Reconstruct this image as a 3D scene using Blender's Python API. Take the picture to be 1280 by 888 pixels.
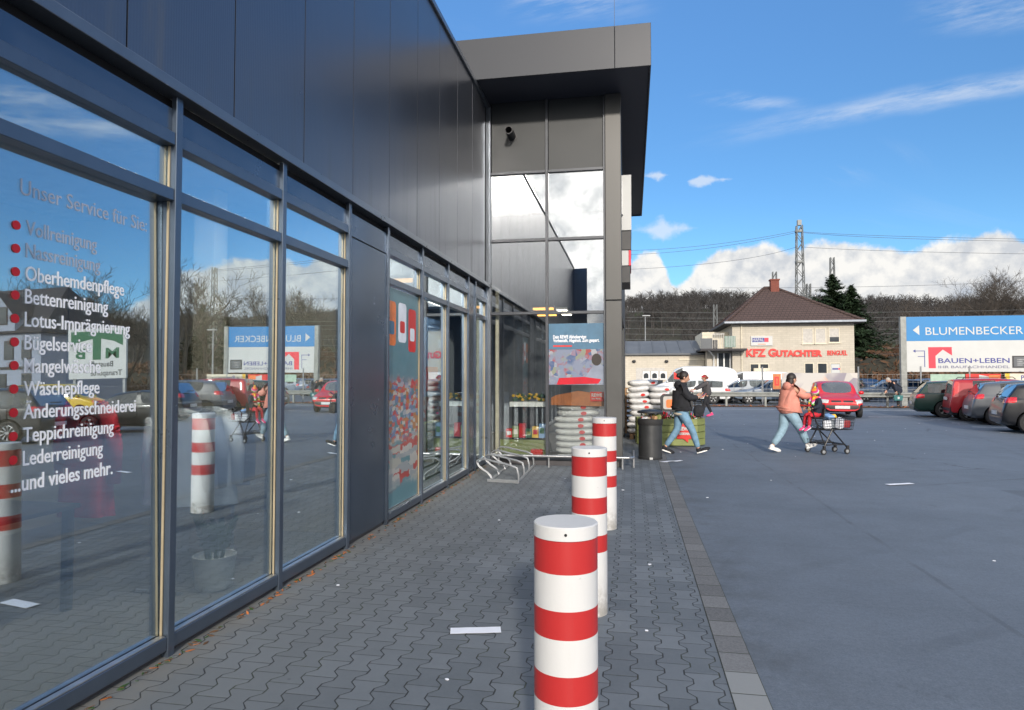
import bpy, bmesh, math, random
import numpy as np
from mathutils import Vector, Matrix

R = math.radians
PI = math.pi
sc = bpy.context.scene
for o in list(bpy.data.objects):
    bpy.data.objects.remove(o)
COL = sc.collection

# ------------------------------------------------------------------ camera
YAW = math.atan(150 / 820)
PITCH = math.atan(27 / 820)
EYE = Vector((0, 0, 1.6))
cd = bpy.data.cameras.new('camera')
cam = bpy.data.objects.new('camera', cd)
COL.objects.link(cam)
cd.sensor_width = 36
cd.lens = 36 * 820 / 1280
cd.clip_start = 0.05
cd.clip_end = 4000
cam.location = EYE
cam.rotation_euler = (PI / 2 + PITCH, 0, YAW)
sc.camera = cam

# ------------------------------------------------------------------ light
EXPOSURE = 0.88
SKY_STRENGTH = 0.14
SUN_EL, SUN_AZ = R(19), R(168)          # azimuth from +Y towards +X: behind the camera, a little right
SUN_DIR = Vector((math.sin(SUN_AZ) * math.cos(SUN_EL), math.cos(SUN_AZ) * math.cos(SUN_EL), math.sin(SUN_EL)))
sd = bpy.data.lights.new('sun', 'SUN')
sd.energy = 2.0
sd.angle = R(3)
sd.color = (1.0, 0.91, 0.80)
sun = bpy.data.objects.new('sun', sd)
COL.objects.link(sun)
sun.location = (10, -20, 30)
sun.rotation_euler = SUN_DIR.to_track_quat('Z', 'Y').to_euler()

vs = sc.view_settings
vs.view_transform = 'Standard'
vs.look = 'None'
vs.gamma = 1
vs.use_curve_mapping = False
vs.exposure = EXPOSURE


# ------------------------------------------------------------------ node helpers
class E:
    """a float socket with arithmetic that makes Math nodes"""
    nt = None

    def __init__(self, s):
        self.s = s

    @staticmethod
    def m(op, *a, clamp=False):
        n = E.nt.nodes.new('ShaderNodeMath')
        n.operation = op
        n.use_clamp = clamp
        for i, v in enumerate(a):
            if isinstance(v, E):
                E.nt.links.new(v.s, n.inputs[i])
            else:
                n.inputs[i].default_value = v
        return E(n.outputs[0])

    def __add__(s, o): return E.m('ADD', s, o)
    def __radd__(s, o): return E.m('ADD', o, s)
    def __sub__(s, o): return E.m('SUBTRACT', s, o)
    def __rsub__(s, o): return E.m('SUBTRACT', o, s)
    def __mul__(s, o): return E.m('MULTIPLY', s, o)
    def __rmul__(s, o): return E.m('MULTIPLY', o, s)
    def __truediv__(s, o): return E.m('DIVIDE', s, o)
    def __rtruediv__(s, o): return E.m('DIVIDE', o, s)
    def abs(s): return E.m('ABSOLUTE', s)
    def floor(s): return E.m('FLOOR', s)
    def fract(s): return E.m('FRACT', s)
    def clamp(s): return E.m('ADD', s, 0.0, clamp=True)

    def smooth(s, a, b, lo=0.0, hi=1.0):
        n = E.nt.nodes.new('ShaderNodeMapRange')
        n.interpolation_type = 'SMOOTHSTEP'
        E.nt.links.new(s.s, n.inputs[0])
        n.inputs[1].default_value = a
        n.inputs[2].default_value = b
        n.inputs[3].default_value = lo
        n.inputs[4].default_value = hi
        return E(n.outputs[0])


def sep(sock):
    n = E.nt.nodes.new('ShaderNodeSeparateXYZ')
    E.nt.links.new(sock, n.inputs[0])
    return [E(q) for q in n.outputs]


def comb(x, y, z):
    n = E.nt.nodes.new('ShaderNodeCombineXYZ')
    for i, v in enumerate((x, y, z)):
        if isinstance(v, E):
            E.nt.links.new(v.s, n.inputs[i])
        else:
            n.inputs[i].default_value = v
    return n.outputs[0]


def noise_tex(vec, scale, detail=3, rough=0.55, dist=0):
    n = E.nt.nodes.new('ShaderNodeTexNoise')
    n.inputs['Scale'].default_value = scale
    n.inputs['Detail'].default_value = detail
    n.inputs['Roughness'].default_value = rough
    n.inputs['Distortion'].default_value = dist
    if vec is not None:
        E.nt.links.new(vec, n.inputs['Vector'])
    return E(n.outputs[0])


def mixc(fac, a, b):
    n = E.nt.nodes.new('ShaderNodeMix')
    n.data_type = 'RGBA'
    for idx, v in ((0, fac), (6, a), (7, b)):
        if isinstance(v, E):
            E.nt.links.new(v.s, n.inputs[idx])
        elif isinstance(v, (tuple, list)):
            n.inputs[idx].default_value = (v[0], v[1], v[2], 1)
        elif isinstance(v, (int, float)):
            n.inputs[idx].default_value = v
        else:
            E.nt.links.new(v, n.inputs[idx])
    return n.outputs[2]


# ------------------------------------------------------------------ world: sky and clouds
wd = bpy.data.worlds.new('World')
sc.world = wd
wd.use_nodes = True
nt = E.nt = wd.node_tree
nt.nodes.clear()
out = nt.nodes.new('ShaderNodeOutputWorld')
bg = nt.nodes.new('ShaderNodeBackground')
nt.links.new(bg.outputs[0], out.inputs[0])
bg.inputs[1].default_value = SKY_STRENGTH
sky = nt.nodes.new('ShaderNodeTexSky')
sky.sky_type = 'NISHITA'
sky.sun_disc = False
sky.sun_elevation = SUN_EL
sky.sun_rotation = SUN_AZ
sky.altitude = 100
sky.air_density = 1.0
sky.dust_density = 0.0
sky.ozone_density = 2.2
tcw = nt.nodes.new('ShaderNodeTexCoord')
dirv = tcw.outputs['Generated']
wx, wy, wz = sep(dirv)
tint = nt.nodes.new('ShaderNodeMix')
tint.data_type = 'RGBA'
tint.blend_type = 'MULTIPLY'
tint.inputs[0].default_value = 1
nt.links.new(sky.outputs[0], tint.inputs[6])
nt.links.new(mixc(wz.smooth(0.22, 0.85), (0.31, 0.48, 0.61), (0.58, 0.84, 1.06)), tint.inputs[7])
# cumulus bank above the horizon: its skyline along the horizon, roughened by noise; taller behind the camera
ga = wx / (wy.abs() + 0.02)
gb = wz / (wy.abs() + 0.02)
n_lo = noise_tex(dirv, 3.1, 2, 0.5)
n_mid = noise_tex(dirv, 9.0, 9, 0.58)
n_sh = noise_tex(comb(wx + 0.012, wy, wz - 0.035), 9.0, 9, 0.58)
n_fi = noise_tex(dirv, 26.0, 8, 0.60)
n_fs = noise_tex(comb(wx + 0.004, wy, wz - 0.013), 26.0, 8, 0.60)
BANK = [(-0.10, .16), (-0.005, .168), (0.02, .187), (0.04, .180), (0.06, .138), (0.075, .142), (0.10, .165), (0.128, .182), (0.162, .197), (0.19, .200), (0.223, .191), (0.25, .199), (0.283, .197),
        (0.31, .186), (0.346, .180), (0.377, .178), (0.392, .185), (0.43, .198), (0.47, .211), (0.498, .211), (0.52, .201), (0.60, .205), (0.66, .195), (0.75, .178), (0.88, .125), (1.05, .09), (1.35, .12)]
rampn = nt.nodes.new('ShaderNodeValToRGB')
els = rampn.color_ramp.elements
while len(els) < len(BANK):
    els.new(0.5)
for i, (p_, v_) in enumerate(BANK):
    els[i].position = (p_ + 0.1) / 1.5
    els[i].color = (v_ * 2, v_ * 2, v_ * 2, 1)
nt.links.new(((ga + 0.1) / 1.5).s, rampn.inputs[0])
front = wy.smooth(0.05, 0.30)
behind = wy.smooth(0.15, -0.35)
sk = nt.nodes.new('ShaderNodeSeparateColor')
nt.links.new(rampn.outputs[0], sk.inputs[0])
top_f = E(sk.outputs[0]) * 0.5 * wy.abs()
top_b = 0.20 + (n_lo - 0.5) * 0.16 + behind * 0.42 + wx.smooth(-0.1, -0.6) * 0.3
top = top_f * front + top_b * (1.0 - front)
dens = (top - wz + (n_mid - 0.5) * (0.055 + behind * 0.85) + (n_fi - 0.5) * 0.034).smooth(0.0, 0.011)
puffy = ((n_mid - n_sh) * 3.2 + (n_fi - n_fs) * 2.6 + 0.50).clamp()
low = (wz + (n_mid - 0.5) * 0.16).smooth(0.045, 0.15)
K = 1 / (SKY_STRENGTH * 2 ** EXPOSURE)
light = (puffy * 0.80 + low * 0.55 - 0.24).clamp()
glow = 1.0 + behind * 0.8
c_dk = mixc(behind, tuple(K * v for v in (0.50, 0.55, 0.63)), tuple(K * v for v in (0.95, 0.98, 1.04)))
c_lt = mixc(behind, tuple(K * v for v in (0.98, 0.965, 0.93)), tuple(K * v for v in (2.4, 2.3, 2.15)))  # clouds behind the camera made extra bright for more fill light
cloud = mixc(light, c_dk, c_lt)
over = wz.smooth(0.62, 0.82) * n_lo.smooth(0.36, 0.52)  # unseen overhead cloud, added to lift the fill light from above
# thin cirrus streaks high up
inv = 1.0 / (wz + 0.12)
pa = wx * inv
pb = wy * inv
st = comb(pa * 0.55 + pb * 0.75, pb * 3.4 - pa * 2.6, 0.7)
cir = noise_tex(st, 0.8, 8, 0.62, 0.6)
patch = noise_tex(comb(pa, pb, 3.3), 0.75, 2)
cirm = cir.smooth(0.52, 0.78) * patch.smooth(0.50, 0.66) * wz.smooth(0.16, 0.30)
# the one long streak right of the canopy and a patch above it (in the direction plane y = 1)
wob = noise_tex(dirv, 5, 4)
line = gb - (ga * 0.112 + 0.336) + (wob - 0.5) * 0.05
fine = noise_tex(comb(ga * 3 + gb * 4, gb * 20 - ga * 3.4, 0.2), 2.2, 9, 0.66)
streak = line.abs().smooth(0.026, 0.0) * ga.smooth(0.03, 0.40) * fine.smooth(0.34, 0.70) * front
p2 = (gb - 0.50 + (wob - 0.5) * 0.08).abs().smooth(0.045, 0.0) * ga.smooth(0.36, 0.46) * fine.smooth(0.36, 0.72) * front
p3 = (gb - 0.585 + (wob - 0.5) * 0.10).abs().smooth(0.06, 0.0) * (ga + 0.08).abs().smooth(0.14, 0.02) * fine.smooth(0.36, 0.70) * front
p4 = (gb - 0.425 + ga * 0.15 + (wob - 0.5) * 0.05).abs().smooth(0.018, 0.0) * (ga - 0.17).abs().smooth(0.10, 0.02) * fine.smooth(0.42, 0.7) * front
nw = (n_fi - 0.5) * 0.09
sm = ((gb - 0.296).abs() * 3 + (ga - 0.039).abs() + nw).smooth(0.030, 0.010) + ((gb - 0.285).abs() * 3 + (ga - 0.100).abs() + nw).smooth(0.034, 0.012) + ((gb - 0.216).abs() * 2 + (ga - 0.046).abs() + nw).smooth(0.050, 0.02)
cirall = (cirm * 0.4 + streak * 0.50 + p2 * 0.42 + p3 * 0.5 + p4 * 0.3 + sm * front * 0.6).clamp()
c1 = mixc(cirall, tint.outputs[2], tuple(K * v for v in (0.86, 0.90, 0.95)))
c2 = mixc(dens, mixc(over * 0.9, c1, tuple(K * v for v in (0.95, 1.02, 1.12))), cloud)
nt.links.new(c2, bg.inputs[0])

# ------------------------------------------------------------------ picture <-> place (used once, to survey the ground)
MC = Matrix.Rotation(YAW, 3, 'Z') @ Matrix.Rotation(PI / 2 + PITCH, 3, 'X')


def ray(px, py):
    return MC @ Vector(((px - 640) / 820, (444 - py) / 820, -1))


def gr(px, py, z=0.0):
    d = ray(px, py)
    return EYE + d * ((z - EYE.z) / d.z)


def atY(px, py, Y):
    d = ray(px, py)
    return EYE + d * (Y / d.y)


def atX(px, py, X):
    d = ray(px, py)
    return EYE + d * (X / d.x)


# ------------------------------------------------------------------ materials
MATS = {}


def newmat(name):
    m = bpy.data.materials.new(name)
    m.use_nodes = True
    E.nt = m.node_tree
    m.node_tree.nodes.clear()
    o = m.node_tree.nodes.new('ShaderNodeOutputMaterial')
    MATS[name] = m
    return m, o


def objco():
    return E.nt.nodes.new('ShaderNodeTexCoord').outputs['Object']


def bumpn(h, strength, dist=0.01, base=None):
    n = E.nt.nodes.new('ShaderNodeBump')
    n.inputs['Strength'].default_value = strength
    n.inputs['Distance'].default_value = dist
    E.nt.links.new(h.s, n.inputs['Height'])
    if base is not None:
        E.nt.links.new(base, n.inputs['Normal'])
    return n.outputs[0]


def principled(o, col, rough, metal=0.0, spec=0.5, coat=0.0, normal=None):
    p = E.nt.nodes.new('ShaderNodeBsdfPrincipled')
    for key, v in (('Base Color', col), ('Roughness', rough), ('Metallic', metal), ('Specular IOR Level', spec), ('Coat Weight', coat)):
        i = p.inputs[key]
        if isinstance(v, E):
            E.nt.links.new(v.s, i)
        elif isinstance(v, (int, float)):
            i.default_value = v
        elif isinstance(v, (tuple, list)):
            i.default_value = (v[0], v[1], v[2], 1)
        else:
            E.nt.links.new(v, i)
    p.inputs['Coat Roughness'].default_value = 0.06
    if normal is not None:
        E.nt.links.new(normal, p.inputs['Normal'])
    if o is not None:
        E.nt.links.new(p.outputs[0], o.inputs[0])
    return p


def pbr(name, col, rough=0.6, metal=0.0, var=0.14, scale=6, bump=0.0, bscale=60, spec=0.5, coat=0.0, rvar=0.08):
    m, o = newmat(name)
    co = objco()
    n = noise_tex(co, scale, 5, 0.6)
    c = mixc(n.smooth(0.25, 0.75), tuple(v * (1 - var) for v in col), tuple(min(1, v * (1 + var)) for v in col))
    nr = None
    if bump:
        nr = bumpn(noise_tex(co, bscale, 3), bump)
    principled(o, c, (n - 0.5) * rvar * 2 + rough, metal, spec, coat, nr)
    return m


def emis(name, col, strength):
    m, o = newmat(name)
    e = E.nt.nodes.new('ShaderNodeEmission')
    e.inputs[0].default_value = (*col, 1)
    e.inputs[1].default_value = strength
    E.nt.links.new(e.outputs[0], o.inputs[0])
    return m


def glass(name, tintc, f0, f90, wav=0.0, rough=0.0, tone=(0.93, 0.96, 1.0)):
    """coated glazing: partly mirror, partly see-through"""
    m, o = newmat(name)
    lw = E.nt.nodes.new('ShaderNodeLayerWeight')
    lw.inputs[0].default_value = 0.5
    fac = E(lw.outputs['Facing']).smooth(0.0, 1.0, f0, f90)
    tr = E.nt.nodes.new('ShaderNodeBsdfTransparent')
    tr.inputs[0].default_value = (*tintc, 1)
    gl = E.nt.nodes.new('ShaderNodeBsdfGlossy')
    gl.inputs['Color'].default_value = (*tone, 1)
    gl.inputs['Roughness'].default_value = rough
    if wav:
        E.nt.links.new(bumpn(noise_tex(objco(), 1.3, 1), wav, 0.05), gl.inputs['Normal'])
    mx = E.nt.nodes.new('ShaderNodeMixShader')
    E.nt.links.new(fac.s, mx.inputs[0])
    E.nt.links.new(tr.outputs[0], mx.inputs[1])
    E.nt.links.new(gl.outputs[0], mx.inputs[2])
    E.nt.links.new(mx.outputs[0], o.inputs[0])
    return m


# --- big surfaces
def mat_asphalt():
    m, o = newmat('asphalt')
    co = objco()
    big = noise_tex(co, 0.35, 5, 0.6)
    mid = noise_tex(co, 2.3, 6, 0.65)
    fin = noise_tex(co, 90, 3, 0.7)
    x, y, z = sep(co)
    grit = noise_tex(co, 26, 5, 0.8)
    lanes = noise_tex(comb(x * 0.55, y * 0.10, 0.0), 1.6, 4)
    blot = noise_tex(co, 0.9, 7, 0.7, 0.5).smooth(0.64, 0.70)
    band = noise_tex(comb(x * 0.12, y * 0.9, 1.7), 0.55, 5, 0.6)
    f = (big * 0.55 + mid * 0.30 + fin * 1.1 + grit * 1.0 + lanes * 0.3 + band * 0.4 - 1.3).clamp()
    c = mixc(f, (0.070, 0.085, 0.105), (0.176, 0.204, 0.243))
    c = mixc(blot * 0.5, c, (0.058, 0.064, 0.074))
    stain = noise_tex(comb(x * 0.8, y * 0.35, 4.0), 1.1, 8, 0.75, 1.2).smooth(0.66, 0.72)
    c = mixc(stain * 0.6, c, (0.050, 0.054, 0.062))
    # hairline cracks and a long tar seam
    vo = E.nt.nodes.new('ShaderNodeTexVoronoi')
    vo.feature = 'DISTANCE_TO_EDGE'
    vo.inputs['Scale'].default_value = 0.22
    wv = noise_tex(co, 1.2, 5, 0.7)
    E.nt.links.new(comb(x + wv * 0.9, y + wv * 0.7, 0.0), vo.inputs['Vector'])
    crack = E(vo.outputs['Distance']).smooth(0.0035, 0.0012) * noise_tex(co, 0.25, 2).smooth(0.52, 0.6)
    c = mixc(crack * 0.6, c, (0.04, 0.042, 0.048))
    seam = (x - 2.35 + (noise_tex(comb(0.0, y, 0.0), 0.6, 3) - 0.5) * 0.12).abs().smooth(0.03, 0.012) * noise_tex(co, 1.3, 4).smooth(0.40, 0.55)
    c = mixc(seam * 0.35, c, (0.055, 0.058, 0.066))
    for (cx_, cy_, r_, w_) in ((14.0, 3.0, 9.2, .10), (14.0, 3.0, 10.7, .10), (-9.0, 20.0, 17.5, .09), (-9.0, 20.0, 19.0, .09)):
        dx_, dy_ = x - cx_, y - cy_
        dist = (E.m('SQRT', dx_ * dx_ + dy_ * dy_) - r_ + (wv - 0.5) * 0.10).abs()
        tyre = dist.smooth(w_, w_ * 0.4) * noise_tex(co, 0.7, 5, 0.7).smooth(0.45, 0.7)
        c = mixc(tyre * 0.30, c, (0.045, 0.050, 0.058))
    patchm = E.m('MULTIPLY', (x - 6.4).abs().smooth(1.32, 1.28), (y - 9.6).abs().smooth(0.82, 0.79))
    c = mixc(patchm * 0.35, c, (0.060, 0.068, 0.080))
    edge = x.smooth(1.25, 0.66) * noise_tex(co, 2.2, 6, 0.7).smooth(0.38, 0.66)
    c = mixc(edge * 0.55, c, (0.060, 0.064, 0.066))
    sp = E.nt.nodes.new('ShaderNodeTexVoronoi')
    sp.inputs['Scale'].default_value = 2.2
    E.nt.links.new(co, sp.inputs['Vector'])
    dots = E(sp.outputs['Distance']).smooth(0.030, 0.018) * noise_tex(co, 0.8, 2).smooth(0.50, 0.56)
    c = mixc(dots * 0.7, c, (0.42, 0.45, 0.50))
    principled(o, c, 0.82 - mid * 0.25, 0, 0.4, 0, bumpn(fin + mid * 0.5, 0.35, 0.006))
    return m


def mat_pavers():
    m, o = newmat('pavers')
    co = objco()
    x, y, z = sep(co)
    P, L, A = 0.143, 0.2, 0.020
    r = E.m('ROUND', x / P)
    par = E.m('MODULO', r.abs(), 2.0)
    ph = (y / L + par * 0.5).fract()
    tri = (ph - 0.5).abs() * 4.0 - 1.0                    # -1..1
    trap = E.m('MAXIMUM', E.m('MINIMUM', tri * 2.2, 1.0), -1.0)
    off = x - r * P - trap * A
    dx = off.abs()
    col = r - E.m('LESS_THAN', off, 0.0)
    cpar = E.m('MODULO', col.abs(), 2.0)
    yy = y / L + cpar * 0.5 + 0.5
    row = yy.floor()
    fy = yy.fract()
    dy = (0.5 - (fy - 0.5).abs()) * L
    wobble = (noise_tex(co, 14, 2) - 0.5) * 0.004
    d = E.m('MINIMUM', dx, dy + 0.0012) + wobble
    stone = d.smooth(0.0015, 0.0055)
    wn = E.nt.nodes.new('ShaderNodeTexWhiteNoise')
    E.nt.links.new(comb(col, row, 0.0), wn.inputs['Vector'])
    rnd = E(wn.outputs['Value'])
    big = noise_tex(co, 0.7, 5, 0.6)
    fin = noise_tex(co, 55, 4, 0.7)
    mid2 = noise_tex(co, 5.0, 6, 0.7)
    f = (rnd * 0.50 + big * 0.65 + fin * 0.35 + mid2 * 0.45 - 0.50).clamp()
    c = mixc(f, (0.092, 0.106, 0.120), (0.182, 0.202, 0.221))
    warm = x.smooth(-0.8, -2.3) * 0.5
    c = mixc(warm, c, (0.158, 0.164, 0.160))
    blot = noise_tex(co, 1.7, 6, 0.7, 0.8).smooth(0.67, 0.75)
    c = mixc(blot * 0.5, c, (0.05, 0.05, 0.055))
    gum = E.nt.nodes.new('ShaderNodeTexVoronoi')
    gum.inputs['Scale'].default_value = 3.4
    E.nt.links.new(co, gum.inputs['Vector'])
    gm = E(gum.outputs['Distance']).smooth(0.085, 0.06) * noise_tex(co, 1.9, 2).smooth(0.55, 0.6)
    c = mixc(gm * 0.55, c, (0.048, 0.050, 0.054))
    sand = x.smooth(-2.25, -2.58) * noise_tex(co, 4.0, 6, 0.7).smooth(0.3, 0.6)
    c = mixc(sand * 0.6, c, (0.20, 0.185, 0.155))
    moss = mixc(noise_tex(co, 3.0, 3).smooth(0.45, 0.65), (0.030, 0.031, 0.032), (0.040, 0.046, 0.026))
    c = mixc(stone, moss, c)
    principled(o, c, 0.8 - big * 0.2, 0, 0.4, 0, bumpn(stone * 1.0 + fin * 0.16 + rnd * 0.35 + mid2 * 0.3, 0.6, 0.006))
    return m


def mat_kerb():
    m, o = newmat('kerb_stone')
    co = objco()
    x, y, z = sep(co)
    yy = y / 0.25 + noise_tex(comb(0.0, y, 0.0), 0.5, 0) * 0.0
    row = yy.floor()
    d = (0.5 - (yy.fract() - 0.5).abs()) * 0.25
    dxe = E.m('MINIMUM', (x - 0.478).abs(), (x - 0.655).abs())
    stone = E.m('MINIMUM', d, dxe).smooth(0.001, 0.006)
    wn = E.nt.nodes.new('ShaderNodeTexWhiteNoise')
    wn.noise_dimensions = '1D'
    E.nt.links.new(row.s, wn.inputs['W'])
    rnd = E(wn.outputs['Value'])
    spk = noise_tex(co, 70, 4, 0.75)
    newer = y.smooth(3.77, 3.74)
    c = mixc((spk * 1.3 - 0.35 + rnd * 0.35).clamp(), (0.078, 0.080, 0.084), (0.235, 0.238, 0.242))
    c = mixc(newer * 0.85, c, (0.27, 0.28, 0.28))
    c = mixc(stone, (0.035, 0.040, 0.024), c)
    principled(o, c, 0.85, 0, 0.35, 0, bumpn(stone + spk * 0.3, 0.5, 0.006))
    return m


def mat_cladding(name, dark, lite, rough):
    m, o = newmat(name)
    co = objco()
    x, y, z = sep(co)
    rib = E.m('SINE', (x + y) * (2 * PI / 0.022))
    n = noise_tex(co, 1.1, 4)
    c = mixc(n, dark, lite)
    dirt = noise_tex(comb(x * 6, y * 6, z * 0.35), 1.0, 6, 0.7).smooth(0.48, 0.8) * z.smooth(4.6, 3.3)
    c = mixc(dirt * 0.35, c, (0.22, 0.21, 0.20))
    principled(o, c, dirt * 0.25 + (n - 0.5) * 0.12 + rough, 0.80, 0.6, 0.0, bumpn(noise_tex(comb(x, y * 1.1, z * 0.45), 0.9, 2), 0.16, 0.03, bumpn(rib * 0.5 + n * 0.2, 0.10, 0.004)))
    return m


def mat_roof():
    m, o = newmat('roof_tiles')
    co = objco()
    b = E.nt.nodes.new('ShaderNodeTexBrick')
    E.nt.links.new(co, b.inputs['Vector'])
    x, y, z = sep(co)
    row = (z / 0.20).fract()
    colw = (x / 0.3 + (z / 0.20).floor() * 0.5).fract()
    n = noise_tex(co, 2.0, 5)
    n2 = noise_tex(co, 8.0, 3)
    e = E.m('MINIMUM', (row - 0.5).abs() * -1 + 0.5, ((colw - 0.5).abs() * -1 + 0.5) * 1.5).smooth(0.02, 0.13)
    c = mixc((n * 0.7 + n2 * 0.4).clamp(), (0.045, 0.030, 0.028), (0.105, 0.070, 0.062))
    c = mixc(e, (0.022, 0.017, 0.017), c)
    principled(o, c, 0.8, 0, 0.3, 0, bumpn(row, 0.6, 0.03))
    return m


def mat_brickwall(name, a, b_, mortar):
    m, o = newmat(name)
    co = objco()
    x, y, z = sep(co)
    b = E.nt.nodes.new('ShaderNodeTexBrick')
    E.nt.links.new(comb(x + y, z, 0.0), b.inputs['Vector'])
    b.inputs['Scale'].default_value = 1.0
    b.inputs['Brick Width'].default_value = 0.42
    b.inputs['Row Height'].default_value = 0.16
    b.inputs['Mortar Size'].default_value = 0.012
    b.inputs['Color1'].default_value = (*a, 1)
    b.inputs['Color2'].default_value = (*b_, 1)
    b.inputs['Mortar'].default_value = (*mortar, 1)
    n = noise_tex(comb(x * 3, y * 3, z * 0.5), 1.2, 5)
    c = mixc(n.smooth(0.45, 0.85) * 0.35, b.outputs[0], tuple(v * 0.72 for v in a))
    principled(o, c, 0.85, 0, 0.3)
    return m


def mat_picture(name, cols, scale, back):
    """busy printed picture: coloured cells"""
    m, o = newmat(name)
    co = objco()
    v = E.nt.nodes.new('ShaderNodeTexVoronoi')
    v.inputs['Scale'].default_value = scale
    E.nt.links.new(co, v.inputs['Vector'])
    cr = E.nt.nodes.new('ShaderNodeValToRGB')
    cr.color_ramp.interpolation = 'CONSTANT'
    els = cr.color_ramp.elements
    while len(els) < len(cols):
        els.new(0.5)
    for i, c in enumerate(cols):
        els[i].position = i / len(cols)
        els[i].color = (*c, 1)
    s = E.nt.nodes.new('ShaderNodeSeparateColor')
    E.nt.links.new(v.outputs['Color'], s.inputs[0])
    E.nt.links.new(s.outputs[0], cr.inputs[0])
    n = noise_tex(co, scale * 0.35, 3)
    c = mixc(n.smooth(0.4, 0.6), back, cr.outputs[0])
    principled(o, c, 0.5)
    return m


def mat_terrain():
    m, o = newmat('hill_ground')
    co = objco()
    n = noise_tex(co, 0.012, 6, 0.6)
    n2 = noise_tex(co, 0.08, 5, 0.6)
    x, y, z = sep(co)
    c = mixc((n * 0.8 + n2 * 0.4 - 0.1).clamp(), (0.034, 0.032, 0.026), (0.072, 0.066, 0.048))
    green = noise_tex(comb(x * 0.3, y, z), 0.014, 3).smooth(0.5, 0.62) * z.smooth(3, 9)
    c = mixc(green * 0.6, c, (0.070, 0.085, 0.040))
    principled(o, c, 0.95, 0, 0.1)
    return m


def mat_rough(name, a, b, s1, s2, rough=0.9):
    m, o = newmat(name)
    co = objco()
    f = (noise_tex(co, s1, 5) * 0.7 + noise_tex(co, s2, 4) * 0.6 - 0.15).clamp()
    principled(o, mixc(f, a, b), rough, 0, 0.25, 0, bumpn(noise_tex(co, s2, 4), 0.4, 0.02))
    return m


mat_asphalt(); mat_pavers(); mat_kerb(); mat_roof(); mat_terrain()
mat_cladding('cladding', (0.140, 0.150, 0.178), (0.170, 0.180, 0.208), 0.30)
pbr('tower_panel', (0.026, 0.030, 0.033), 0.5, 0.1, 0.06, 0.8)
mat_brickwall('pale_brick', (0.45, 0.415, 0.35), (0.50, 0.46, 0.39), (0.40, 0.37, 0.315))
mat_brickwall('garage_brick', (0.50, 0.46, 0.38), (0.55, 0.50, 0.42), (0.43, 0.39, 0.33))
mat_picture('picture_shopping', [(0.05, 0.35, 0.38), (0.55, 0.06, 0.05), (0.7, 0.7, 0.66), (0.10, 0.16, 0.38), (0.75, 0.35, 0.08), (0.3, 0.42, 0.5)], 7, (0.16, 0.38, 0.42))
mat_picture('picture_people', [(0.30, 0.31, 0.34), (0.05, 0.09, 0.20), (0.22, 0.14, 0.20), (0.14, 0.19, 0.29), (0.28, 0.04, 0.04), (0.20, 0.22, 0.16)], 13, (0.17, 0.20, 0.28))
mat_picture('graffiti', [(0.42, 0.40, 0.38), (0.50, 0.22, 0.12), (0.22, 0.20, 0.24), (0.48, 0.45, 0.42), (0.35, 0.33, 0.34)], 1.3, (0.45, 0.43, 0.41))
mat_rough('dirt', (0.05, 0.045, 0.035), (0.13, 0.11, 0.08), 0.4, 6)
mat_rough('leaf_litter', (0.06, 0.035, 0.02), (0.20, 0.11, 0.06), 3, 30)
mat_rough('bark', (0.050, 0.042, 0.036), (0.115, 0.098, 0.080), 1.2, 8)
mat_rough('twig', (0.048, 0.042, 0.037), (0.104, 0.090, 0.078), 0.6, 3)
mat_rough('wood_far', (0.040, 0.038, 0.038), (0.084, 0.078, 0.074), 0.02, 0.4)
mat_rough('scrub', (0.070, 0.038, 0.024), (0.150, 0.085, 0.050), 0.2, 2)
mat_rough('conifer', (0.014, 0.030, 0.016), (0.040, 0.070, 0.030), 0.5, 4)
mat_rough('leaf', (0.025, 0.06, 0.02), (0.06, 0.12, 0.035), 4, 20, 0.5)
pbr('frame_metal', (0.120, 0.150, 0.195), 0.30, 0.7, 0.08, 3)
pbr('trim_metal', (0.17, 0.19, 0.22), 0.30, 0.7, 0.08, 3)
pbr('gap_black', (0.004, 0.004, 0.006), 0.8)
pbr('fascia_metal', (0.120, 0.150, 0.195), 0.25, 0.8, 0.08, 2)
pbr('canopy_metal', (0.032, 0.035, 0.042), 0.45, 0.25, 0.05, 0.6)
pbr('soffit', (0.034, 0.038, 0.054), 0.6, 0.1, 0.1, 0.6)
pbr('post_metal', (0.066, 0.066, 0.064), 0.42, 0.2, 0.1, 1.5)
pbr('sunlit_cream', (0.40, 0.33, 0.22), 0.35, 0.3, 0.12, 4)  # cream tone stands for sunlight on the mullion sides
pbr('plinth', (0.055, 0.052, 0.055), 0.7, 0, 0.2, 3, 0.2)
pbr('steel', (0.50, 0.50, 0.50), 0.32, 0.85, 0.15, 9)
pbr('galvanised', (0.29, 0.30, 0.31), 0.48, 0.6, 0.18, 6)


def mat_bollard(name, col, rough):
    m, o = newmat(name)
    co = objco()
    x, y, z = sep(co)
    n = noise_tex(co, 5, 5)
    streaks = noise_tex(comb(x * 22, y * 22, z * 1.4), 1.0, 6, 0.7).smooth(0.52, 0.80)
    foot = z.smooth(0.30, 0.0) * noise_tex(co, 14, 6, 0.7).smooth(0.30, 0.62)
    scuff = noise_tex(comb(x * 9, y * 9, z * 30), 1.0, 4, 0.6).smooth(0.70, 0.74)
    c = mixc(n, tuple(v * 0.95 for v in col), col)
    c = mixc(streaks * 0.16, c, tuple(v * 0.62 for v in col))
    c = mixc(foot * 0.65, c, (0.17, 0.15, 0.12))
    c = mixc(scuff * 0.35, c, (0.30, 0.28, 0.27))
    principled(o, c, streaks * 0.2 + rough, 0, 0.5, 0.0, bumpn(noise_tex(co, 90, 3), 0.04))


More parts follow.
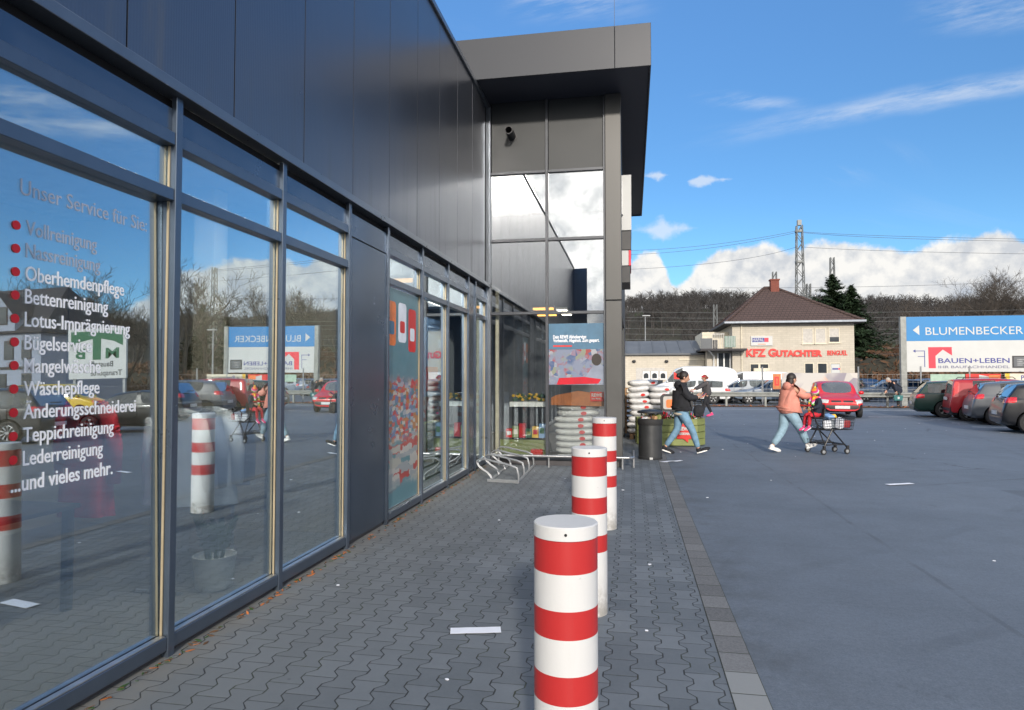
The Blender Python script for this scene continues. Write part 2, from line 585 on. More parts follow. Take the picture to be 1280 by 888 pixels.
mat_bollard('bollard_white', (0.60, 0.60, 0.595), 0.45)
mat_bollard('bollard_red', (0.44, 0.026, 0.026), 0.34)
pbr('black_rubber', (0.016, 0.016, 0.017), 0.75)
pbr('dark_plastic', (0.022, 0.023, 0.026), 0.5)
pbr('bin_metal', (0.060, 0.062, 0.064), 0.38, 0.5, 0.1, 5)
pbr('white_paint', (0.74, 0.75, 0.75), 0.5)
pbr('paint_mark', (0.55, 0.57, 0.60), 0.8, 0, 0.35, 5)
pbr('paper', (0.78, 0.80, 0.86), 0.7, 0, 0.05)
pbr('vinyl_white', (0.85, 0.85, 0.88), 0.6, 0, 0.02)
pbr('vinyl_red', (0.62, 0.012, 0.02), 0.5, 0, 0.03)
pbr('sign_blue', (0.005, 0.17, 0.42), 0.5, 0, 0.05, 1)
pbr('sign_white', (0.47, 0.48, 0.475), 0.55, 0, 0.05, 1)
pbr('sign_red', (0.66, 0.018, 0.045), 0.5, 0, 0.05)
pbr('sign_green', (0.012, 0.10, 0.045), 0.5, 0, 0.05)
pbr('ink_navy', (0.045, 0.05, 0.23), 0.6)
pbr('ink_grey', (0.16, 0.16, 0.24), 0.6)
pbr('letter_red', (0.60, 0.012, 0.006), 0.45)
pbr('mast_steel', (0.21, 0.22, 0.22), 0.6, 0.4, 0.2, 1)
pbr('wire', (0.10, 0.105, 0.115), 0.6)
pbr('cream', (0.60, 0.55, 0.44), 0.8)
pbr('beige_wall', (0.36, 0.32, 0.25), 0.8, 0, 0.08, 1)
pbr('floor_tile', (0.17, 0.16, 0.14), 0.5, 0, 0.1, 2)
pbr('ceiling', (0.45, 0.45, 0.44), 0.9)
pbr('dark_wall', (0.10, 0.11, 0.13), 0.8)
pbr('shutter', (0.46, 0.44, 0.41), 0.7)
pbr('window_dark', (0.030, 0.036, 0.042), 0.12, 0, 0.3, 0.8, 0, 60, 0.8)
pbr('roof_zinc', (0.110, 0.118, 0.128), 0.65, 0.0, 0.15, 0.7)
pbr('barrier_steel', (0.22, 0.23, 0.22), 0.55, 0.3, 0.2, 3)
pbr('red_brick', (0.17, 0.05, 0.035), 0.85)
pbr('balcony_green', (0.15, 0.22, 0.18), 0.6)
pbr('house_blue', (0.24, 0.27, 0.34), 0.8)  # darkened to stand for shade on the townhouse front
pbr('slate', (0.030, 0.028, 0.033), 0.7, 0, 0.25, 2)
pbr('wood_pallet', (0.34, 0.20, 0.10), 0.8, 0, 0.3, 8)
pbr('sack_white', (0.62, 0.62, 0.62), 0.35, 0, 0.1, 10, 0.3, 14)
pbr('orange', (0.74, 0.17, 0.03), 0.5, 0, 0.2, 9)
pbr('orange_brown', (0.42, 0.13, 0.03), 0.5, 0, 0.25, 6)
pbr('rail_green', (0.20, 0.23, 0.075), 0.6, 0, 0.15, 4)
pbr('pot_white', (0.80, 0.80, 0.76), 0.4, 0, 0.04)
pbr('poster_blue', (0.055, 0.145, 0.235), 0.5)
pbr('banner_blue', (0.20, 0.34, 0.58), 0.6)
pbr('banner_green', (0.30, 0.42, 0.34), 0.7)
pbr('skin', (0.52, 0.29, 0.20), 0.55, 0, 0.06)
pbr('skin_child', (0.40, 0.22, 0.15), 0.55, 0, 0.06)
pbr('hair_dark', (0.018, 0.012, 0.010), 0.5, 0, 0.3, 30, 0.4, 120)
pbr('hair_red', (0.16, 0.035, 0.02), 0.6, 0, 0.3, 30)
pbr('hair_grey', (0.36, 0.33, 0.29), 0.6, 0, 0.3, 30)
pbr('cloth_black', (0.013, 0.014, 0.018), 0.85, 0, 0.4, 14, 0.4, 30)
pbr('cloth_pink', (0.62, 0.25, 0.19), 0.8, 0, 0.14, 9, 0.4, 24)
pbr('denim', (0.15, 0.27, 0.38), 0.85, 0, 0.22, 9, 0.35, 24)
pbr('denim_pale', (0.24, 0.36, 0.44), 0.85, 0, 0.2, 9, 0.35, 24)
pbr('cloth_grey', (0.060, 0.056, 0.060), 0.85, 0, 0.2, 12)
pbr('cloth_navy', (0.012, 0.018, 0.034), 0.85, 0, 0.3, 12)
pbr('cloth_red', (0.50, 0.015, 0.03), 0.8)
pbr('cloth_white', (0.74, 0.76, 0.80), 0.8, 0, 0.1, 5, 0.3, 12)
pbr('cloth_cream', (0.52, 0.47, 0.38), 0.8)
pbr('shoe_white', (0.72, 0.71, 0.69), 0.6)
pbr('shoe_pink', (0.78, 0.05, 0.20), 0.5)
pbr('bag_teal', (0.02, 0.12, 0.12), 0.6)
pbr('flower_yellow', (0.70, 0.42, 0.03), 0.6)
pbr('tail_red', (0.55, 0.01, 0.015), 0.12, 0, 0.2, 12, 0, 60, 0.7, 0.6)
pbr('head_lamp', (0.62, 0.62, 0.58), 0.08, 0.3, 0.2, 30, 0, 60, 0.9, 0.8)
pbr('amber', (0.75, 0.20, 0.02), 0.2)
pbr('plate', (0.60, 0.60, 0.60), 0.5)
pbr('rim_silver', (0.38, 0.39, 0.40), 0.35, 0.8)
pbr('rim_black', (0.020, 0.020, 0.022), 0.45, 0.2)
pbr('seat_dark', (0.03, 0.03, 0.034), 0.9)
for nm, c in (('paint_red', (0.55, 0.010, 0.018)), ('paint_darkred', (0.34, 0.010, 0.018)), ('paint_green', (0.005, 0.032, 0.024)),
              ('paint_grey', (0.090, 0.098, 0.112)), ('paint_black', (0.006, 0.007, 0.010)), ('paint_silver', (0.28, 0.31, 0.34)),
              ('paint_white', (0.66, 0.67, 0.67)), ('paint_yellow', (0.52, 0.36, 0.015)), ('paint_blue', (0.05, 0.09, 0.17)),
              ('paint_bluegrey', (0.13, 0.17, 0.23))):
    pbr(nm, c, 0.36, 0.0, 0.05, 3, 0, 60, 0.4, 0.45)
glass('facade_glass', (0.90, 0.94, 0.95), 0.40, 0.74, 0.008, tone=(0.84, 0.94, 1.0))
glass('tower_glass', (0.94, 0.96, 0.95), 0.36, 0.80, 0.008)
glass('car_glass', (0.22, 0.26, 0.27), 0.07, 0.65)
glass('lobby_glass', (0.92, 0.96, 0.97), 0.20, 0.66, 0.008, tone=(0.86, 0.95, 1.0))
glass('entrance_glass', (0.95, 0.97, 0.96), 0.15, 0.70, 0.006)
emis('lamp_warm', (1.0, 0.45, 0.10), 2.5)
emis('fill_light_weak', (1.0, 0.90, 0.74), 8.0)
emis('fill_light_strong', (1.0, 0.90, 0.76), 60.0)  # emission for the added fill lights
pbr('frame_dark', (0.055, 0.060, 0.070), 0.4, 0.3)


def mat_rainbow():
    m, o = newmat('rainbow_knit')
    co = objco()
    x, y, z = sep(co)
    cr = E.nt.nodes.new('ShaderNodeValToRGB')
    cr.color_ramp.interpolation = 'CONSTANT'
    cs = [(0.75, 0.03, 0.12), (0.8, 0.25, 0.02), (0.75, 0.6, 0.05), (0.10, 0.45, 0.10), (0.65, 0.65, 0.6), (0.8, 0.08, 0.35)]
    els = cr.color_ramp.elements
    while len(els) < len(cs):
        els.new(0.5)
    for i, c in enumerate(cs):
        els[i].position = i / len(cs)
        els[i].color = (*c, 1)
    f = (z * 7 + x * 5 + y * 4 + noise_tex(co, 9, 2) * 0.6).fract()
    E.nt.links.new(f.s, cr.inputs[0])
    principled(o, cr.outputs[0], 0.85)


mat_rainbow()


def mat_washed_out():
    '''greyer, half see-through vinyl imitating lettering washed out by reflected sky'''
    m, o = newmat('vinyl_washed_out')  # sky glare over the upper lines, put into the material
    tr = E.nt.nodes.new('ShaderNodeBsdfTransparent')
    p = principled(None, (0.50, 0.50, 0.56), 0.6)
    mx = E.nt.nodes.new('ShaderNodeMixShader')
    mx.inputs[0].default_value = 0.45
    E.nt.links.new(tr.outputs[0], mx.inputs[1])
    E.nt.links.new(p.outputs[0], mx.inputs[2])
    E.nt.links.new(mx.outputs[0], o.inputs[0])


mat_washed_out()


def mat_film():
    '''printed window film: teal ground, stacks of coloured packs lower down'''
    m, o = newmat('window_film')
    co = objco()
    x, y, z = sep(co)
    c = None
    def cells(sy, sz, pal, seed):
        v = E.nt.nodes.new('ShaderNodeTexVoronoi')
        v.distance = 'CHEBYCHEV'
        v.inputs['Scale'].default_value = 1.0
        v.inputs['Randomness'].default_value = 0.75
        wv_ = noise_tex(co, 3.0 + seed, 4, 0.6)
        E.nt.links.new(comb(0.0, (y + wv_ * 0.12) * sy, (z + wv_ * 0.15) * sz + seed), v.inputs['Vector'])
        s_ = E.nt.nodes.new('ShaderNodeSeparateColor')
        E.nt.links.new(v.outputs['Color'], s_.inputs[0])
        cr = E.nt.nodes.new('ShaderNodeValToRGB')
        cr.color_ramp.interpolation = 'CONSTANT'
        es = cr.color_ramp.elements
        while len(es) < len(pal):
            es.new(0.5)
        for i_, q_ in enumerate(pal):
            es[i_].position = i_ / len(pal)
            es[i_].color = (*q_, 1)
        E.nt.links.new(s_.outputs[0], cr.inputs[0])
        return cr.outputs[0]
    busy = cells(11, 24, [(0.42, 0.03, 0.03), (0.30, 0.33, 0.36), (0.10, 0.16, 0.30), (0.45, 0.42, 0.36), (0.40, 0.16, 0.04), (0.06, 0.18, 0.22), (0.48, 0.06, 0.05), (0.22, 0.27, 0.36)], 0.0)
    rows = cells(3, 16, [(0.36, 0.35, 0.30), (0.28, 0.30, 0.30), (0.40, 0.05, 0.04), (0.42, 0.40, 0.36), (0.10, 0.22, 0.24)], 2.0)
    nz = noise_tex(co, 5, 4)
    teal = mixc(nz, (0.045, 0.155, 0.185), (0.095, 0.235, 0.27))
    c = mixc((z + (nz - 0.5) * 0.3).smooth(1.62, 1.50), teal, busy)
    c = mixc((z + (nz - 0.5) * 0.3).smooth(0.95, 0.80), c, rows)
    c = mixc((z + (nz - 0.5) * 0.2).smooth(0.42, 0.30), c, (0.10, 0.22, 0.25))
    dim = mixc(0.10, c, (0.02, 0.03, 0.04))
    principled(o, dim, 0.35, 0, 0.4, 0.25)


mat_film()

# ------------------------------------------------------------------ mesh helpers
class MB:
    def __init__(self):
        self.v, self.f, self.m = [], [], []

    def add(self, vs, fs, m=0):
        b = len(self.v)
        self.v += [tuple(p) for p in vs]
        self.f += [tuple(b + i for i in f) for f in fs]
        self.m += [m] * len(fs)
        return self

    def box(self, x0, x1, y0, y1, z0, z1, m=0):
        vs = [(x, y, z) for x in (x0, x1) for y in (y0, y1) for z in (z0, z1)]
        return self.add(vs, [(0, 1, 3, 2), (4, 6, 7, 5), (0, 4, 5, 1), (2, 3, 7, 6), (0, 2, 6, 4), (1, 5, 7, 3)], m)

    def cbox(self, c, s, m=0, rot=None):
        vs = [Vector((sx * s[0] / 2, sy * s[1] / 2, sz * s[2] / 2)) for sx in (-1, 1) for sy in (-1, 1) for sz in (-1, 1)]
        if rot is not None:
            vs = [rot @ p for p in vs]
        vs = [p + Vector(c) for p in vs]
        return self.add(vs, [(0, 1, 3, 2), (4, 6, 7, 5), (0, 4, 5, 1), (2, 3, 7, 6), (0, 2, 6, 4), (1, 5, 7, 3)], m)

    def tube(self, pts, r, n=8, m=0, caps=True):
        pts = [Vector(p) for p in pts]
        rs = r if isinstance(r, (list, tuple)) else [r] * len(pts)
        rings = []
        ref = None
        for i, p in enumerate(pts):
            d = (pts[min(i + 1, len(pts) - 1)] - pts[max(i - 1, 0)])
            d = d.normalized() if d.length > 1e-9 else Vector((0, 0, 1))
            if ref is None:
                ref = Vector((0, 0, 1)) if abs(d.z) < 0.9 else Vector((1, 0, 0))
            a = d.cross(ref)
            if a.length < 1e-6:
                a = d.cross(Vector((0, 1, 0)))
            a.normalize()
            b = a.cross(d).normalized()
            ref = b
            rings.append([p + a * math.cos(2 * PI * k / n) * rs[i] + b * math.sin(2 * PI * k / n) * rs[i] for k in range(n)])
        vs = [q for ring in rings for q in ring]
        fs = [(i * n + k, i * n + (k + 1) % n, (i + 1) * n + (k + 1) % n, (i + 1) * n + k) for i in range(len(pts) - 1) for k in range(n)]
        if caps:
            fs += [tuple(range(n - 1, -1, -1)), tuple((len(pts) - 1) * n + k for k in range(n))]
        return self.add(vs, fs, m)

    def lathe(self, prof, c=(0, 0, 0), n=32, m=0, axis='Z', mats=None, caps=True):
        vs, fs = [], []
        for (r, h) in prof:
            for k in range(n):
                a = 2 * PI * k / n
                x, y = r * math.cos(a), r * math.sin(a)
                p = (x, y, h) if axis == 'Z' else (h, x, y) if axis == 'X' else (x, h, y)
                vs.append((p[0] + c[0], p[1] + c[1], p[2] + c[2]))
        b = len(self.v)
        self.v += vs
        for i in range(len(prof) - 1):
            for k in range(n):
                self.f.append(tuple(b + q for q in (i * n + k, i * n + (k + 1) % n, (i + 1) * n + (k + 1) % n, (i + 1) * n + k)))
                self.m.append(mats[i] if mats else m)
        if caps and prof[0][0] > 1e-6:
            self.f.append(tuple(b + k for k in range(n - 1, -1, -1))); self.m.append(mats[0] if mats else m)
        if caps and prof[-1][0] > 1e-6:
            self.f.append(tuple(b + (len(prof) - 1) * n + k for k in range(n))); self.m.append(mats[-1] if mats else m)
        return self

    def ell(self, c, r, nu=14, nv=8, m=0, rot=None):
        vs, fs = [], []
        for j in range(nv + 1):
            t = PI * j / nv
            for k in range(nu):
                a = 2 * PI * k / nu
                p = Vector((r[0] * math.sin(t) * math.cos(a), r[1] * math.sin(t) * math.sin(a), r[2] * math.cos(t)))
                if rot is not None:
                    p = rot @ p
                vs.append(p + Vector(c))
        for j in range(nv):
            for k in range(nu):
                fs.append((j * nu + k, (j + 1) * nu + k, (j + 1) * nu + (k + 1) % nu, j * nu + (k + 1) % nu))
        return self.add(vs, fs, m)

    def prism(self, poly, o, u, v, w, m=0):
        """poly in (u, v) from o, thickness vector w"""
        o, u, v, w = map(Vector, (o, u, v, w))
        a = [o + u * p[0] + v * p[1] for p in poly]
        b = [q + w for q in a]
        n = len(poly)
        fs = [tuple(range(n - 1, -1, -1)), tuple(range(n, 2 * n))]
        fs += [(i, (i + 1) % n, n + (i + 1) % n, n + i) for i in range(n)]
        return self.add(a + b, fs, m)

    def build(self, name, mats, parent=None, smooth=False, bevel=0, world=False, segs=2, angle=40):
        if not isinstance(mats, (list, tuple)):
            mats = [mats]
        me = bpy.data.meshes.new(name)
        off = Vector((0, 0, 0))
        if world and parent is not None:
            p = parent
            while p is not None:
                off += p.location
                p = p.parent
        me.from_pydata([tuple(Vector(q) - off) for q in self.v], [], self.f)
        for mn in mats:
            me.materials.append(MATS[mn])
        me.polygons.foreach_set('material_index', self.m)
        bm = bmesh.new()
        bm.from_mesh(me)
        bmesh.ops.remove_doubles(bm, verts=bm.verts, dist=1e-6)
        bmesh.ops.recalc_face_normals(bm, faces=bm.faces)
        bm.to_mesh(me)
        bm.free()
        if smooth:
            me.polygons.foreach_set('use_smooth', [True] * len(me.polygons))
            try:
                me.set_sharp_from_angle(angle=R(angle))
            except Exception:
                pass
        o = bpy.data.objects.new(name, me)
        COL.objects.link(o)
        if parent is not None:
            o.parent = parent
        if bevel:
            bv = o.modifiers.new('bevel', 'BEVEL')
            bv.width = bevel
            bv.segments = segs
            bv.limit_method = 'ANGLE'
            bv.angle_limit = R(40)
        return o


def tag(o, label=None, cat=None, group=None, kind=None):
    if label: o['label'] = label
    if cat: o['category'] = cat
    if group: o['group'] = group
    if kind: o['kind'] = kind
    return o


def thing(name, label, cat, loc=(0, 0, 0), rz=0, group=None):
    o = bpy.data.objects.new(name, None)
    COL.objects.link(o)
    o.empty_display_size = 0.2
    o.location = loc
    o.rotation_euler = (0, 0, rz)
    return tag(o, label, cat, group)


def struct(o):
    return tag(o, kind='structure')


def kids(o):
    return [c for c in bpy.data.objects if c.parent == o]


def copy_tree(o, parent=None):
    c = o.copy()
    COL.objects.link(c)
    c.parent = parent
    for ch in kids(o):
        copy_tree(ch, c)
    return c


def dup(o, loc, rz, label, group=None):
    c = copy_tree(o)
    c.location = loc
    c.rotation_euler = (0, 0, rz)
    c['label'] = label
    if group:
        c['group'] = group
    return c


def text_mesh(s, size=1.0, extrude=0.0, bold=0.0, width=None, small_caps=False, spacing=1.0):
    """text as a list of verts / faces in the xy plane, starting at x = 0"""
    cu = bpy.data.curves.new('t', 'FONT')
    cu.body = s
    cu.size = size
    cu.extrude = extrude
    cu.offset = bold
    cu.resolution_u = 3
    cu.space_character = spacing
    if small_caps:
        cu.small_caps_scale = 0.78
        for i, ch in enumerate(s):
            if ch.islower():
                cu.body_format[i].use_small_caps = True
    ob = bpy.data.objects.new('t', cu)
    COL.objects.link(ob)
    dg = bpy.context.evaluated_depsgraph_get()
    me = bpy.data.meshes.new_from_object(ob.evaluated_get(dg))
    vs = [v.co.copy() for v in me.vertices]
    fs = [tuple(p.vertices) for p in me.polygons]
    bpy.data.objects.remove(ob)
    bpy.data.curves.remove(cu)
    bpy.data.meshes.remove(me)
    x0 = min(v.x for v in vs)
    x1 = max(v.x for v in vs)
    k = (width / (x1 - x0)) if width else 1.0
    vs = [Vector(((v.x - x0) * k, v.y, v.z)) for v in vs]
    return vs, fs, (x1 - x0) * k


def put_text(mb, s, o, u, v, size, m=0, extrude=0.002, bold=0.0, width=None, center=False, **kw):
    vs, fs, w = text_mesh(s, size, extrude, bold, width, **kw)
    o, u, v = Vector(o), Vector(u), Vector(v)
    n = u.cross(v)
    sh = -w / 2 if center else 0
    mb.add([o + u * (p.x + sh) + v * p.y + n * p.z for p in vs], fs, m)
    return w


# ================================================================== THE SETTING
def sheet(name, mat, x0, x1, y0, y1, z):
    return struct(MB().add([(x0, y0, z), (x1, y0, z), (x1, y1, z), (x0, y1, z)], [(0, 1, 2, 3)]).build(name, mat))


FX = -2.60            # front plane of the shop facade
sheet('ground', 'hill_ground', -1500, 1500, -1500, 1500, -0.03)
sheet('car_park', 'asphalt', 0.655, 75, -45, 36.2, 0.0)
sheet('access_road', 'asphalt', -2.6, 0.655, 20.5, 36.2, 0.0)
sheet('pavement', 'pavers', -2.75, 0.478, -9, 20.5, 0.006)
sheet('kerb', 'kerb_stone', 0.478, 0.655, -9, 20.5, 0.009)
sheet('verge', 'leaf_litter', -30, 75, 36.2, 37.6, 0.02)
sheet('yard', 'asphalt', -30, 75, 37.6, 58, -0.01)

mk = MB()
for (a, b) in ((gr(1085, 521.5), gr(1172, 521.5)), (gr(1163, 525), gr(1222, 526)), (gr(1190, 529), gr(1262, 530)), (gr(1215, 534), gr(1300, 536)), (gr(1250, 541), gr(1330, 544))):
    d = (b - a)
    d.z = 0
    q = Vector((-d.y, d.x, 0)).normalized() * 0.055
    mk.add([a - q + Vector((0, 0, .004)), b - q + Vector((0, 0, .004)), b + q + Vector((0, 0, .004)), a + q + Vector((0, 0, .004))], [(0, 1, 2, 3)])
struct(mk.build('parking_marking', 'paint_mark'))
mk = MB()
a, b = gr(800, 512), gr(1130, 512)
mk.add([(a.x, 33.6, .004), (b.x, 33.6, .004), (b.x, 33.72, .004), (a.x, 33.72, .004)], [(0, 1, 2, 3)])
struct(mk.build('road_line', 'paint_mark'))

# ================================================================== THE SHOP
shop = thing('shop_building', 'long dark metal and glass shop with a tall flat canopy over its projecting entrance', 'building', (FX, 2.6, 0))
Y0, Y1 = -6.5, 11.8
GX = FX - 0.055       # glass plane

# upper cladding, panels 0.95 m apart with a dark joint
c = MB()
c.box(FX - 0.30, FX - 0.035, Y0, Y1, 3.30, 6.58, 1)
ys = [2.983 + 0.95 * k for k in range(-10, 10)]
for ya, yb in zip(ys, ys[1:]):
    a, b = max(ya + 0.006, Y0), min(yb - 0.006, Y1 - 0.004)
    if b - a > 0.05:
        c.box(FX - 0.036, FX - 0.012, a, b, 3.31, 6.57, 0)
for ya, yb in zip([-9.0 + 1.0 * k for k in range(7)], [-8.0 + 1.0 * k for k in range(7)]):
    c.box(ya + .006, yb - .006, Y0 - 0.024, Y0, 3.31, 6.57, 0)
c.build('cladding', ['cladding', 'gap_black'], shop, world=True)
c = MB()
c.box(FX - 0.32, FX + 0.022, Y0 - .05, Y1, 6.58, 6.66)
c.build('parapet_cap', 'trim_metal', shop, world=True, bevel=0.006)
c = MB()
c.box(FX - 0.10, FX + 0.045, Y0, Y1 - 0.002, 3.235, 3.30)
c.build('trim_ledge', 'trim_metal', shop, world=True, bevel=0.004)
c = MB()
c.box(FX - 0.14, FX - 0.07, Y0, Y1 - 0.002, 3.165, 3.233)
c.build('shadow_gap', 'gap_black', shop, world=True)
c = MB()
c.box(FX - 0.12, FX - 0.05, Y0, Y1 - 0.002, 0.0, 0.045)
c.build('base_strip', 'plinth', shop, world=True)
c = MB()
c.box(-12.0, FX - 0.31, Y0 + .3, 20.3, 6.30, 6.50)
c.build('roof', 'slate', shop, world=True)
c = MB()
c.box(-12.0, FX - 0.33, Y0 + .05, Y0 + .25, 0, 6.3)
c.box(-12.0, -11.8, Y0 + .05, 20.3, 0, 6.3)
c.build('rear_wall', 'dark_wall', shop, world=True)

bays = []
y = 2.202
while y - 1.188 > Y0:
    bays.append((y - 1.188, y))
    y -= 1.188
bays += [(2.202, 3.39), (3.39, 4.578), (4.578, 5.766), (6.77, 7.96), (7.96, 9.15), (9.15, 10.34), (10.84, 11.70)]
mw = 0.028            # half a mullion
SERVICE = None
for (ya, yb) in bays:
    f = MB()
    # mullion on the far side, its cap proud of the glass, and the horizontal rails
    f.box(FX - 0.035, FX, yb - mw, yb + mw, 0.0, 3.233)
    f.box(FX - 0.13, FX - 0.036, yb - mw + .003, yb + mw - .003, 0.0, 3.16)
    e0, e1 = ya + mw + .001, yb - mw - .001
    f.box(FX - 0.12, FX - 0.008, e0, e1, 2.62, 2.69)
    f.box(FX - 0.12, FX - 0.006, e0, e1, 2.945, 3.02)
    f.box(FX - 0.12, FX - 0.006, e0, e1, 0.045, 0.122)
    w = f.build('window', 'frame_metal', shop, world=True, bevel=0.003, segs=1)
    g = MB()
    if abs(ya - 2.202) < .01:      # this pane leans back a touch
        g.prism([(0, .122), (-.031, 2.62), (-.037, 2.62), (-.006, .122)], (GX, e0, 0), (1, 0, 0), (0, 0, 1), (0, e1 - e0, 0))
    else:
        g.box(GX - 0.006, GX, e0, e1, 0.122, 2.62)
    g.box(GX - 0.006, GX, e0, e1, 2.69, 2.945)
    g.build('pane', 'lobby_glass' if ya > 7.5 else 'facade_glass', w, world=True)
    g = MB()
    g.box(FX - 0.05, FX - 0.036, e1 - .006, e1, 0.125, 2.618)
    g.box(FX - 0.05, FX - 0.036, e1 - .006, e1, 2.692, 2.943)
    g.build('sunlit_strip', 'sunlit_cream', w, world=True)  # strip coloured as the sunlit side of the mullion
    g = MB()
    g.box(FX - 0.048, FX - 0.012, e0 + .002, e1 - .012, 0.124, 0.130)
    g.build('sill_bead', 'steel', w, world=True)
    g = MB()
    g.box(FX - 0.07, FX - 0.03, e0, e1, 3.022, 3.163)
    g.build('fascia', 'fascia_metal', w, world=True)
    if abs(ya - 2.202) < .01:
        SERVICE = w
# solid panels between the windows
for (ya, yb) in ((5.766, 6.77), (10.34, 10.84)):
    f = MB()
    f.box(FX - 0.08, FX - 0.022, ya + mw + .001, yb - mw - .001, 0.05, 2.93)
    f.box(FX - 0.08, FX - 0.024, ya + mw + .001, yb - mw - .001, 2.94, 3.163)
    f.box(FX - 0.12, FX - 0.002, yb - mw, yb + mw, 0.0, 3.233)
    f.build('solid_panel', 'fascia_metal', shop, world=True, bevel=0.004, segs=1)
# corner post with down pipe
f = MB()
f.box(FX - 0.10, FX + 0.05, Y1 - 0.075, Y1 - 0.005, 0.0, 3.233)
f.box(FX - 0.10, FX + 0.05, Y1 - 0.075, Y1 - 0.005, 3.302, 6.60)
f.build('corner_post', 'trim_metal', shop, world=True, bevel=0.006)

# lettering on the cleaner's window, stuck to the inside of the pane
lines = ['Vollreinigung', 'Nassreinigung', 'Oberhemdenpflege', 'Bettenreinigung', 'Lotus-Imprägnierung', 'Bügelservice', 'Mangelwäsche',
         'Wäschepflege', 'Änderungsschneiderei', 'Teppichreinigung', 'Lederreinigung']
UY, UZ = (0, 1, 0), (-0.0124, 0, 1)        # in the plane of the leaning pane
KL = (0 - GX) / 2.60                       # the pane lies a little behind the mullion fronts


def on_pane(y, z):
    z = 1.6 + (z - 1.6) * KL
    return (GX + 0.0025 - 0.0124 * (z - 0.122), y * KL, z)


_, _, wref = text_mesh('Änderungsschneiderei', 1.0)
SZ = 0.655 / wref * KL
t = MB()
put_text(t, 'Unser Service für Sie:', on_pane(2.41, 2.398), UY, UZ, 0.105, 0, 0.0006, 0.0, width=0.76 * KL)
t.build('lettering', 'vinyl_washed_out', SERVICE, world=True)
for i, s in enumerate(lines):
    zb = 2.257 - 0.1015 * i
    t = MB()
    vs_, fs_, w_ = text_mesh(s, 0.095, 0.0006, 0.0014)
    put_text(t, s, on_pane(2.440, zb - 0.030), UY, UZ, 0.095, 0, 0.0006, 0.0006, width=w_ * SZ / 0.095)
    t.build('lettering', 'vinyl_washed_out' if i < 2 else 'vinyl_white', SERVICE, world=True)
    t = MB()
    t.prism([(0.0205 * math.cos(2 * PI * k / 20), 0.0205 * math.sin(2 * PI * k / 20)) for k in range(20)], on_pane(2.393, zb), UY, UZ, (0.0012, 0, 0), 0)
    t.build('bullet', 'vinyl_red', SERVICE, world=True)
t = MB()
put_text(t, '...und vieles mehr.', on_pane(2.385, 2.257 - 0.1015 * 11 - 0.036), UY, UZ, 0.098, 0, 0.0006, 0.0014, width=0.57)
t.build('lettering', 'vinyl_white', SERVICE, world=True)

# ---------------- entrance tower: wall facing the camera at Y = 11.8
TX0, TX1 = FX + 0.055, -0.46
PX1 = -0.17
TY1 = 20.2
SOF = 6.68
m0, m1 = -1.535, -1.485
f = MB()
f.box(TX0, m0 - .004, Y1, Y1 + 0.03, 5.36, SOF - .002)
f.box(m1 + .004, TX1 - 0.03, Y1, Y1 + 0.03, 5.36, SOF - .002)
f.build('wall_panel', 'tower_panel', shop, world=True, bevel=0.004, segs=1)
f = MB()
f.box(m0, m1, Y1 - 0.05, Y1 + 0.05, 0.16, SOF - .004)
f.box(TX1 - .03, TX1, Y1 - 0.05, Y1 + 0.05, 0.16, SOF - .004)
for z in (2.73, 4.07, 5.32):
    f.box(TX0, m0 - .002, Y1 - 0.045, Y1 + 0.05, z, z + 0.05)
    f.box(m1 + .002, TX1 - .032, Y1 - 0.045, Y1 + 0.05, z, z + 0.05)
f.box(TX0, TX1, Y1 - 0.047, Y1 + 0.05, 0.10, 0.155)
tw = f.build('tower_window', 'frame_dark', shop, world=True, bevel=0.003, segs=1)
g = MB()
for xa, xb in ((TX0, m0 - .002), (m1 + .002, TX1 - .032)):
    for za, zb in ((0.157, 2.728), (2.782, 4.068), (4.122, 5.318)):
        g = MB().box(xa, xb, Y1 + 0.004, Y1 + 0.012, za, zb)
        g.build('pane', 'entrance_glass' if za < 1 else 'tower_glass', tw, world=True)
f = MB()
f.box(TX0, TX1, Y1 - 0.03, Y1 + 0.05, 0.0, 0.098)
f.build('plinth', 'plinth', shop, world=True)
f = MB()
f.box(TX1 + .002, PX1, Y1 - 0.06, Y1 + 0.30, 0.0, 2.95)
f.box(TX1 + .002, PX1, Y1 - 0.06, Y1 + 0.30, 2.96, SOF - .003)
f.build('corner_column', 'post_metal', shop, world=True, bevel=0.012)
f = MB()
f.box(TX1, PX1 - 0.03, Y1 + 0.31, TY1, 2.9, SOF - .003)
f.box(TX1, PX1 - 0.03, Y1 + 0.31, 13.2, 0.0, 2.898)
f.box(TX1, PX1 - 0.03, 17.6, TY1, 0.0, 2.898)
f.box(-9, TX1 - .01, TY1 - .2, TY1, 0.0, SOF - .003)
f.build('side_wall', 'tower_panel', shop, world=True)
# canopy slab with fascia all round
CX1, CY0, CY1, CZ1 = 0.335, 10.72, 20.9, 7.36
f = MB()
f.box(-8.0, CX1 - .03, CY0 + .03, CY1 - .03, SOF, 7.30)
f.build('soffit', 'soffit', shop, world=True)
f = MB()
f.box(-8.0, -0.252, CY0, CY0 + .028, SOF - 0.03, CZ1)
f.box(-0.247, CX1, CY0, CY0 + .028, SOF - 0.03, CZ1)
f.box(CX1 - .028, CX1, CY0 + .029, CY1, SOF - 0.03, CZ1)
f.box(-8.0, CX1 - .03, CY0 + .03, CY1, CZ1 - .05, CZ1 - .004)
f.box(-8.0, CX1 - .03, CY1 - .028, CY1, SOF - .03, CZ1 - .06)
f.build('canopy_fascia', 'canopy_metal', shop, world=True, bevel=0.005, segs=1)
f = MB()
p = atY(640, 171, Y1)
f.lathe([(0.075, 0.0), (0.075, -0.34), (0.060, -0.34), (0.060, -0.05)], (p.x, Y1, p.z), 24, axis='Y')
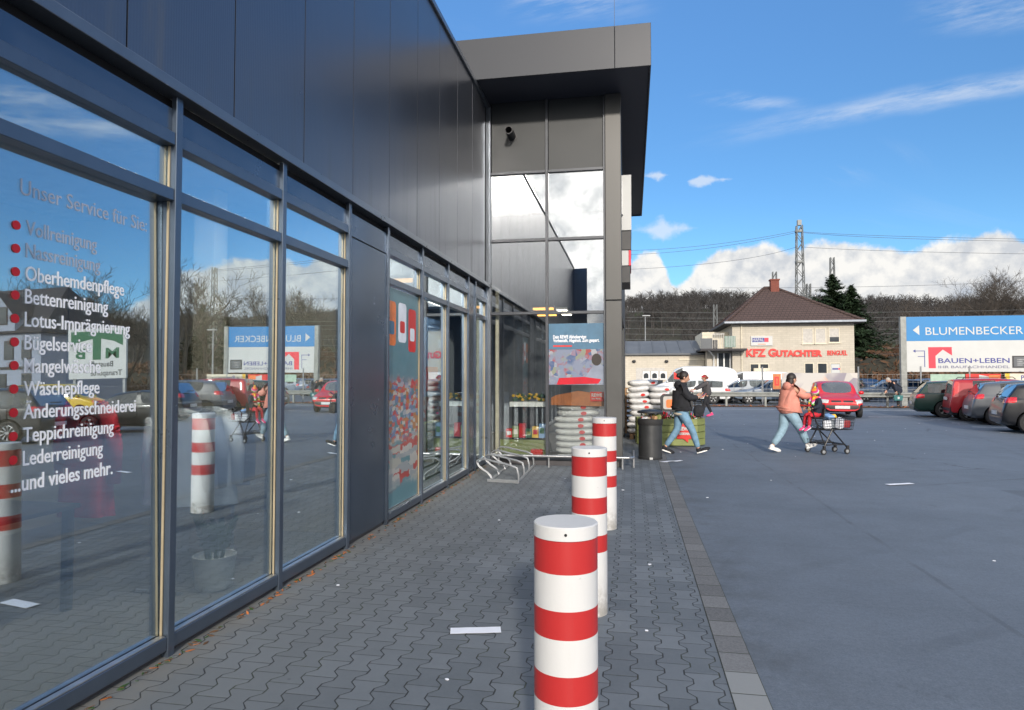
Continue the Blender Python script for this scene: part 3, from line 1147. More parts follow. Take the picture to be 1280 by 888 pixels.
f.lathe([(0.10, 0.0), (0.10, -0.012), (0.076, -0.013)], (p.x, Y1, p.z), 24, axis='Y')
f.build('overflow_pipe', 'dark_plastic', shop, world=True, smooth=True)
# thin lightning rod above the canopy
f = MB()
p = atY(768, 29, CY0 + .3)
f.tube([(p.x, CY0 + .3, CZ1 - .02), (p.x, CY0 + .3, CZ1 + 1.3)], 0.004, 6)
f.build('lightning_rod', 'wire', shop, world=True)

# ---------------- shell and floor of the rooms behind the glass
f = MB()
f.box(-11.8, GX - 0.08, Y0 + .26, TY1 - .2, 0.012, 0.03)
f.box(GX - .079, TX1 - .01, Y1 + .06, TY1 - .2, 0.012, 0.03)
f.build('floor', 'floor_tile', shop, world=True)
f = MB()
f.box(-11.8, FX - 0.32, Y0 + .26, TY1 - .21, 3.32, 3.40)
f.build('ceiling', 'ceiling', shop, world=True)
f = MB()
f.box(-6.2, -6.1, Y0 + .3, 6.2, 0.03, 3.31, 0)
f.box(-6.09, GX - .10, 6.2, 6.3, 0.03, 3.31, 0)
f.box(-4.9, -4.7, 3.1, 3.3, 0.03, 3.31, 0)
f.box(-3.9, -3.7, 5.3, 5.5, 0.03, 3.31, 0)
f.build('partition', 'beige_wall', shop, world=True)
f = MB()
f.box(-5.2, -5.1, 6.32, TY1 - .3, 0.03, 3.31)
f.box(-5.2, TX1 - .02, 18.4, 18.5, 0.03, 6.2)
f.build('inner_wall', 'dark_wall', shop, world=True)
for (x, y) in ((-3.5, 9.6), (-3.4, 13.6), (-1.9, 14.2), (-2.0, 15.6)):
    f = MB()
    f.box(x - .22, x + .22, y - .08, y + .08, 3.06, 3.10)
    lo = f.build('hanging_lamp', 'lamp_warm', None)
    f = MB()
    f.box(x - .24, x + .24, y - .10, y + .10, 3.101, 3.15)
    f.tube([(x, y, 3.15), (x, y, 3.315)], .012, 6)
    f.build('lamp_housing', 'dark_plastic', lo)
    tag(lo, {9.6: 'warm orange strip lamp hanging behind the third lobby window', 13.6: 'orange strip lamp seen high through the left entrance pane',
             14.2: 'orange strip lamp above the blue poster in the entrance', 15.6: 'rear orange strip lamp deep inside the entrance'}[y], 'lamp', 'strip lamps in the lobby')

for i_, (x, y, lab) in enumerate(((-2.82, 4.3, 'added fill light inside the cleaner shop, hidden above the glass'), (-2.87, 8.9, 'added fill light of the lobby, hidden above the windows'), (-4.3, 14.6, 'added fill light deep in the shop left of the entrance'), (-1.7, 16.8, 'added fill light deep inside the entrance'))):
    f = MB()
    f.box(x - .12, x + .12, y - .75, y + .75, 3.245, 3.25)
    lo = f.build('added_fill_light', 'fill_light_strong' if i_ < 2 else 'fill_light_weak', None)  # added fill emitters lifting the dark rooms; the first two hide above the glass
    f = MB()
    f.box(x - .14, x + .14, y - .77, y + .77, 3.251, 3.296)
    f.build('lamp_housing', 'white_paint', lo)  # housing of the added fill light
    tag(lo, lab, 'lamp', 'added fill lights in the shop')

# ---------------- signs projecting from the side wall, seen edge on
sg = thing('projecting_sign', 'white box sign fixed high on the side of the entrance corner column', 'sign', (PX1 - .03, 12.6, 4.3))
MB().box(PX1 - .028, PX1 + 0.175, 12.3, 13.3, 4.32, 5.36).build('sign_box', 'sign_white', sg, world=True, bevel=.01)
MB().box(PX1 - .028, PX1 + 0.02, 12.2, 12.29, 4.6, 5.2).build('bracket', 'galvanised', sg, world=True)
sg = thing('projecting_sign', 'black, white and red box sign just below the white one on the entrance corner', 'sign', (PX1 - .03, 12.6, 3.35))
MB().box(PX1 - .028, PX1 + 0.17, 12.3, 13.3, 3.95, 4.31).build('upper_box', 'dark_plastic', sg, world=True, bevel=.01)
MB().box(PX1 - .028, PX1 + 0.12, 12.3, 13.3, 3.66, 3.945).build('white_box', 'sign_white', sg, world=True, bevel=.01)
MB().box(PX1 + .121, PX1 + 0.165, 12.3, 13.3, 3.66, 3.945).build('red_face', 'sign_red', sg, world=True, bevel=.006)
MB().box(PX1 - .028, PX1 + 0.15, 12.3, 13.3, 3.34, 3.655).build('lower_box', 'dark_plastic', sg, world=True, bevel=.01)

# ================================================================== IN FRONT OF THE SHOP
# bollards
zones = [(0.0, 0), (0.395, 1), (0.500, 0), (0.632, 1), (0.735, 0), (0.868, 1), (0.988, 0)]


def bollard(cx, cy, h, rad, label):
    b = thing('bollard', label, 'bollard', (cx, cy, 0.006), 0, 'striped bollards along the pavement')
    k = h / 1.04
    tops = [z * k for z, _ in zones[1:]] + [h]
    prof, mats = [(rad, 0.0)], []
    for i, (z, mcol) in enumerate(zones[:-1]):
        prof.append((rad, tops[i])); mats.append(mcol)
    f = MB()
    f.lathe(prof, (0, 0, 0), 64, mats=mats)
    f.build('post', ['bollard_white', 'bollard_red'], b, smooth=True)
    f = MB()
    f.lathe([(rad + .001, h - .050 * k), (rad + .001, h - .004), (rad - .003, h), (0.0001, h)], (0, 0, 0), 64)
    f.build('cap', 'bollard_white', b, smooth=True)
    f = MB()
    d = Vector((-cx, -cy, 0)).normalized()
    a = Vector((-d.y, d.x, 0))
    pts = [(0.0055 * math.cos(2 * PI * q / 12), 0.0055 * math.sin(2 * PI * q / 12)) for q in range(12)]
    f.prism(pts, d * (rad - .001) + Vector((0, 0, h - .026)), a, (0, 0, 1), d * .0035)
    f.build('screw', 'gap_black', b)


def bpos(px, zc):
    xc = (px - 640) / 820 * zc
    return xc * math.cos(YAW) - zc * math.sin(YAW), xc * math.sin(YAW) + zc * math.cos(YAW)


for px, zc, h, rad, lab in ((706.5, 2.54, 1.04, .1215, 'nearest red and white striped bollard, its foot outside the picture'),
                            (736, 4.51, 1.11, .1205, 'middle red and white striped bollard, half hidden by the nearest one'),
                            (755, 6.98, 1.16, .1270, 'farthest red and white striped bollard, closest to the entrance column')):
    bx, by = bpos(px, zc)
    bollard(bx, by, h, rad, lab)

# bicycle rack: ground rails and four leaning hoops
br = thing('bicycle_rack', 'silver tube bicycle rack with looped wheel holders by the shop windows', 'bicycle rack', (-1.9, 9.6, 0.006))
a0, a1 = gr(612, 603), gr(647, 605)
b1 = gr(672, 578)
dirr = (b1 - a1)
dirr.z = 0
L = dirr.length
dirr.normalize()
side = (a0 - a1)
side.z = 0
W = side.length
side.normalize()
f = MB()
for q in (0, W):
    s = a1 + side * q
    f.tube([s + Vector((0, 0, .02)), s + dirr * L + Vector((0, 0, .02))], .020, 8)
f.build('ground_rail', 'galvanised', br, smooth=True, world=True)
f = MB()
f.cbox(tuple(a1 + side * W / 2 + Vector((0, 0, .03))), (W + .06, .07, .045), 0, Matrix.Rotation(math.atan2(side.y, side.x), 3, 'Z'))
f.build('foot_plate', 'galvanised', br, world=True, bevel=.004)
for k in range(5):
    s = a1 + dirr * (0.06 + (L - .1) * k / 4) + Vector((0, 0, .02))
    f = MB()
    for dd in (0.0, 0.055):
        pts = []
        for (q, z) in ((0.0, 0.0), (0.0, .10), (.02, .20), (.10, .235), (.25, .27), (.42, .31), (.50, .31), (.545, .27), (.52, .21), (.46, .15), (.40, .11), (.36, .06), (.34, 0.0)):
            pts.append(s + side * (q * W / .36) + dirr * dd + Vector((0, 0, z)))
        f.tube(pts, .0115, 8)
    f.build('wheel_holder', 'galvanised', br, smooth=True, world=True)

# low bumper rail before the entrance glass
rl = thing('bumper_rail', 'low chrome tube rail along the foot of the entrance glass', 'rail', (-1.2, 11.5, 0.006))
f = MB()
f.tube([(-2.45, 11.52, .20), (-.05, 11.52, .20)], .022, 10)
f.tube([(-.05, 11.52, .20), (0.0, 11.56, .20), (0.02, 11.62, .20), (.02, 12.6, .20)], .022, 10)
f.build('tube', 'steel', rl, smooth=True, world=True)
for x, y in ((-2.35, 11.52), (-1.45, 11.52), (-.17, 11.52), (.02, 11.75), (.02, 12.5)):
    MB().tube([(x, y, .006), (x, y, .19)], .018, 10).build('post', 'steel', rl, smooth=True, world=True)

# litter bin
p = gr(813, 574)
bn = thing('litter_bin', 'round dark metal litter bin overflowing under its raised lid', 'litter bin', (p.x, p.y, .006))
MB().lathe([(.225, 0), (.232, .01), (.232, .05), (.225, .055), (.225, .70), (.235, .705), (.235, .76), (.20, .765), (.20, .70), (.0001, .69)], n=40).build('body', 'bin_metal', bn, smooth=True)
MB().lathe([(.236, .66), (.243, .70), (.244, .765), (.236, .775)], n=40).build('liner', 'black_rubber', bn, smooth=True)
MB().lathe([(.0001, .885), (.24, .885), (.25, .90), (.24, .925), (.14, .95), (.0001, .955)], n=40).build('lid', 'dark_plastic', bn, smooth=True)
f = MB()
for k in (0.6, 2.7, 4.8):
    f.tube([(.19 * math.cos(k), .19 * math.sin(k), .70), (.19 * math.cos(k), .19 * math.sin(k), .89)], .010, 6)
f.build('lid_bracket', 'dark_plastic', bn)
MB().box(-.02, .04, -.236, -.228, .01, .05).build('label_plate', 'sign_white', bn)
rr = random.Random(4)
for k in range(14):
    f = MB()
    an, r_ = rr.uniform(0, 6.28), rr.uniform(.03, .19)
    s = [rr.uniform(.05, .13) for _ in range(3)]
    f.cbox((r_ * math.cos(an), r_ * math.sin(an), .76 + rr.uniform(0, .06)), s, 0, Matrix.Rotation(rr.uniform(0, 3), 3, 'Z') @ Matrix.Rotation(rr.uniform(-.6, .6), 3, 'X'))
    o = f.build('refuse', ['paper', 'cream', 'wood_pallet', 'cloth_red', 'rail_green', 'paper'][k % 6], bn, bevel=.008)

# paper slips and small litter
for (x0, x1, yp, lab) in ((563, 626, 789, 'long white paper slip lying on the pavers near the bollards'), (1109, 1140, 606, 'white paper slip lying on the open asphalt at right'),
                          (826, 852, 577.5, 'crumpled pale paper scrap at the foot of the litter bin')):
    a, b = gr(x0, yp, .012), gr(x1, yp - 1.5, .012)
    d = b - a
    q = Vector((-d.y, d.x, 0)).normalized() * (.048 if yp > 600 else .05)
    if yp > 700:
        q *= 1.0
    n = 6
    f = MB()
    vs_ = []
    for i in range(n + 1):
        cc = a + d * (i / n)
        z = .0015 + (.0008 if yp > 600 else .006) * math.sin(i * 1.9 + x0)
        vs_ += [cc - q + Vector((0, 0, z)), cc + q + Vector((0, 0, z * .6)), cc + q + Vector((0, 0, z * .6 + .001)), cc - q + Vector((0, 0, z + .001))]
    fs_ = []
    for i in range(n):
        for k in range(4):
            fs_.append((i * 4 + k, i * 4 + (k + 1) % 4, (i + 1) * 4 + (k + 1) % 4, (i + 1) * 4 + k))
    fs_ += [(0, 1, 2, 3), tuple(n * 4 + k for k in (3, 2, 1, 0))]
    f.add(vs_, fs_)
    tag(f.build('paper_slip', 'paper'), lab, 'paper slip')
f = MB()
for k in range(70):
    if k < 12:
        x, y = rr.uniform(-2.3, .4), rr.uniform(2.6, 11)
        z = .010
    else:
        x, y = rr.uniform(.9, 14), rr.uniform(4, 30)
        z = .004
    s = rr.uniform(.008, .026)
    an = rr.uniform(0, 3)
    f.prism([(math.cos(t_) * s * rr.uniform(.6, 1.2), math.sin(t_) * s * rr.uniform(.4, .9)) for t_ in (0.3, 1.3, 2.4, 3.5, 4.4, 5.5)], (x, y, z), (math.cos(an), math.sin(an), 0), (-math.sin(an), math.cos(an), 0), (0, 0, .004))
tag(f.build('litter', 'paper'), 'tiny pale scraps and specks strewn over pavement and asphalt', 'litter', kind='stuff')
f = MB()
for k in range(240):
    y = rr.uniform(2.4, 11.5)
    x = FX + .0 + abs(rr.gauss(0, .035)) + .01
    s = rr.uniform(.008, .03)
    an = rr.uniform(0, 6)
    f.prism([(0, -s), (s * .35, 0), (0, s), (-s * .35, 0)], (x, y, .010), (math.cos(an), math.sin(an), rr.uniform(-.3, .3)), (-math.sin(an), math.cos(an), rr.uniform(0, .4)), (0, 0, .003), k % 3)
tag(f.build('leaf_debris', ['leaf_litter', 'leaf', 'orange_brown']), 'dead leaves and weeds in the joint under the shop windows', 'leaves', kind='stuff')

# ================================================================== VEHICLES
from mathutils.bvhtree import BVHTree


def eval_mesh(o):
    dg = bpy.context.evaluated_depsgraph_get()
    return bpy.data.meshes.new_from_object(o.evaluated_get(dg))


def drop(*os):
    for o in os:
        d = o.data
        bpy.data.objects.remove(o)
        if d is not None and d.users == 0 and isinstance(d, bpy.types.Mesh):
            bpy.data.meshes.remove(d)


KINDS = {
    # L, W, H, wheel radius, front axle, rear axle (from the nose), belt height, list of stations
    'hatch': dict(L=3.75, W=1.60, H=1.43, r=.285, fa=.72, ra=3.08, belt=.90,
                  st=[(0, .62, .78), (.03, .72, .92), (.10, .80, .97), (.20, .85, 1), (.29, .93, 1), (.43, 1.39, 1), (.60, 1.43, 1), (.625, 1.43, 1), (.80, 1.40, 1), (.88, 1.36, .98), (.965, .93, .96), (.985, .85, .95), (1, .60, .90)],
                  glass=(4, 5, 6, 7, 8), pill=(6,), ws=4, rg=9, cglass=True),
    'panda': dict(L=3.55, W=1.58, H=1.55, r=.285, fa=.68, ra=2.98, belt=.96,
                  st=[(0, .62, .80), (.03, .76, .93), (.10, .86, .98), (.17, .92, 1), (.25, 1.0, 1), (.39, 1.50, 1), (.58, 1.55, 1), (.605, 1.55, 1), (.80, 1.54, 1), (.955, 1.50, .97), (.975, .96, .97), (.99, .80, .96), (1, .58, .93)],
                  glass=(4, 5, 6, 7, 8), pill=(6, 8), ws=4, rg=9, cglass=True),
    'compact': dict(L=4.0, W=1.72, H=1.48, r=.31, fa=.82, ra=3.32, belt=.95,
                    st=[(0, .62, .76), (.03, .74, .90), (.10, .84, .97), (.18, .92, 1), (.25, 1.0, 1), (.42, 1.43, 1), (.60, 1.48, 1), (.625, 1.48, 1), (.80, 1.44, 1), (.90, 1.38, .97), (.965, .98, .97), (.985, .82, .96), (1, .60, .92)],
                    glass=(4, 5, 6, 7), pill=(6,), ws=4, rg=9, cglass=False),
    'wagon': dict(L=4.70, W=1.78, H=1.47, r=.32, fa=.90, ra=3.68, belt=.93,
                  st=[(0, .60, .76), (.02, .70, .90), (.08, .78, .97), (.20, .86, 1), (.31, .94, 1), (.45, 1.40, 1), (.58, 1.45, 1), (.60, 1.45, 1), (.74, 1.45, 1), (.90, 1.40, .97), (.965, .95, .96), (.985, .85, .95), (1, .62, .90)],
                  glass=(4, 5, 6, 7, 8), pill=(6,), ws=4, rg=9, cglass=True),
    'suv': dict(L=4.45, W=1.84, H=1.66, r=.355, fa=.88, ra=3.52, belt=1.06,
                st=[(0, .70, .78), (.03, .86, .92), (.09, .97, .98), (.18, 1.03, 1), (.27, 1.10, 1), (.41, 1.60, 1), (.58, 1.66, 1), (.60, 1.66, 1), (.78, 1.63, 1), (.90, 1.56, .97), (.965, 1.10, .97), (.985, .95, .96), (1, .70, .92)],
                glass=(4, 5, 6, 7, 8), pill=(6,), ws=4, rg=9, cglass=True),
    'van': dict(L=5.4, W=1.98, H=2.28, r=.34, fa=.95, ra=4.30, belt=1.22,
                st=[(0, .72, .80), (.02, .92, .93), (.06, 1.06, .98), (.12, 1.16, 1), (.16, 1.26, 1), (.27, 2.10, 1), (.36, 2.26, 1), (.38, 2.28, 1), (.65, 2.28, 1), (.975, 2.26, .99), (.985, 1.5, .99), (.995, .8, .98), (1, .60, .96)],
                glass=(4, 5), pill=(), ws=4, rg=None, cglass=False),
    'minivan': dict(L=4.85, W=1.88, H=1.93, r=.33, fa=.90, ra=3.85, belt=1.12,
                    st=[(0, .66, .80), (.02, .84, .93), (.07, .96, .98), (.14, 1.06, 1), (.19, 1.16, 1), (.32, 1.82, 1), (.42, 1.92, 1), (.44, 1.93, 1), (.66, 1.93, 1), (.965, 1.90, .98), (.985, 1.2, .98), (.995, .8, .97), (1, .60, .95)],
                    glass=(4, 5, 6, 7, 8), pill=(6,), ws=4, rg=9, cglass=True),
}


def wheel_meshes(r, style):
    w = r * .62
    tyre = MB().lathe([(r * .62, -w / 2), (r * .93, -w / 2), (r, -w * .36), (r, w * .36), (r * .93, w / 2), (r * .62, w / 2)], n=32, axis='Y', caps=False)
    rim = MB()
    rim.lathe([(r * .64, -w * .30), (r * .66, w * .44), (r * .60, w * .46), (r * .57, w * .34)], n=28, axis='Y', caps=False)
    ns = {'five': 5, 'many': 10, 'steel': 0}[style]
    if ns:
        for k in range(ns):
            a = 2 * PI * k / ns
            rot = Matrix.Rotation(a, 3, 'Y')
            p = [Vector(q) for q in ((.06 * r / .3, w * .40, .0), (-.06 * r / .3, w * .40, .0))]
            wd_ = r * (.11 if ns == 5 else .055)
            pts = [Vector((x, yy, z)) for (x, z) in ((-wd_ * .8, .0), (wd_ * .8, .0), (wd_ * 1.25, r * .61), (-wd_ * 1.25, r * .61)) for yy in (w * .30, w * .42)]
            pts = [rot @ q for q in pts]
            rim.add(pts, [(0, 1, 3, 2), (4, 6, 7, 5), (0, 4, 5, 1), (2, 3, 7, 6), (0, 2, 6, 4), (1, 5, 7, 3)])
        rim.lathe([(r * .60, w * .10), (.001, w * .10)], n=24, axis='Y', m=1, caps=False)
    else:
        rim.lathe([(r * .60, w * .20), (r * .50, w * .30), (r * .32, w * .22), (r * .30, w * .40), (.001, w * .42)], n=28, axis='Y', caps=False)
        for k in range(8):
            a = 2 * PI * k / 8
            rim.ell((r * .46 * math.cos(a), w * .285, r * .46 * math.sin(a)), (r * .045, .01, r * .045), 8, 5, 1)
    rim.lathe([(r * .14, w * .30), (r * .14, w * .45), (.001, w * .46)], n=16, axis='Y')
    return tyre, rim


def make_car(name, label, cat, kind, paint, loc, heading, rims='five', group=None, rim_mat='rim_silver', rails=False, plate=True, trim='dark_plastic', braking=False):
    K_ = KINDS[kind]
    L, W, H, r, belt = K_['L'], K_['W'], K_['H'], K_['r'], K_['belt']
    root = thing(name, label, cat, (loc[0], loc[1], 0.0), math.atan2(heading[1], heading[0]), group)
    ax = [L / 2 - K_['fa'], L / 2 - K_['ra']]
    vs, fs, ms = [], [], []
    st = K_['st']
    n = 9
    for i, (fr, zt, wf) in enumerate(st):
        x = L / 2 - fr * L
        w = W / 2 * wf
        green = K_['ws'] < i <= 9
        zb = .20 if 1 < i < 11 else .27
        zs = min(belt, zt - .02) if not green else belt
        if green:
            wr = W / 2 * .84 * (0.98 if i in (5, 9) else 1)
            half = [(0, zb), (w * .80, zb), (w * .95, zb + .10), (w, .55), (w * .975, zs - .02), (w * .95, zs + .02), (wr, zt - .075), (wr * .90, zt - .015), (0, zt)]
        else:
            half = [(0, zb), (w * .80, zb), (w * .95, zb + .10), (w, min(.55, zt - .10)), (w * .985, zs - .07 if zs > .62 else zs - .04), (w * .95, zs - .03), (w * .88, zt - .022), (w * .72, zt - .004), (0, zt + .012)]
            if i == 4:
                half[4], half[5] = (w * .975, zs - .02), (w * .95, zs + .0)
        ring = half + [(-y, z) for (y, z) in reversed(half[1:-1])]
        vs += [(x, y, z) for (y, z) in ring]
    m = len(ring)
    for i in range(len(st) - 1):
        for k in range(m):
            k2 = (k + 1) % m
            fs.append((i * m + k, i * m + k2, (i + 1) * m + k2, (i + 1) * m + k))
            seg = k if k < n - 1 else m - 1 - k
            mt = 0
            if seg <= 1:
                mt = 1
            if i in K_['glass'] and seg == 5 and i not in K_['pill']:
                mt = 2
            if i == K_['ws'] and seg == 7:
                mt = 3
            if K_['rg'] is not None and i == K_['rg'] and seg == 7:
                mt = 4
            if i in (0, 11) and seg in (1, 2):
                mt = 1
            ms.append(mt)
    fs.append(tuple(range(m)))
    ms.append(0)
    fs.append(tuple((len(st) - 1) * m + k for k in reversed(range(m))))
    ms.append(0)
    me = bpy.data.meshes.new('shell')
    me.from_pydata(vs, [], fs)
    for q in (paint, trim, 'car_glass', 'car_glass', 'car_glass', 'black_rubber'):
        me.materials.append(MATS[q])
    me.polygons.foreach_set('material_index', ms)
    bm = bmesh.new(); bm.from_mesh(me)
    cl = bm.edges.layers.float.get('crease_edge') or bm.edges.layers.float.new('crease_edge')
    for e in bm.edges:
        mm = {f.material_index for f in e.link_faces}
        if len(mm) > 1:
            e[cl] = 0.9
    bm.verts.ensure_lookup_table()
    for e in bm.edges:
        ia, ib = e.verts[0].index, e.verts[1].index
        sa, sb_ = divmod(ia, m), divmod(ib, m)
        ka = sa[1] if sa[1] < n else m - sa[1]
        kb = sb_[1] if sb_[1] < n else m - sb_[1]
        if sa[1] == sb_[1] and ka in (4, 6):
            e[cl] = max(e[cl], .40 if ka == 4 else .55)
        if sa[0] == sb_[0] and sa[0] in (0, len(st) - 1):
            e[cl] = max(e[cl], .45)
        if sa[0] == sb_[0] and sa[0] in (9, 10) and K_['rg'] is not None:
            e[cl] = max(e[cl], .45)
    bmesh.ops.recalc_face_normals(bm, faces=bm.faces)
    bm.to_mesh(me); bm.free()
    shell = bpy.data.objects.new('shell', me)
    COL.objects.link(shell)
    ss = shell.modifiers.new('s', 'SUBSURF'); ss.levels = 2; ss.render_levels = 2
    cuts = []
    for q in ax:
        c = MB()
        for sgn in (-1, 1):
            c.lathe([(r * 1.16, sgn * (W / 2 - .30)), (r * 1.16, sgn * (W / 2 + .2))], (q, 0, r), 28, axis='Y')
        co = c.build('cut', 'black_rubber')
        bl = shell.modifiers.new('b', 'BOOLEAN'); bl.operation = 'DIFFERENCE'; bl.object = co; bl.solver = 'EXACT'
        try:
            bl.material_mode = 'TRANSFER'
        except Exception:
            pass
        cuts.append(co)
    em = eval_mesh(shell)
    mats = [x.name if x else paint for x in em.materials]
    names = {}
    V = [v.co.copy() for v in em.vertices]
    groups = {}
    bvh = BVHTree.FromPolygons(V, [tuple(p.vertices) for p in em.polygons])
    for p in em.polygons:
        mn = p.material_index
        key = 'body' if mn in (0, 1) or mn >= 5 else ('side_window' if mn == 2 and True else 'windscreen' if mn == 3 else 'rear_window')
        if mn == 2:
            key = 'side_window_l' if sum(V[q].y for q in p.vertices) > 0 else 'side_window_r'
        groups.setdefault(key, []).append((tuple(p.vertices), mn))
    drop(shell, *cuts)
    for key, fl in groups.items():
        used = sorted({q for f_, _ in fl for q in f_})
        idx = {q: i for i, q in enumerate(used)}
        me = bpy.data.meshes.new('part')
        me.from_pydata([V[q] for q in used], [], [tuple(idx[q] for q in f_) for f_, _ in fl])
        if key == 'body':
            for q in (paint, trim, 'black_rubber'):
                me.materials.append(MATS[q])
            me.polygons.foreach_set('material_index', [0 if a == 0 else 1 if a == 1 else 2 for _, a in fl])
        else:
            me.materials.append(MATS['car_glass'])
        me.polygons.foreach_set('use_smooth', [True] * len(me.polygons))
        try:
            me.set_sharp_from_angle(angle=R(42))
        except Exception:
            pass
        nm = 'side_window' if key.startswith('side_window') else key
        o = bpy.data.objects.new(nm, me)
        COL.objects.link(o)
        o.parent = root
    # wheels
    ty, ri = wheel_meshes(r, rims)
    first = None
    for q in ax:
        for sgn in (1, -1):
            if first is None:
                t_ = ty.build('wheel', 'black_rubber', root, smooth=True)
                rm = ri.build('rim', [rim_mat, 'black_rubber'], t_, smooth=True)
                first = (t_, rm)
            else:
                t_ = first[0].copy(); COL.objects.link(t_); t_.parent = root
                rm = first[1].copy(); COL.objects.link(rm); rm.parent = t_
            t_.location = (q, sgn * (W / 2 - r * .33 - .01), r)
            t_.rotation_euler = (0, 0, 0 if sgn > 0 else PI)
    # lamps, plates, mirrors, handles
    van = kind in ('van', 'minivan')
    hz = .66 if kind != 'suv' else .82
    if van:
        hz = .86
    def patch(grid, bulge=.012, mi=lambda a, b: 0, mb=None):
        """rows of (outside point, aim) pairs laid on the body as a thin lens"""
        mb = mb or MB()
        rows = []
        nr, nc = len(grid), len(grid[0])
        for a_, row in enumerate(grid):
            rr_ = []
            for b_, (p_, q_) in enumerate(row):
                d_ = (Vector(q_) - Vector(p_)).normalized()
                hit = bvh.ray_cast(Vector(p_), d_)
                h_ = hit[0] if hit[0] is not None else Vector(q_)
                edge = min(a_, nr - 1 - a_, b_, nc - 1 - b_)
                rr_.append(h_ - d_ * (bulge * (.35 if edge == 0 else .8 if edge == 1 else 1)))
            rows.append(rr_)
        vs__ = [q_ for r_ in rows for q_ in r_]
        for a_ in range(nr - 1):
            for b_ in range(nc - 1):
                mb.add([rows[a_][b_], rows[a_][b_ + 1], rows[a_ + 1][b_ + 1], rows[a_ + 1][b_]], [(0, 1, 2, 3)], mi(a_, b_))
        return mb

    def corner(end, sgn, a0, a1, z0, z1, nr=6, nc=10, slant=0.0):
        c_ = Vector((end * (L / 2 - .60), sgn * W * .14, 0))
        g_ = []
        for i_ in range(nr):
            row = []
            for j_ in range(nc):
                t_ = j_ / (nc - 1)
                ang = R(a0 + (a1 - a0) * t_)
                z_ = z0 + (z1 - z0) * i_ / (nr - 1)
                z_ += slant * t_
                if i_ in (0, nr - 1) and j_ in (0, nc - 1):
                    z_ += (z1 - z0) * (.12 if i_ == 0 else -.12)
                dd_ = Vector((end * math.cos(ang), sgn * math.sin(ang), 0))
                row.append((c_ + dd_ * 2.0 + Vector((0, 0, z_)), c_ + Vector((0, 0, z_))))
            g_.append(row)
        return g_

    for sgn in (1, -1):
        h0 = hz - .02
        patch(corner(1, sgn, 24, 62, h0 - .07, h0 + .06, slant=.03), .016, lambda a_, b_: 1 if b_ >= 7 else 0).build('headlight', ['head_lamp', 'amber'], root, smooth=True)
        tl = {'panda': (28, 58, .86, 1.42, 0), 'compact': (26, 66, .84, 1.00, .03), 'wagon': (24, 68, .74, .90, .02), 'suv': (18, 64, .93, 1.08, .02), 'van': (38, 52, .8, 1.5, 0), 'minivan': (38, 54, .85, 1.5, 0)}.get(kind, (30, 60, .70, .92, 0))
        patch(corner(-1, sgn, *tl[:4], slant=tl[4]), .014).build('tail_light', 'tail_red', root, smooth=True)
        f = MB().ell((L / 2 - K_['st'][4][0] * L - .10, sgn * (W / 2 + .07), belt + .06), (.06, .10, .075), 12, 8)
        f.build('mirror', paint, root, smooth=True)
        f = MB()
        for q in ((.47 * L, .62 * L) if not van else (.36 * L,)):
            f.cbox((L / 2 - q - .12, sgn * (W / 2 - .004), belt - .11), (.16, .03, .028))
        f.build('door_handle', trim, root, bevel=.006)
        f = MB()
        for q in (K_['st'][5][0] * L * .92, K_['st'][6][0] * L + .03) + ((.79 * L,) if not van and kind != 'wagon' else (.76 * L,) if kind == 'wagon' else ()):
            f.cbox((L / 2 - q, sgn * (W / 2 - .006), (.36 + belt) / 2), (.007, .014, belt - .40))
        f.build('door_seam', 'gap_black', root)
    def front(y0, y1, z0, z1, mb=None, end=1, nr=4, nc=9):
        g_ = [[((end * (L / 2 + 1), y0 + (y1 - y0) * j_ / (nc - 1), z0 + (z1 - z0) * i_ / (nr - 1)), (0, y0 + (y1 - y0) * j_ / (nc - 1), z0 + (z1 - z0) * i_ / (nr - 1))) for j_ in range(nc)] for i_ in range(nr)]
        return patch(g_, .010, mb=mb)

    f = front(.04, W * .24, hz - .05, hz + .02)
    front(-W * .24, -.04, hz - .05, hz + .02, f)
    f.build('grille', 'dark_plastic', root, smooth=True)
    front(-W * .36, W * .36, .34, .50).build('bumper_intake', 'dark_plastic', root, smooth=True)
    front(-W * .42, W * .42, .36, .46, end=-1).build('rear_bumper_strip', trim, root, smooth=True)
    if plate:
        MB().cbox((L / 2 + .028, 0, .42), (.02, .52, .11)).build('number_plate', 'plate', root, bevel=.003)
        MB().cbox((-L / 2 - .012 + (.0 if kind not in ('compact',) else 0), 0, .56 if kind != 'panda' else .80), (.03, .52, .11)).build('number_plate', 'plate', root, bevel=.003)
    f = MB()
    for xq in (.05 * L, -.20 * L):
        for sgn in (1, -1):
            f.cbox((xq - .0, sgn * W * .22, .55), (.42, .46, .22))
            f.cbox((xq - .24, sgn * W * .22, .86), (.12, .46, .60), 0, Matrix.Rotation(-.2, 3, 'Y'))
            f.cbox((xq - .30, sgn * W * .22, 1.20 if not van else 1.3), (.08, .24, .16))
    f.build('seat', 'seat_dark', root, bevel=.04)
    if rails:
        for sgn in (1, -1):
            zr = H + .035
            MB().tube([(.06 * L, sgn * W * .36, zr - .07), (.04 * L, sgn * W * .36, zr), (-.36 * L, sgn * W * .355, zr - .01), (-.38 * L, sgn * W * .35, zr - .08)], .016, 6).build('roof_rail', 'dark_plastic', root, smooth=True)
    if kind in ('compact', 'hatch', 'suv', 'wagon'):
        MB().cbox((-L / 2 + .115, 0, belt + .13 if kind != 'wagon' else belt + .12), (.03, .5, .02), 0, Matrix.Rotation(.5, 3, 'Y')).build('wiper', 'black_rubber', root)
    return root


def carpos(px, py):
    p = gr(px, py)
    return Vector((p.x, p.y))


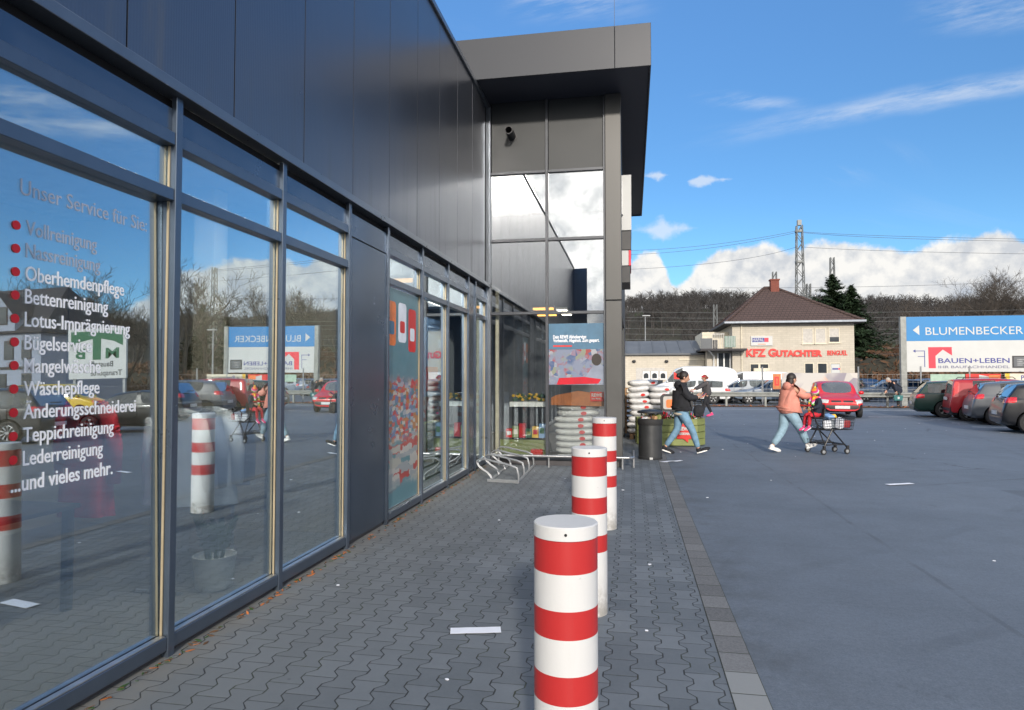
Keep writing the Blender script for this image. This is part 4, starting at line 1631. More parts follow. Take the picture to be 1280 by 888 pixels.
# the small red hatchback rolling towards the camera
p = carpos(1053, 523)
d = (-p).normalized()
a = R(9)
d = Vector((d.x * math.cos(a) - d.y * math.sin(a), d.x * math.sin(a) + d.y * math.cos(a)))
c = p - d * (3.75 / 2 - .05)
red_car = make_car('small_car', 'small red hatchback driving towards the camera behind the shopping cart', 'car', 'hatch', 'paint_red', c, d, 'steel', rim_mat='rim_black')

# the parked row at right: noses away from the lane
row_h = Vector((0.97, -0.24)).normalized()
def parked(px_rearwheel, py, kind, **kw):
    """put the near rear wheel on the ground at this spot"""
    K_ = KINDS[kind]
    g = carpos(px_rearwheel, py) if px_rearwheel is not None else Vector(py)
    h = kw.pop('h', row_h)
    n_ = Vector((h.y, -h.x))          # right side of the car
    centre = g + h * (-(K_['L'] / 2) + K_['ra']) - n_ * (K_['W'] / 2 - .1)
    return make_car(loc=centre, heading=h, kind=kind, **kw)


parked(1181, 522.5, 'wagon', name='estate_car', label='dark green estate car parked at the left end of the row under the big sign', cat='car', paint='paint_green', rims='five', trim='paint_green')
parked(1211, 527, 'panda', name='small_car', label='red upright hatchback with roof rails parked beside the green estate', cat='car', paint='paint_darkred', rims='five', rails=True)
parked(1246, 532, 'compact', name='small_car', label='grey rounded hatchback with black steel wheels parked beside the red one', cat='car', paint='paint_grey', rims='steel', rim_mat='rim_black', trim='paint_grey')
parked(1290, 543, 'compact', name='small_car', label='black hatchback cut by the right edge of the picture', cat='car', paint='paint_black', rims='five', trim='paint_black', braking=True)
parked(None, (12.1, 15.8), 'suv', name='off_road_car', label='black off-road car, seen only mirrored in the cleaner window', cat='car', paint='paint_black', rims='many', trim='dark_plastic', rails=True)
make_car('delivery_van', 'yellow van, seen only mirrored in the cleaner window below the green sign', 'van', 'minivan', 'paint_yellow', (27.5, 33.0), (-.96, .28), 'steel')

# beyond the crash barrier
make_car('delivery_van', 'white high-roof van parked before the garage building', 'van', 'van', 'paint_white', bpos(868, 43), (-1, 0.05), 'steel', plate=False)
lv_ = make_car('delivery_van', 'white van parked under the lit house wall behind the silver cars', 'van', 'van', 'paint_white', bpos(940, 44), (-1, -.06), 'steel', plate=False)
lv_.scale = (1, 1, .86)
zz = [('white estate car behind the barrier left of the woman in the grey vest', 'wagon', 'paint_white', bpos(862, 39.5), (-1, .1)),
      ('silver estate car parked behind the barrier near the white van', 'wagon', 'paint_silver', bpos(925, 40.5), (-1, .1)),
      ('grey-blue car with bright wheel parked behind the barrier beside the woman in pink', 'wagon', 'paint_bluegrey', bpos(965, 38.6), (-1, .0)),
      ('blue-grey car behind the barrier right behind the bending man', 'wagon', 'paint_bluegrey', bpos(1108, 42), (-1, .05)),
      ('dark blue car behind the barrier beside the sign post', 'compact', 'paint_blue', bpos(1150, 46), (-1, .2)),
      ('pale blue car behind the barrier seen under the big sign', 'compact', 'paint_bluegrey', bpos(1190, 49), (-1, .1)),
      ('dark parked car farther back between house and bending man', 'compact', 'paint_black', bpos(1083, 47), (.2, -1))]
for lab, kd, pt, lc, hd in zz:
    make_car('estate_car' if kd == 'wagon' else 'small_car', lab, 'car', kd, pt, lc, hd, 'five', 'cars behind the barrier', plate=False)

# ================================================================== BEYOND THE CAR PARK
rs = random.Random(11)
# crash barrier
gy = 36.9
gb_ = thing('crash_barrier', 'long grey steel crash barrier along the edge of the car park', 'barrier', (14, gy, 0))
prof = [(0.0, .52), (-.045, .55), (-.045, .60), (.0, .635), (.0, .665), (-.045, .70), (-.045, .755), (0.0, .785)]
f = MB()
xa, xb = 2.0, 21.6
vs_ = []
for x in (xa, xb):
    vs_ += [(x, gy + q, z) for q, z in prof] + [(x, gy + q + .012, z) for q, z in reversed(prof)]
n = len(prof) * 2
f.add(vs_, [(k, (k + 1) % n, n + (k + 1) % n, n + k) for k in range(n)] + [tuple(range(n)), tuple(range(2 * n - 1, n - 1, -1))])
f.build('rail', 'barrier_steel', gb_, world=True)
x = 3.0
while x < 21.6:
    MB().box(x - .05, x + .05, gy + .02, gy + .12, 0, .76).build('post', 'barrier_steel', gb_, world=True)
    x += 2.0

# wire fence with posts and a printed windbreak
fy = 38.6
fn = thing('wire_fence', 'wire mesh fence with grey posts behind the crash barrier', 'fence', (18, fy, 0))
for px in (953, 1073, 1151, 1212, 1290, 1350):
    q = atY(px, 470, fy)
    MB().tube([(q.x, fy, 0), (q.x, fy, 2.15)], .045, 8).build('post', 'galvanised', fn, world=True)
f = MB()
x0, x1 = atY(905, 470, fy).x, 42
k = x0
while k < x1:
    f.box(k - .002, k + .002, fy - .003, fy + .003, .1, 1.72)
    k += .25
for z in (.1, .5, .9, 1.3, 1.72):
    f.box(x0, x1, fy - .009, fy - .004, z - .004, z + .004)
f.build('mesh', 'galvanised', fn, world=True)
q0, q1 = atY(977, 480, fy), atY(1072, 480, fy)
f = MB()
f.box(q0.x, q1.x, fy - .03, fy - .012, .72, 1.80)
tag(f.build('painted_banner', 'graffiti'), 'printed grey and orange banner stretched on the fence behind the red car', 'banner')
q0, q1 = atY(966, 480, fy), atY(976, 480, fy)
f = MB()
f.box(q0.x, q1.x, fy - .04, fy - .02, .9, 1.75, 0)
f.box(q0.x + .08, q1.x - .1, fy - .045, fy - .041, 1.1, 1.6, 1)
f.box(q0.x + .18, q1.x - .18, fy - .049, fy - .046, 1.2, 1.5, 0)
tag(f.build('notice_board', ['orange_brown', 'letter_red']), 'small orange-brown board with a red mark on the fence', 'board')
for (xa, xb, za, zb, mt, lab) in ((1163, 1206, 1.28, 1.73, 'banner_green', 'pale green banner on the fence under the big sign'),
                                  (1207, 1251, 1.36, 1.74, 'letter_red', 'red and white banner on the fence under the big sign'),
                                  (1256, 1330, 1.15, 1.76, 'cream', 'cream banner with a yellow edge on the fence at far right')):
    q0, q1 = atY(xa, 480, fy), atY(xb, 480, fy)
    f = MB()
    f.box(q0.x, q1.x, fy - .03, fy - .012, za, zb, 0)
    mats = [mt, 'sign_white', 'flower_yellow', 'ink_navy', 'orange']
    w = q1.x - q0.x
    if xa == 1207:
        f.prism([(0, 0), (w * .55, 0), (w * .35, .2), (0, .32)], (q0.x + w * .38, fy - .034, za + .02), (1, 0, 0), (0, 0, 1), (0, .003, 0), 1)
        f.box(q0.x + w * .66, q1.x - .05, fy - .038, fy - .035, za + .06, zb - .06, 4)
    if xa == 1256:
        f.box(q0.x + .01, q0.x + .22, fy - .036, fy - .032, za, zb, 2)
        put_text(f, 'Prof', (q0.x + .75, fy - .032, za + .28), (1, 0, 0), (0, 0, 1), .34, 3, .001, .006)
    tag(f.build('fence_banner', mats), lab, 'banner')

# leaf strip
f = MB()
for k in range(420):
    x, y = rs.uniform(4, 30), rs.uniform(36.3, 37.5)
    s = rs.uniform(.03, .10)
    a = rs.uniform(0, 6)
    f.prism([(0, -s), (s * .5, 0), (0, s), (-s * .5, 0)], (x, y, .03 + rs.uniform(0, .04)), (math.cos(a), math.sin(a), rs.uniform(-.4, .4)), (-math.sin(a), math.cos(a), rs.uniform(0, .6)), (0, 0, .004), k % 2)
tag(f.build('fallen_leaves', ['leaf_litter', 'orange_brown']), 'brown fallen leaves along the foot of the crash barrier', 'leaves', kind='stuff')

# ---------------- the big blue and white sign
sgn = thing('advertising_sign', 'large blue and white sign on two grey posts behind the parked cars', 'sign', (17.9, 39.35, 0))
SX0, SX1, SY = 14.85, 21.0, 39.35
SZ0, SZ1, SZM = 1.86, 4.88, 3.55
MB().box(SX0, SX1, SY, SY + .10, SZ0, SZM - .004).build('lower_panel', 'sign_white', sgn, world=True)
MB().box(SX0, SX1, SY, SY + .10, SZM, SZ1).build('upper_panel', 'sign_blue', sgn, world=True)
MB().box(SX0 - .30, SX0 - .005, SY - .05, SY + .20, 0, SZ1 + .02).build('post', 'barrier_steel', sgn, world=True, bevel=.01)
MB().box(SX1 + .005, SX1 + .30, SY - .05, SY + .20, 0, SZ1 + .02).build('post', 'barrier_steel', sgn, world=True, bevel=.01)
UX = (1, 0, 0)


def sxz(px, py):
    q = atY(px, py, SY)
    return q.x, q.z


f = MB()
ax, az = sxz(1141, 413)
f.prism([(0, 0), (.32, .27), (.32, -.27)], (ax, SY - .006, az), UX, UZ, (0, .004, 0))
tx, tz = sxz(1157, 418.5)
tx2, _ = sxz(1279, 410)
put_text(f, 'BLUMENBECKER', (tx, SY - .004, tz - .02), UX, UZ, .60, 0, .002, .0, width=tx2 - tx)
f.build('lettering', 'sign_white', sgn, world=True)
f = MB()
hx0, hz0 = sxz(1161, 460.5)
hx1, hz1 = sxz(1190, 434)
w, h = hx1 - hx0, hz1 - hz0
f.prism([(0, 0), (0, h), (w, h), (w, h * .60), (w * .62, h * .88), (w * .30, h * .58), (w * .30, 0)], (hx0, SY - .006, hz0), UX, UZ, (0, .004, 0))
f.build('house_mark', 'sign_red', sgn, world=True)
f = MB()
tx, tz = sxz(1173, 454)
tx2, _ = sxz(1262, 452)
put_text(f, 'BAUEN+LEBEN', (tx, SY - .008, tz), UX, UZ, .37, 0, .002, .004, width=tx2 - tx)
ax, az = sxz(1141, 439)
bx, bz = sxz(1156, 459)
f.box(ax + .1, bx, SY - .006, SY - .002, az - .018, az + .018)
f.prism([(0, 0), (.13, .09), (.13, -.09)], (ax, SY - .006, az), UX, UZ, (0, .004, 0))
f.box(bx - .018, bx + .018, SY - .0065, SY - .0025, bz, az + .018)
f.box(bx - .34, bx - .02, SY - .006, SY - .002, az - .32, az - .29)
f.build('lettering', 'ink_navy', sgn, world=True)
f = MB()
tx, tz = sxz(1173, 460.5)
put_text(f, 'IHR BAUFACHHANDEL', (tx, SY - .008, tz), UX, UZ, .20, 0, .002, .002, width=tx2 - tx)
f.build('lettering', 'ink_grey', sgn, world=True)
f = MB()
px0, pz0 = sxz(1265.5, 460)
px1, pz1 = SX1 - .15, sxz(1265, 445)[1]
f.box(px0, px1, SY - .02, SY - .001, pz0, pz1, 0)
f.box(px0 + .07, px1 - .07, SY - .024, SY - .021, pz0 + .06, pz1 - .06, 1)
for k in range(4):
    f.box(px0 + .22, px1 - .35 + .1 * (k % 2), SY - .027, SY - .0245, pz0 + .13 + .10 * k, pz0 + .165 + .10 * k, 2)
f.build('opening_hours_panel', ['dark_plastic', 'roof_zinc', 'galvanised'], sgn, world=True)

# green and white sign further right, seen mirrored in the first window
sg2 = thing('advertising_sign', 'green and white builders sign, seen mirrored in the cleaner window', 'sign', (31.6, 40.2, 0))
GX0, GX1, GY = 29.3, 33.9, 40.1
GU = 1.1
MB().box(GX0, GX1, GY, GY + .15, 1.2, 4.75).build('panel', 'sign_white', sg2, world=True)
f = MB()
f.box(GX0 + .25, GX1 - .25, GY - .012, GY - .002, 4.05, 4.55)
f.prism([(0, 0), (0, .55), (.42, .36), (1.35, .14), (1.72, .02), (1.72, -1.05), (2.38, -1.05), (2.38, .02), (2.75, .14), (3.68, .36), (4.1, .55), (4.1, 0), (3.6, 0)] if False else
        [(1.72, -1.0), (2.38, -1.0), (2.38, .5), (1.72, .5)], (GX0 + .25, GY - .012, 3.55), UX, UZ, (0, .008, 0))
for (a_, b_) in ((GX0 + .25, 1), (GX1 - .25, -1)):
    f.prism([(0, 0), (0, -.55), (.7 * b_, -.22), (1.72 * b_, -.02), (1.72 * b_, 0)], (a_, GY - .012, 4.05), UX, UZ, (0, .008, 0))
put_text(f, 'M', (GX0 + .55, GY - .006, 2.65), UX, UZ, 1.0, 0, .003, .03, width=1.05)
put_text(f, 'B', (GX1 - 1.35, GY - .006, 2.65), UX, UZ, 1.0, 0, .003, .03, width=.78)
f.build('emblem', 'sign_green', sg2, world=True)
f = MB()
put_text(f, 'Baustoffe', (GX0 + 1.0, GY - .006, 2.05), UX, UZ, .55, 0, .002, .008)
put_text(f, 'Transporte', (GX0 + .3, GY - .006, 1.42), UX, UZ, .55, 0, .002, .008)
f.build('lettering', 'window_dark', sg2, world=True)
for x in (GX0 + .3, GX1 - .3):
    MB().box(x - .1, x + .1, GY + .151, GY + .3, -1.1, 4.6).build('post', 'galvanised', sg2, world=True)
sg2.location.z = 1.1

# ---------------- the pale house with red lettering
HY = 52.5


def hx(px):
    return atY(px, 440, HY).x


def hz(py, px=990):
    return atY(px, py, HY).z


X0, X1 = hx(915.5), hx(1068)
EZ = hz(403.5)
HB = HY + 9.0
ho = thing('house', 'pale brick two storey house with dark hipped roof and red wall lettering', 'house', ((X0 + X1) / 2, HY + 4, 0))
MB().box(X0, X1, HY, HB, 0, EZ).build('wall', 'pale_brick', ho, world=True)
rz0 = EZ
ov = .55
rA, rB = (X0 + (X1 - X0) * .37, HY + 4.5), (X0 + (X1 - X0) * .47, HY + 4.5)
RZ = atY(974, 360, HY + 4.5).z
f = MB()
v = [(X0 - ov, HY - ov, rz0), (X1 + ov, HY - ov, rz0), (X1 + ov, HB + ov, rz0), (X0 - ov, HB + ov, rz0), (rA[0], rA[1], RZ), (rB[0], rB[1], RZ)]
f.add(v, [(0, 1, 5, 4), (1, 2, 5), (2, 3, 4, 5), (3, 0, 4), (3, 2, 1, 0)])
rf = f.build('roof', 'roof_tiles', ho, world=True)
f = MB()
f.tube([(rA[0], rA[1], RZ), (rB[0], rB[1], RZ)], .14, 8)
for a_, b_ in (((X0 - ov, HY - ov), rA), ((X1 + ov, HY - ov), rB), ((X1 + ov, HB + ov), rB), ((X0 - ov, HB + ov), rA)):
    f.tube([(a_[0], a_[1], rz0 + .05), (b_[0], b_[1], RZ)], .12, 8)
f.build('ridge_tiles', 'roof_tiles', rf, world=True, smooth=True)
q = atY(968, 370, HY + 4.2)
f = MB()
f.box(q.x - .32, q.x + .32, HY + 3.9, HY + 4.5, RZ - 1.2, RZ + .55)
f.box(q.x - .38, q.x + .38, HY + 3.85, HY + 4.55, RZ + .551, RZ + .66)
f.build('chimney', 'red_brick', rf, world=True)
q = atY(952, 372, HY + 5)
MB().box(q.x - .14, q.x + .14, HY + 4.9, HY + 5.2, RZ - 2.0, RZ - .15).build('vent_pipe', 'galvanised', rf, world=True)
f = MB()
f.box(X0 - ov - .1, X1 + ov + .1, HY - ov - .13, HY - ov - .002, rz0 - .04, rz0 + .10)
f.box(X0 - ov - .13, X0 - ov - .002, HY - ov, HB + ov, rz0 - .04, rz0 + .10)
f.build('gutter', 'trim_metal', ho, world=True)
f = MB()
f.box(X0 - ov, X1 + ov, HY - ov, HB + ov, rz0 - .10, rz0 - .045)
f.build('eaves_board', 'slate', ho, world=True)
q = hx(927)
MB().tube([(q, HY - .06, 0), (q, HY - .06, EZ - .1)], .055, 8).build('downpipe', 'cream', ho, world=True)


def window(px0, py0, px1, py1, style, sillw=True):
    x0, x1 = hx(px0), hx(px1)
    z1, z0 = hz(py0), hz(py1)
    f = MB()
    t_ = .06
    f.box(x0, x1, HY - .03, HY - .002, z1 - t_, z1)
    f.box(x0, x1, HY - .03, HY - .002, z0, z0 + t_)
    f.box(x0, x0 + t_, HY - .03, HY - .002, z0 + t_ + .001, z1 - t_ - .001)
    f.box(x1 - t_, x1, HY - .03, HY - .002, z0 + t_ + .001, z1 - t_ - .001)
    if style == 'double':
        xm = (x0 + x1) / 2
        f.box(xm - .07, xm + .07, HY - .03, HY - .002, z0 + t_ + .001, z1 - t_ - .001)
    w = f.build('window', 'cream', ho, world=True)
    mt = {'shut': 'shutter', 'gap': 'shutter'}.get(style, 'window_dark')
    f = MB()
    f.box(x0 + t_, x1 - t_, HY - .012, HY - .001, z0 + t_, z1 - t_)
    if style in ('shut', 'gap'):
        n_ = 16
        for k in range(n_):
            za = z0 + t_ + (z1 - z0 - 2 * t_) * k / n_
            if style == 'gap' and k < 3:
                continue
            f.box(x0 + t_, x1 - t_, HY - .018, HY - .0125, za + .008, za + (z1 - z0 - 2 * t_) / n_ - .004)
    f.build('roller_shutter' if style in ('shut', 'gap') else 'pane', 'window_dark' if style == 'gap' else mt, w, world=True) if style != 'gap' else None
    if style == 'gap':
        g = MB().box(x0 + t_, x1 - t_, HY - .012, HY - .001, z0 + t_, z0 + .42)
        g.build('pane', 'window_dark', w, world=True)
        g = MB().box(x0 + t_, x1 - t_, HY - .020, HY - .001, z0 + .421, z1 - t_)
        g.build('roller_shutter', 'shutter', w, world=True)
    if sillw:
        MB().box(x0 - .08, x1 + .08, HY - .10, HY - .001, z0 - .07, z0 - .002).build('sill', 'cream', w, world=True)
    return w


window(1003, 410.5, 1017, 430, 'shut')
window(1019, 410.5, 1033, 430, 'shut')
window(1036, 410.5, 1050, 429, 'gap')
window(1005, 454, 1017, 469.5, 'plain')
window(1021, 454, 1034, 469.5, 'plain')
wn_ = window(1037, 454, 1051, 469.5, 'plain')
f = MB()
x0, x1 = hx(1038.5), hx(1049.5)
f.box(x0, x1, HY - .016, HY - .0125, hz(468), hz(455.5), 0)
f.box(x0 + .08, x0 + .5, HY - .02, HY - .0165, hz(462.5), hz(460.5), 1)
f.box(x0 + .5, x0 + .63, HY - .02, HY - .0165, hz(462.5), hz(460.5), 2)
f.build('window_poster', ['sign_white', 'ink_navy', 'sign_red'], wn_, world=True)
window(937, 454.5, 961, 466, 'double')
f = MB()
f.box(hx(941), hx(960), HY - .5, HY - .035, hz(464.5), hz(460.5))
f.build('awning_box', 'cream', ho, world=True)
# lettering
f = MB()
put_text(f, 'KFZ Gutachter', (hx(932.5), HY - .06, hz(445.5)), UX, UZ, .80, 0, .03, .034, width=hx(1027.5) - hx(932.5), small_caps=True)
f.build('lettering', 'letter_red', ho, world=True)
f = MB()
put_text(f, 'BENGUEL', (hx(1034), HY - .04, hz(444.5)), UX, UZ, .50, 0, .02, .010, width=hx(1059) - hx(1034))
f.build('lettering', 'letter_red', ho, world=True)
sb = thing('wall_sign', 'small white wall sign with blue and red mark above the red lettering', 'sign', (hx(952), HY - .05, hz(426)))
MB().box(hx(938.5), hx(965.5), HY - .10, HY - .01, hz(432), hz(420)).build('board', 'sign_white', sb, world=True)
MB().box(hx(940), hx(955.5), HY - .106, HY - .101, hz(427.5), hz(422.3)).build('blue_field', 'ink_navy', sb, world=True)
MB().box(hx(955.6), hx(960.5), HY - .106, HY - .101, hz(427.5), hz(422.3)).build('red_field', 'sign_red', sb, world=True)
f = MB()
put_text(f, 'HAPAL', (hx(940.6), HY - .108, hz(426.6)), UX, UZ, .34, 0, .001, .003, width=hx(955) - hx(940.8))
f.build('lettering', 'sign_white', sb, world=True)
f = MB()
f.box(hx(947), hx(957), HY - .105, HY - .101, hz(430.6), hz(429.8))
f.build('small_line', 'orange', sb, world=True)

# side annex with balcony
AX0 = atY(878, 440, HY + 1).x
f = MB()
f.box(AX0 + .3, X0 - .002, HY + .6, HB, 0, hz(437))
f.build('annex_wall', 'pale_brick', ho, world=True)
f = MB()
f.box(AX0 - .35, X0 + .9, HY - 1.1, HY + .55, hz(438.5), hz(436))
f.box(AX0 - .35, X0 - .01, HY + .56, HB, hz(438), hz(436))
f.build('balcony_slab', 'slate', ho, world=True)
f = MB()
x0, x1 = hx(903.5), hx(917)
f.box(x0, x1, HY - 1.06, HY - 1.0, hz(434.5), hz(420.5), 0)
k = x0 + .1
while k < x1:
    f.box(k, k + .03, HY - 1.075, HY - 1.061, hz(434), hz(421), 1)
    k += .12
f.build('balcony_panel', ['balcony_green', 'galvanised'], ho, world=True)
f = MB()
x2 = hx(889)
k = x2
while k < x0:
    f.box(k - .02, k + .02, HY - 1.05, HY - 1.02, hz(436), hz(418.5))
    k += .16
f.box(x2, x0, HY - 1.06, HY - 1.01, hz(418.4), hz(417.2))
f.build('balcony_railing', 'shutter', ho, world=True)
f = MB()
f.box(AX0 - .3, x2 - .03, HY - .95, HY - .9, hz(436), hz(423))
f.build('balcony_wall', 'roof_zinc', ho, world=True)
f = MB()
f.box(x2 + .1, hx(898), HY + .2, HY + .5, hz(436) + .05, hz(424))
f.build('balcony_clutter', 'dark_plastic', ho, world=True, bevel=.05)
f = MB()
f.box(AX0 + .1, X0 - .01, HY + 2, HB - 1, hz(436), hz(412))
f.build('upper_annex', 'cream', ho, world=True)
f = MB()
f.box(hx(898), hx(914.5), HY + .54, HY + .597, 0.1, hz(441))
f.build('glass_door', 'window_dark', ho, world=True)
f = MB()
for px in (898.2, 906, 914):
    f.box(hx(px) - .05, hx(px) + .05, HY + .48, HY + .538, .1, hz(441))
f.box(hx(898), hx(914.5), HY + .48, HY + .536, hz(467), hz(465.5))
f.build('door_frame', 'white_paint', ho, world=True)
f = MB()
q = hx(893)
f.tube([(hx(884), HY - .9, hz(438.5)), (hx(886), HY - .5, hz(439)), (q, HY + .2, hz(445)), (q, HY + .45, hz(450)), (q, HY + .45, 0)], .05, 8)
f.build('drain_pipe', 'white_paint', ho, world=True, smooth=True)

# low garage building with grey metal roof
GYY = HY + 2.0
gz = atY(830, 444, GYY).z
gt = atY(830, 428, GYY + 5).z
GXa, GXb = -14.0, AX0 + .25
ga_ = thing('garage_building', 'low pale brick garage building with a grey metal roof left of the house', 'building', (2, GYY + 3, 0))
MB().box(GXa, GXb, GYY, GYY + 8, 0, gz).build('wall', 'garage_brick', ga_, world=True)
f = MB()
f.add([(GXa, GYY - .3, gz), (GXb, GYY - .3, gz), (GXb, GYY + 5, gt), (GXa, GYY + 5, gt), (GXb, GYY + 8.2, gz), (GXa, GYY + 8.2, gz), (GXa, GYY - .3, gz + .12), (GXb, GYY - .3, gz + .12), (GXb, GYY + 5, gt + .12), (GXa, GYY + 5, gt + .12)],
      [(6, 7, 8, 9), (0, 1, 7, 6), (2, 3, 9, 8), (0, 6, 9, 3), (1, 2, 8, 7), (2, 4, 5, 3)])
k = GXa + .3
while k < GXb:
    f.add([(k, GYY - .28, gz + .121), (k + .05, GYY - .28, gz + .121), (k + .05, GYY + 4.98, gt + .121), (k, GYY + 4.98, gt + .121), (k, GYY - .28, gz + .17), (k + .05, GYY - .28, gz + .17), (k + .05, GYY + 4.98, gt + .17), (k, GYY + 4.98, gt + .17)],
          [(4, 5, 6, 7), (0, 1, 5, 4), (1, 2, 6, 5), (3, 0, 4, 7)])
    k += 1.1
f.build('roof', 'roof_zinc', ga_, world=True)


def gz_(px, py):
    q = atY(px, py, GYY)
    return q.x, q.z


x0, z1 = gz_(795, 460)
x1, z0 = gz_(831, 495)
f = MB()
f.box(x0, x1, GYY - .04, GYY - .002, z1 - 1.0, z1)
f.build('roller_door', 'shutter', ga_, world=True)
f = MB()
f.box(x0 + .15, x1 - .15, GYY - .03, GYY - .003, .05, z1 - 1.01)
f.build('door_opening', 'window_dark', ga_, world=True)
for px in (792.5, 833):
    q = gz_(px, 452)
    MB().ell((q[0], GYY - .12, q[1]), (.16, .12, .12), 10, 6).build('wall_lamp', 'dark_plastic', ga_, world=True, smooth=True)
f = MB()
q = gz_(848, 449)
f.box(q[0], q[0] + 3.6, GYY - .06, GYY - .002, q[1] - .10, q[1] + .02)
f.build('cornice', 'cream', ga_, world=True)

# ---------------- large white shop hall behind the right sign (mirrored only), dark railway embankment
tz_ = thing('townhouse', 'large pale gabled house with slate roof, seen mirrored in the cleaner window', 'house', (50, 56, 0))
f = MB()
f.box(43.5, 62, 52, 62, 0, 7.2)
f.add([(46.0, 51.6, 7.2), (49.6, 51.6, 7.2), (49.6, 51.6, 8.6), (47.8, 51.6, 10.6), (46.0, 51.6, 8.6), (46.0, 56, 7.2), (49.6, 56, 7.2), (49.6, 56, 8.6), (47.8, 56, 10.6), (46.0, 56, 8.6)],
      [(0, 1, 2, 3, 4), (1, 6, 7, 2), (0, 4, 9, 5), (0, 5, 6, 1)])
f.build('wall', 'house_blue', tz_, world=True)
f = MB()
f.add([(43, 51.5, 7.0), (62.5, 51.5, 7.0), (62.5, 62.5, 7.0), (43, 62.5, 7.0), (45.5, 57, 12.0), (62.5, 57, 12.0)], [(0, 1, 5, 4), (2, 3, 4, 5), (3, 0, 4), (1, 2, 5), (3, 2, 1, 0)])
f.add([(45.7, 51.3, 8.5), (47.8, 51.3, 10.9), (49.9, 51.3, 8.5), (45.7, 57, 8.5), (47.8, 57, 10.9), (49.9, 57, 8.5)], [(0, 1, 4, 3), (1, 2, 5, 4)])
f.build('roof', 'slate', tz_, world=True)
for (x, z, w_, h_) in ((46.9, 7.9, .8, 1.5), (48.0, 7.9, .8, 1.5), (44.6, 4.6, .9, 1.6), (46.6, 4.6, .9, 1.6), (48.4, 4.6, .9, 1.6), (51, 4.6, .9, 1.6), (53.5, 4.6, .9, 1.6), (44.6, 1.3, .9, 1.8), (47.4, 1.3, .9, 1.8), (51, 1.3, .9, 1.8), (54, 1.3, .9, 1.8), (56, 4.6, .9, 1.6)):
    yq = 51.57 if z > 7 else 51.97
    f = MB()
    f.box(x - .1, x + w_ + .1, yq - .03, yq, z - .1, z + h_ + .1)
    wq = f.build('window', 'slate', tz_, world=True)
    MB().box(x, x + w_, yq - .05, yq - .032, z, z + h_).build('pane', 'window_dark', wq, world=True)
f = MB()
f.box(43.4, 62.1, 51.9, 51.99, 3.6, 3.85)
f.build('string_course', 'slate', tz_, world=True)

tz_.location.x += 5.0

# building behind the camera: only its outline shows, mirrored in the entrance glass
bb = thing('flat_building', 'dark building behind the viewer, mirrored low in the entrance glass', 'building', (6, -46, 0))
f = MB()
f.box(4, 22, -58, -46, 0, 9.0)
f.box(8, 13, -56, -48, 9.001, 12.0)
f.box(22.001, 40, -60, -47, 0, 7.0)
f.build('wall', 'dark_wall', bb, world=True)
f = MB()
f.box(3.8, 22.2, -58.2, -45.8, 9.0, 9.0 - .001 + .3)
f.build('roof_edge', 'galvanised', bb, world=True)

# ---------------- terrain: embankment and hill
def hill_h(x, y):
    d = math.hypot(x, y)
    az = math.degrees(math.atan2(x, y))
    # railway embankment
    t = max(0.0, min(1.0, (y - 84 - 0.05 * x) / 10))
    h = 4.2 * t * t * (3 - 2 * t)
    s = max(0.0, min(1.0, (d - 130) / 290))
    s = s * s * (3 - 2 * s)
    ridge = 34 + 2.0 * math.sin(az * .13 + 1) + 1.5 * math.sin(az * .31) - 9 * max(0, min(1, (az - 14) / 14))
    h += ridge * s
    return h


NA, ND = 150, 70
vs_, fs_ = [], []
for i in range(ND):
    d = 78 + (640 - 78) * (i / (ND - 1)) ** 1.5
    for j in range(NA):
        az = R(-40 + 130 * j / (NA - 1))
        x, y = d * math.sin(az), d * math.cos(az)
        edge = min(1, j / 12, (NA - 1 - j) / 12)
        vs_.append((x, y, hill_h(x, y) * edge - .02 + (rs.uniform(-.25, .25) if i > 5 else 0)))
fs_ = [(i * NA + j, i * NA + j + 1, (i + 1) * NA + j + 1, (i + 1) * NA + j) for i in range(ND - 1) for j in range(NA - 1)]
f = MB().add(vs_, fs_)
struct(f.build('hill', 'hill_ground', smooth=True, angle=180))


# ---------------- trees
def branches(seed, height, levels, spread=.55, crown0=.25, kids_=(3, 5), decay=.68, upw=.25):
    """list of (p0, p1, r0, r1, level)"""
    rg = random.Random(seed)
    out_ = []

    def grow(p, d, length, rad, lv):
        nseg = 3 if lv == 0 else 2
        q = p
        pts = [(p, rad)]
        for s in range(nseg):
            d = (d + Vector((rg.gauss(0, .10), rg.gauss(0, .10), rg.gauss(.04, .06))) * (1 + lv * .5)).normalized()
            q2 = q + d * length / nseg
            r2 = rad * (1 - .5 * (s + 1) / nseg) if lv < levels else rad * (1 - .7 * (s + 1) / nseg)
            out_.append((q, q2, pts[-1][1], r2, lv))
            pts.append((q2, r2))
            q = q2
        if lv >= levels:
            return
        nk = rg.randint(*kids_) + (3 if lv == 0 else 0)
        for k in range(nk):
            t = crown0 + (1 - crown0) * (k + rg.random()) / nk if lv == 0 else .25 + .75 * (k + rg.random()) / nk
            ii = min(int(t * nseg), nseg - 1)
            fr = t * nseg - ii
            base = pts[ii][0].lerp(pts[ii + 1][0], fr)
            rb = pts[ii][1] * (1 - fr) + pts[ii + 1][1] * fr
            a = rg.uniform(0, 2 * PI)
            side = Vector((math.cos(a), math.sin(a), 0))
            side = (side - d * side.dot(d)).normalized() if (side - d * side.dot(d)).length > .01 else Vector((1, 0, 0))
            nd = (d * rg.uniform(.55, .95) + side * rg.uniform(spread, spread * 1.7) + Vector((0, 0, upw))).normalized()
            grow(base, nd, length * rg.uniform(decay - .14, decay + .08) * (1.15 - .45 * t if lv == 0 else 1), rb * rg.uniform(.5, .68), lv + 1)

    grow(Vector((0, 0, 0)), Vector((0, 0, 1)), height * .62, height * .022, 0)
    return out_


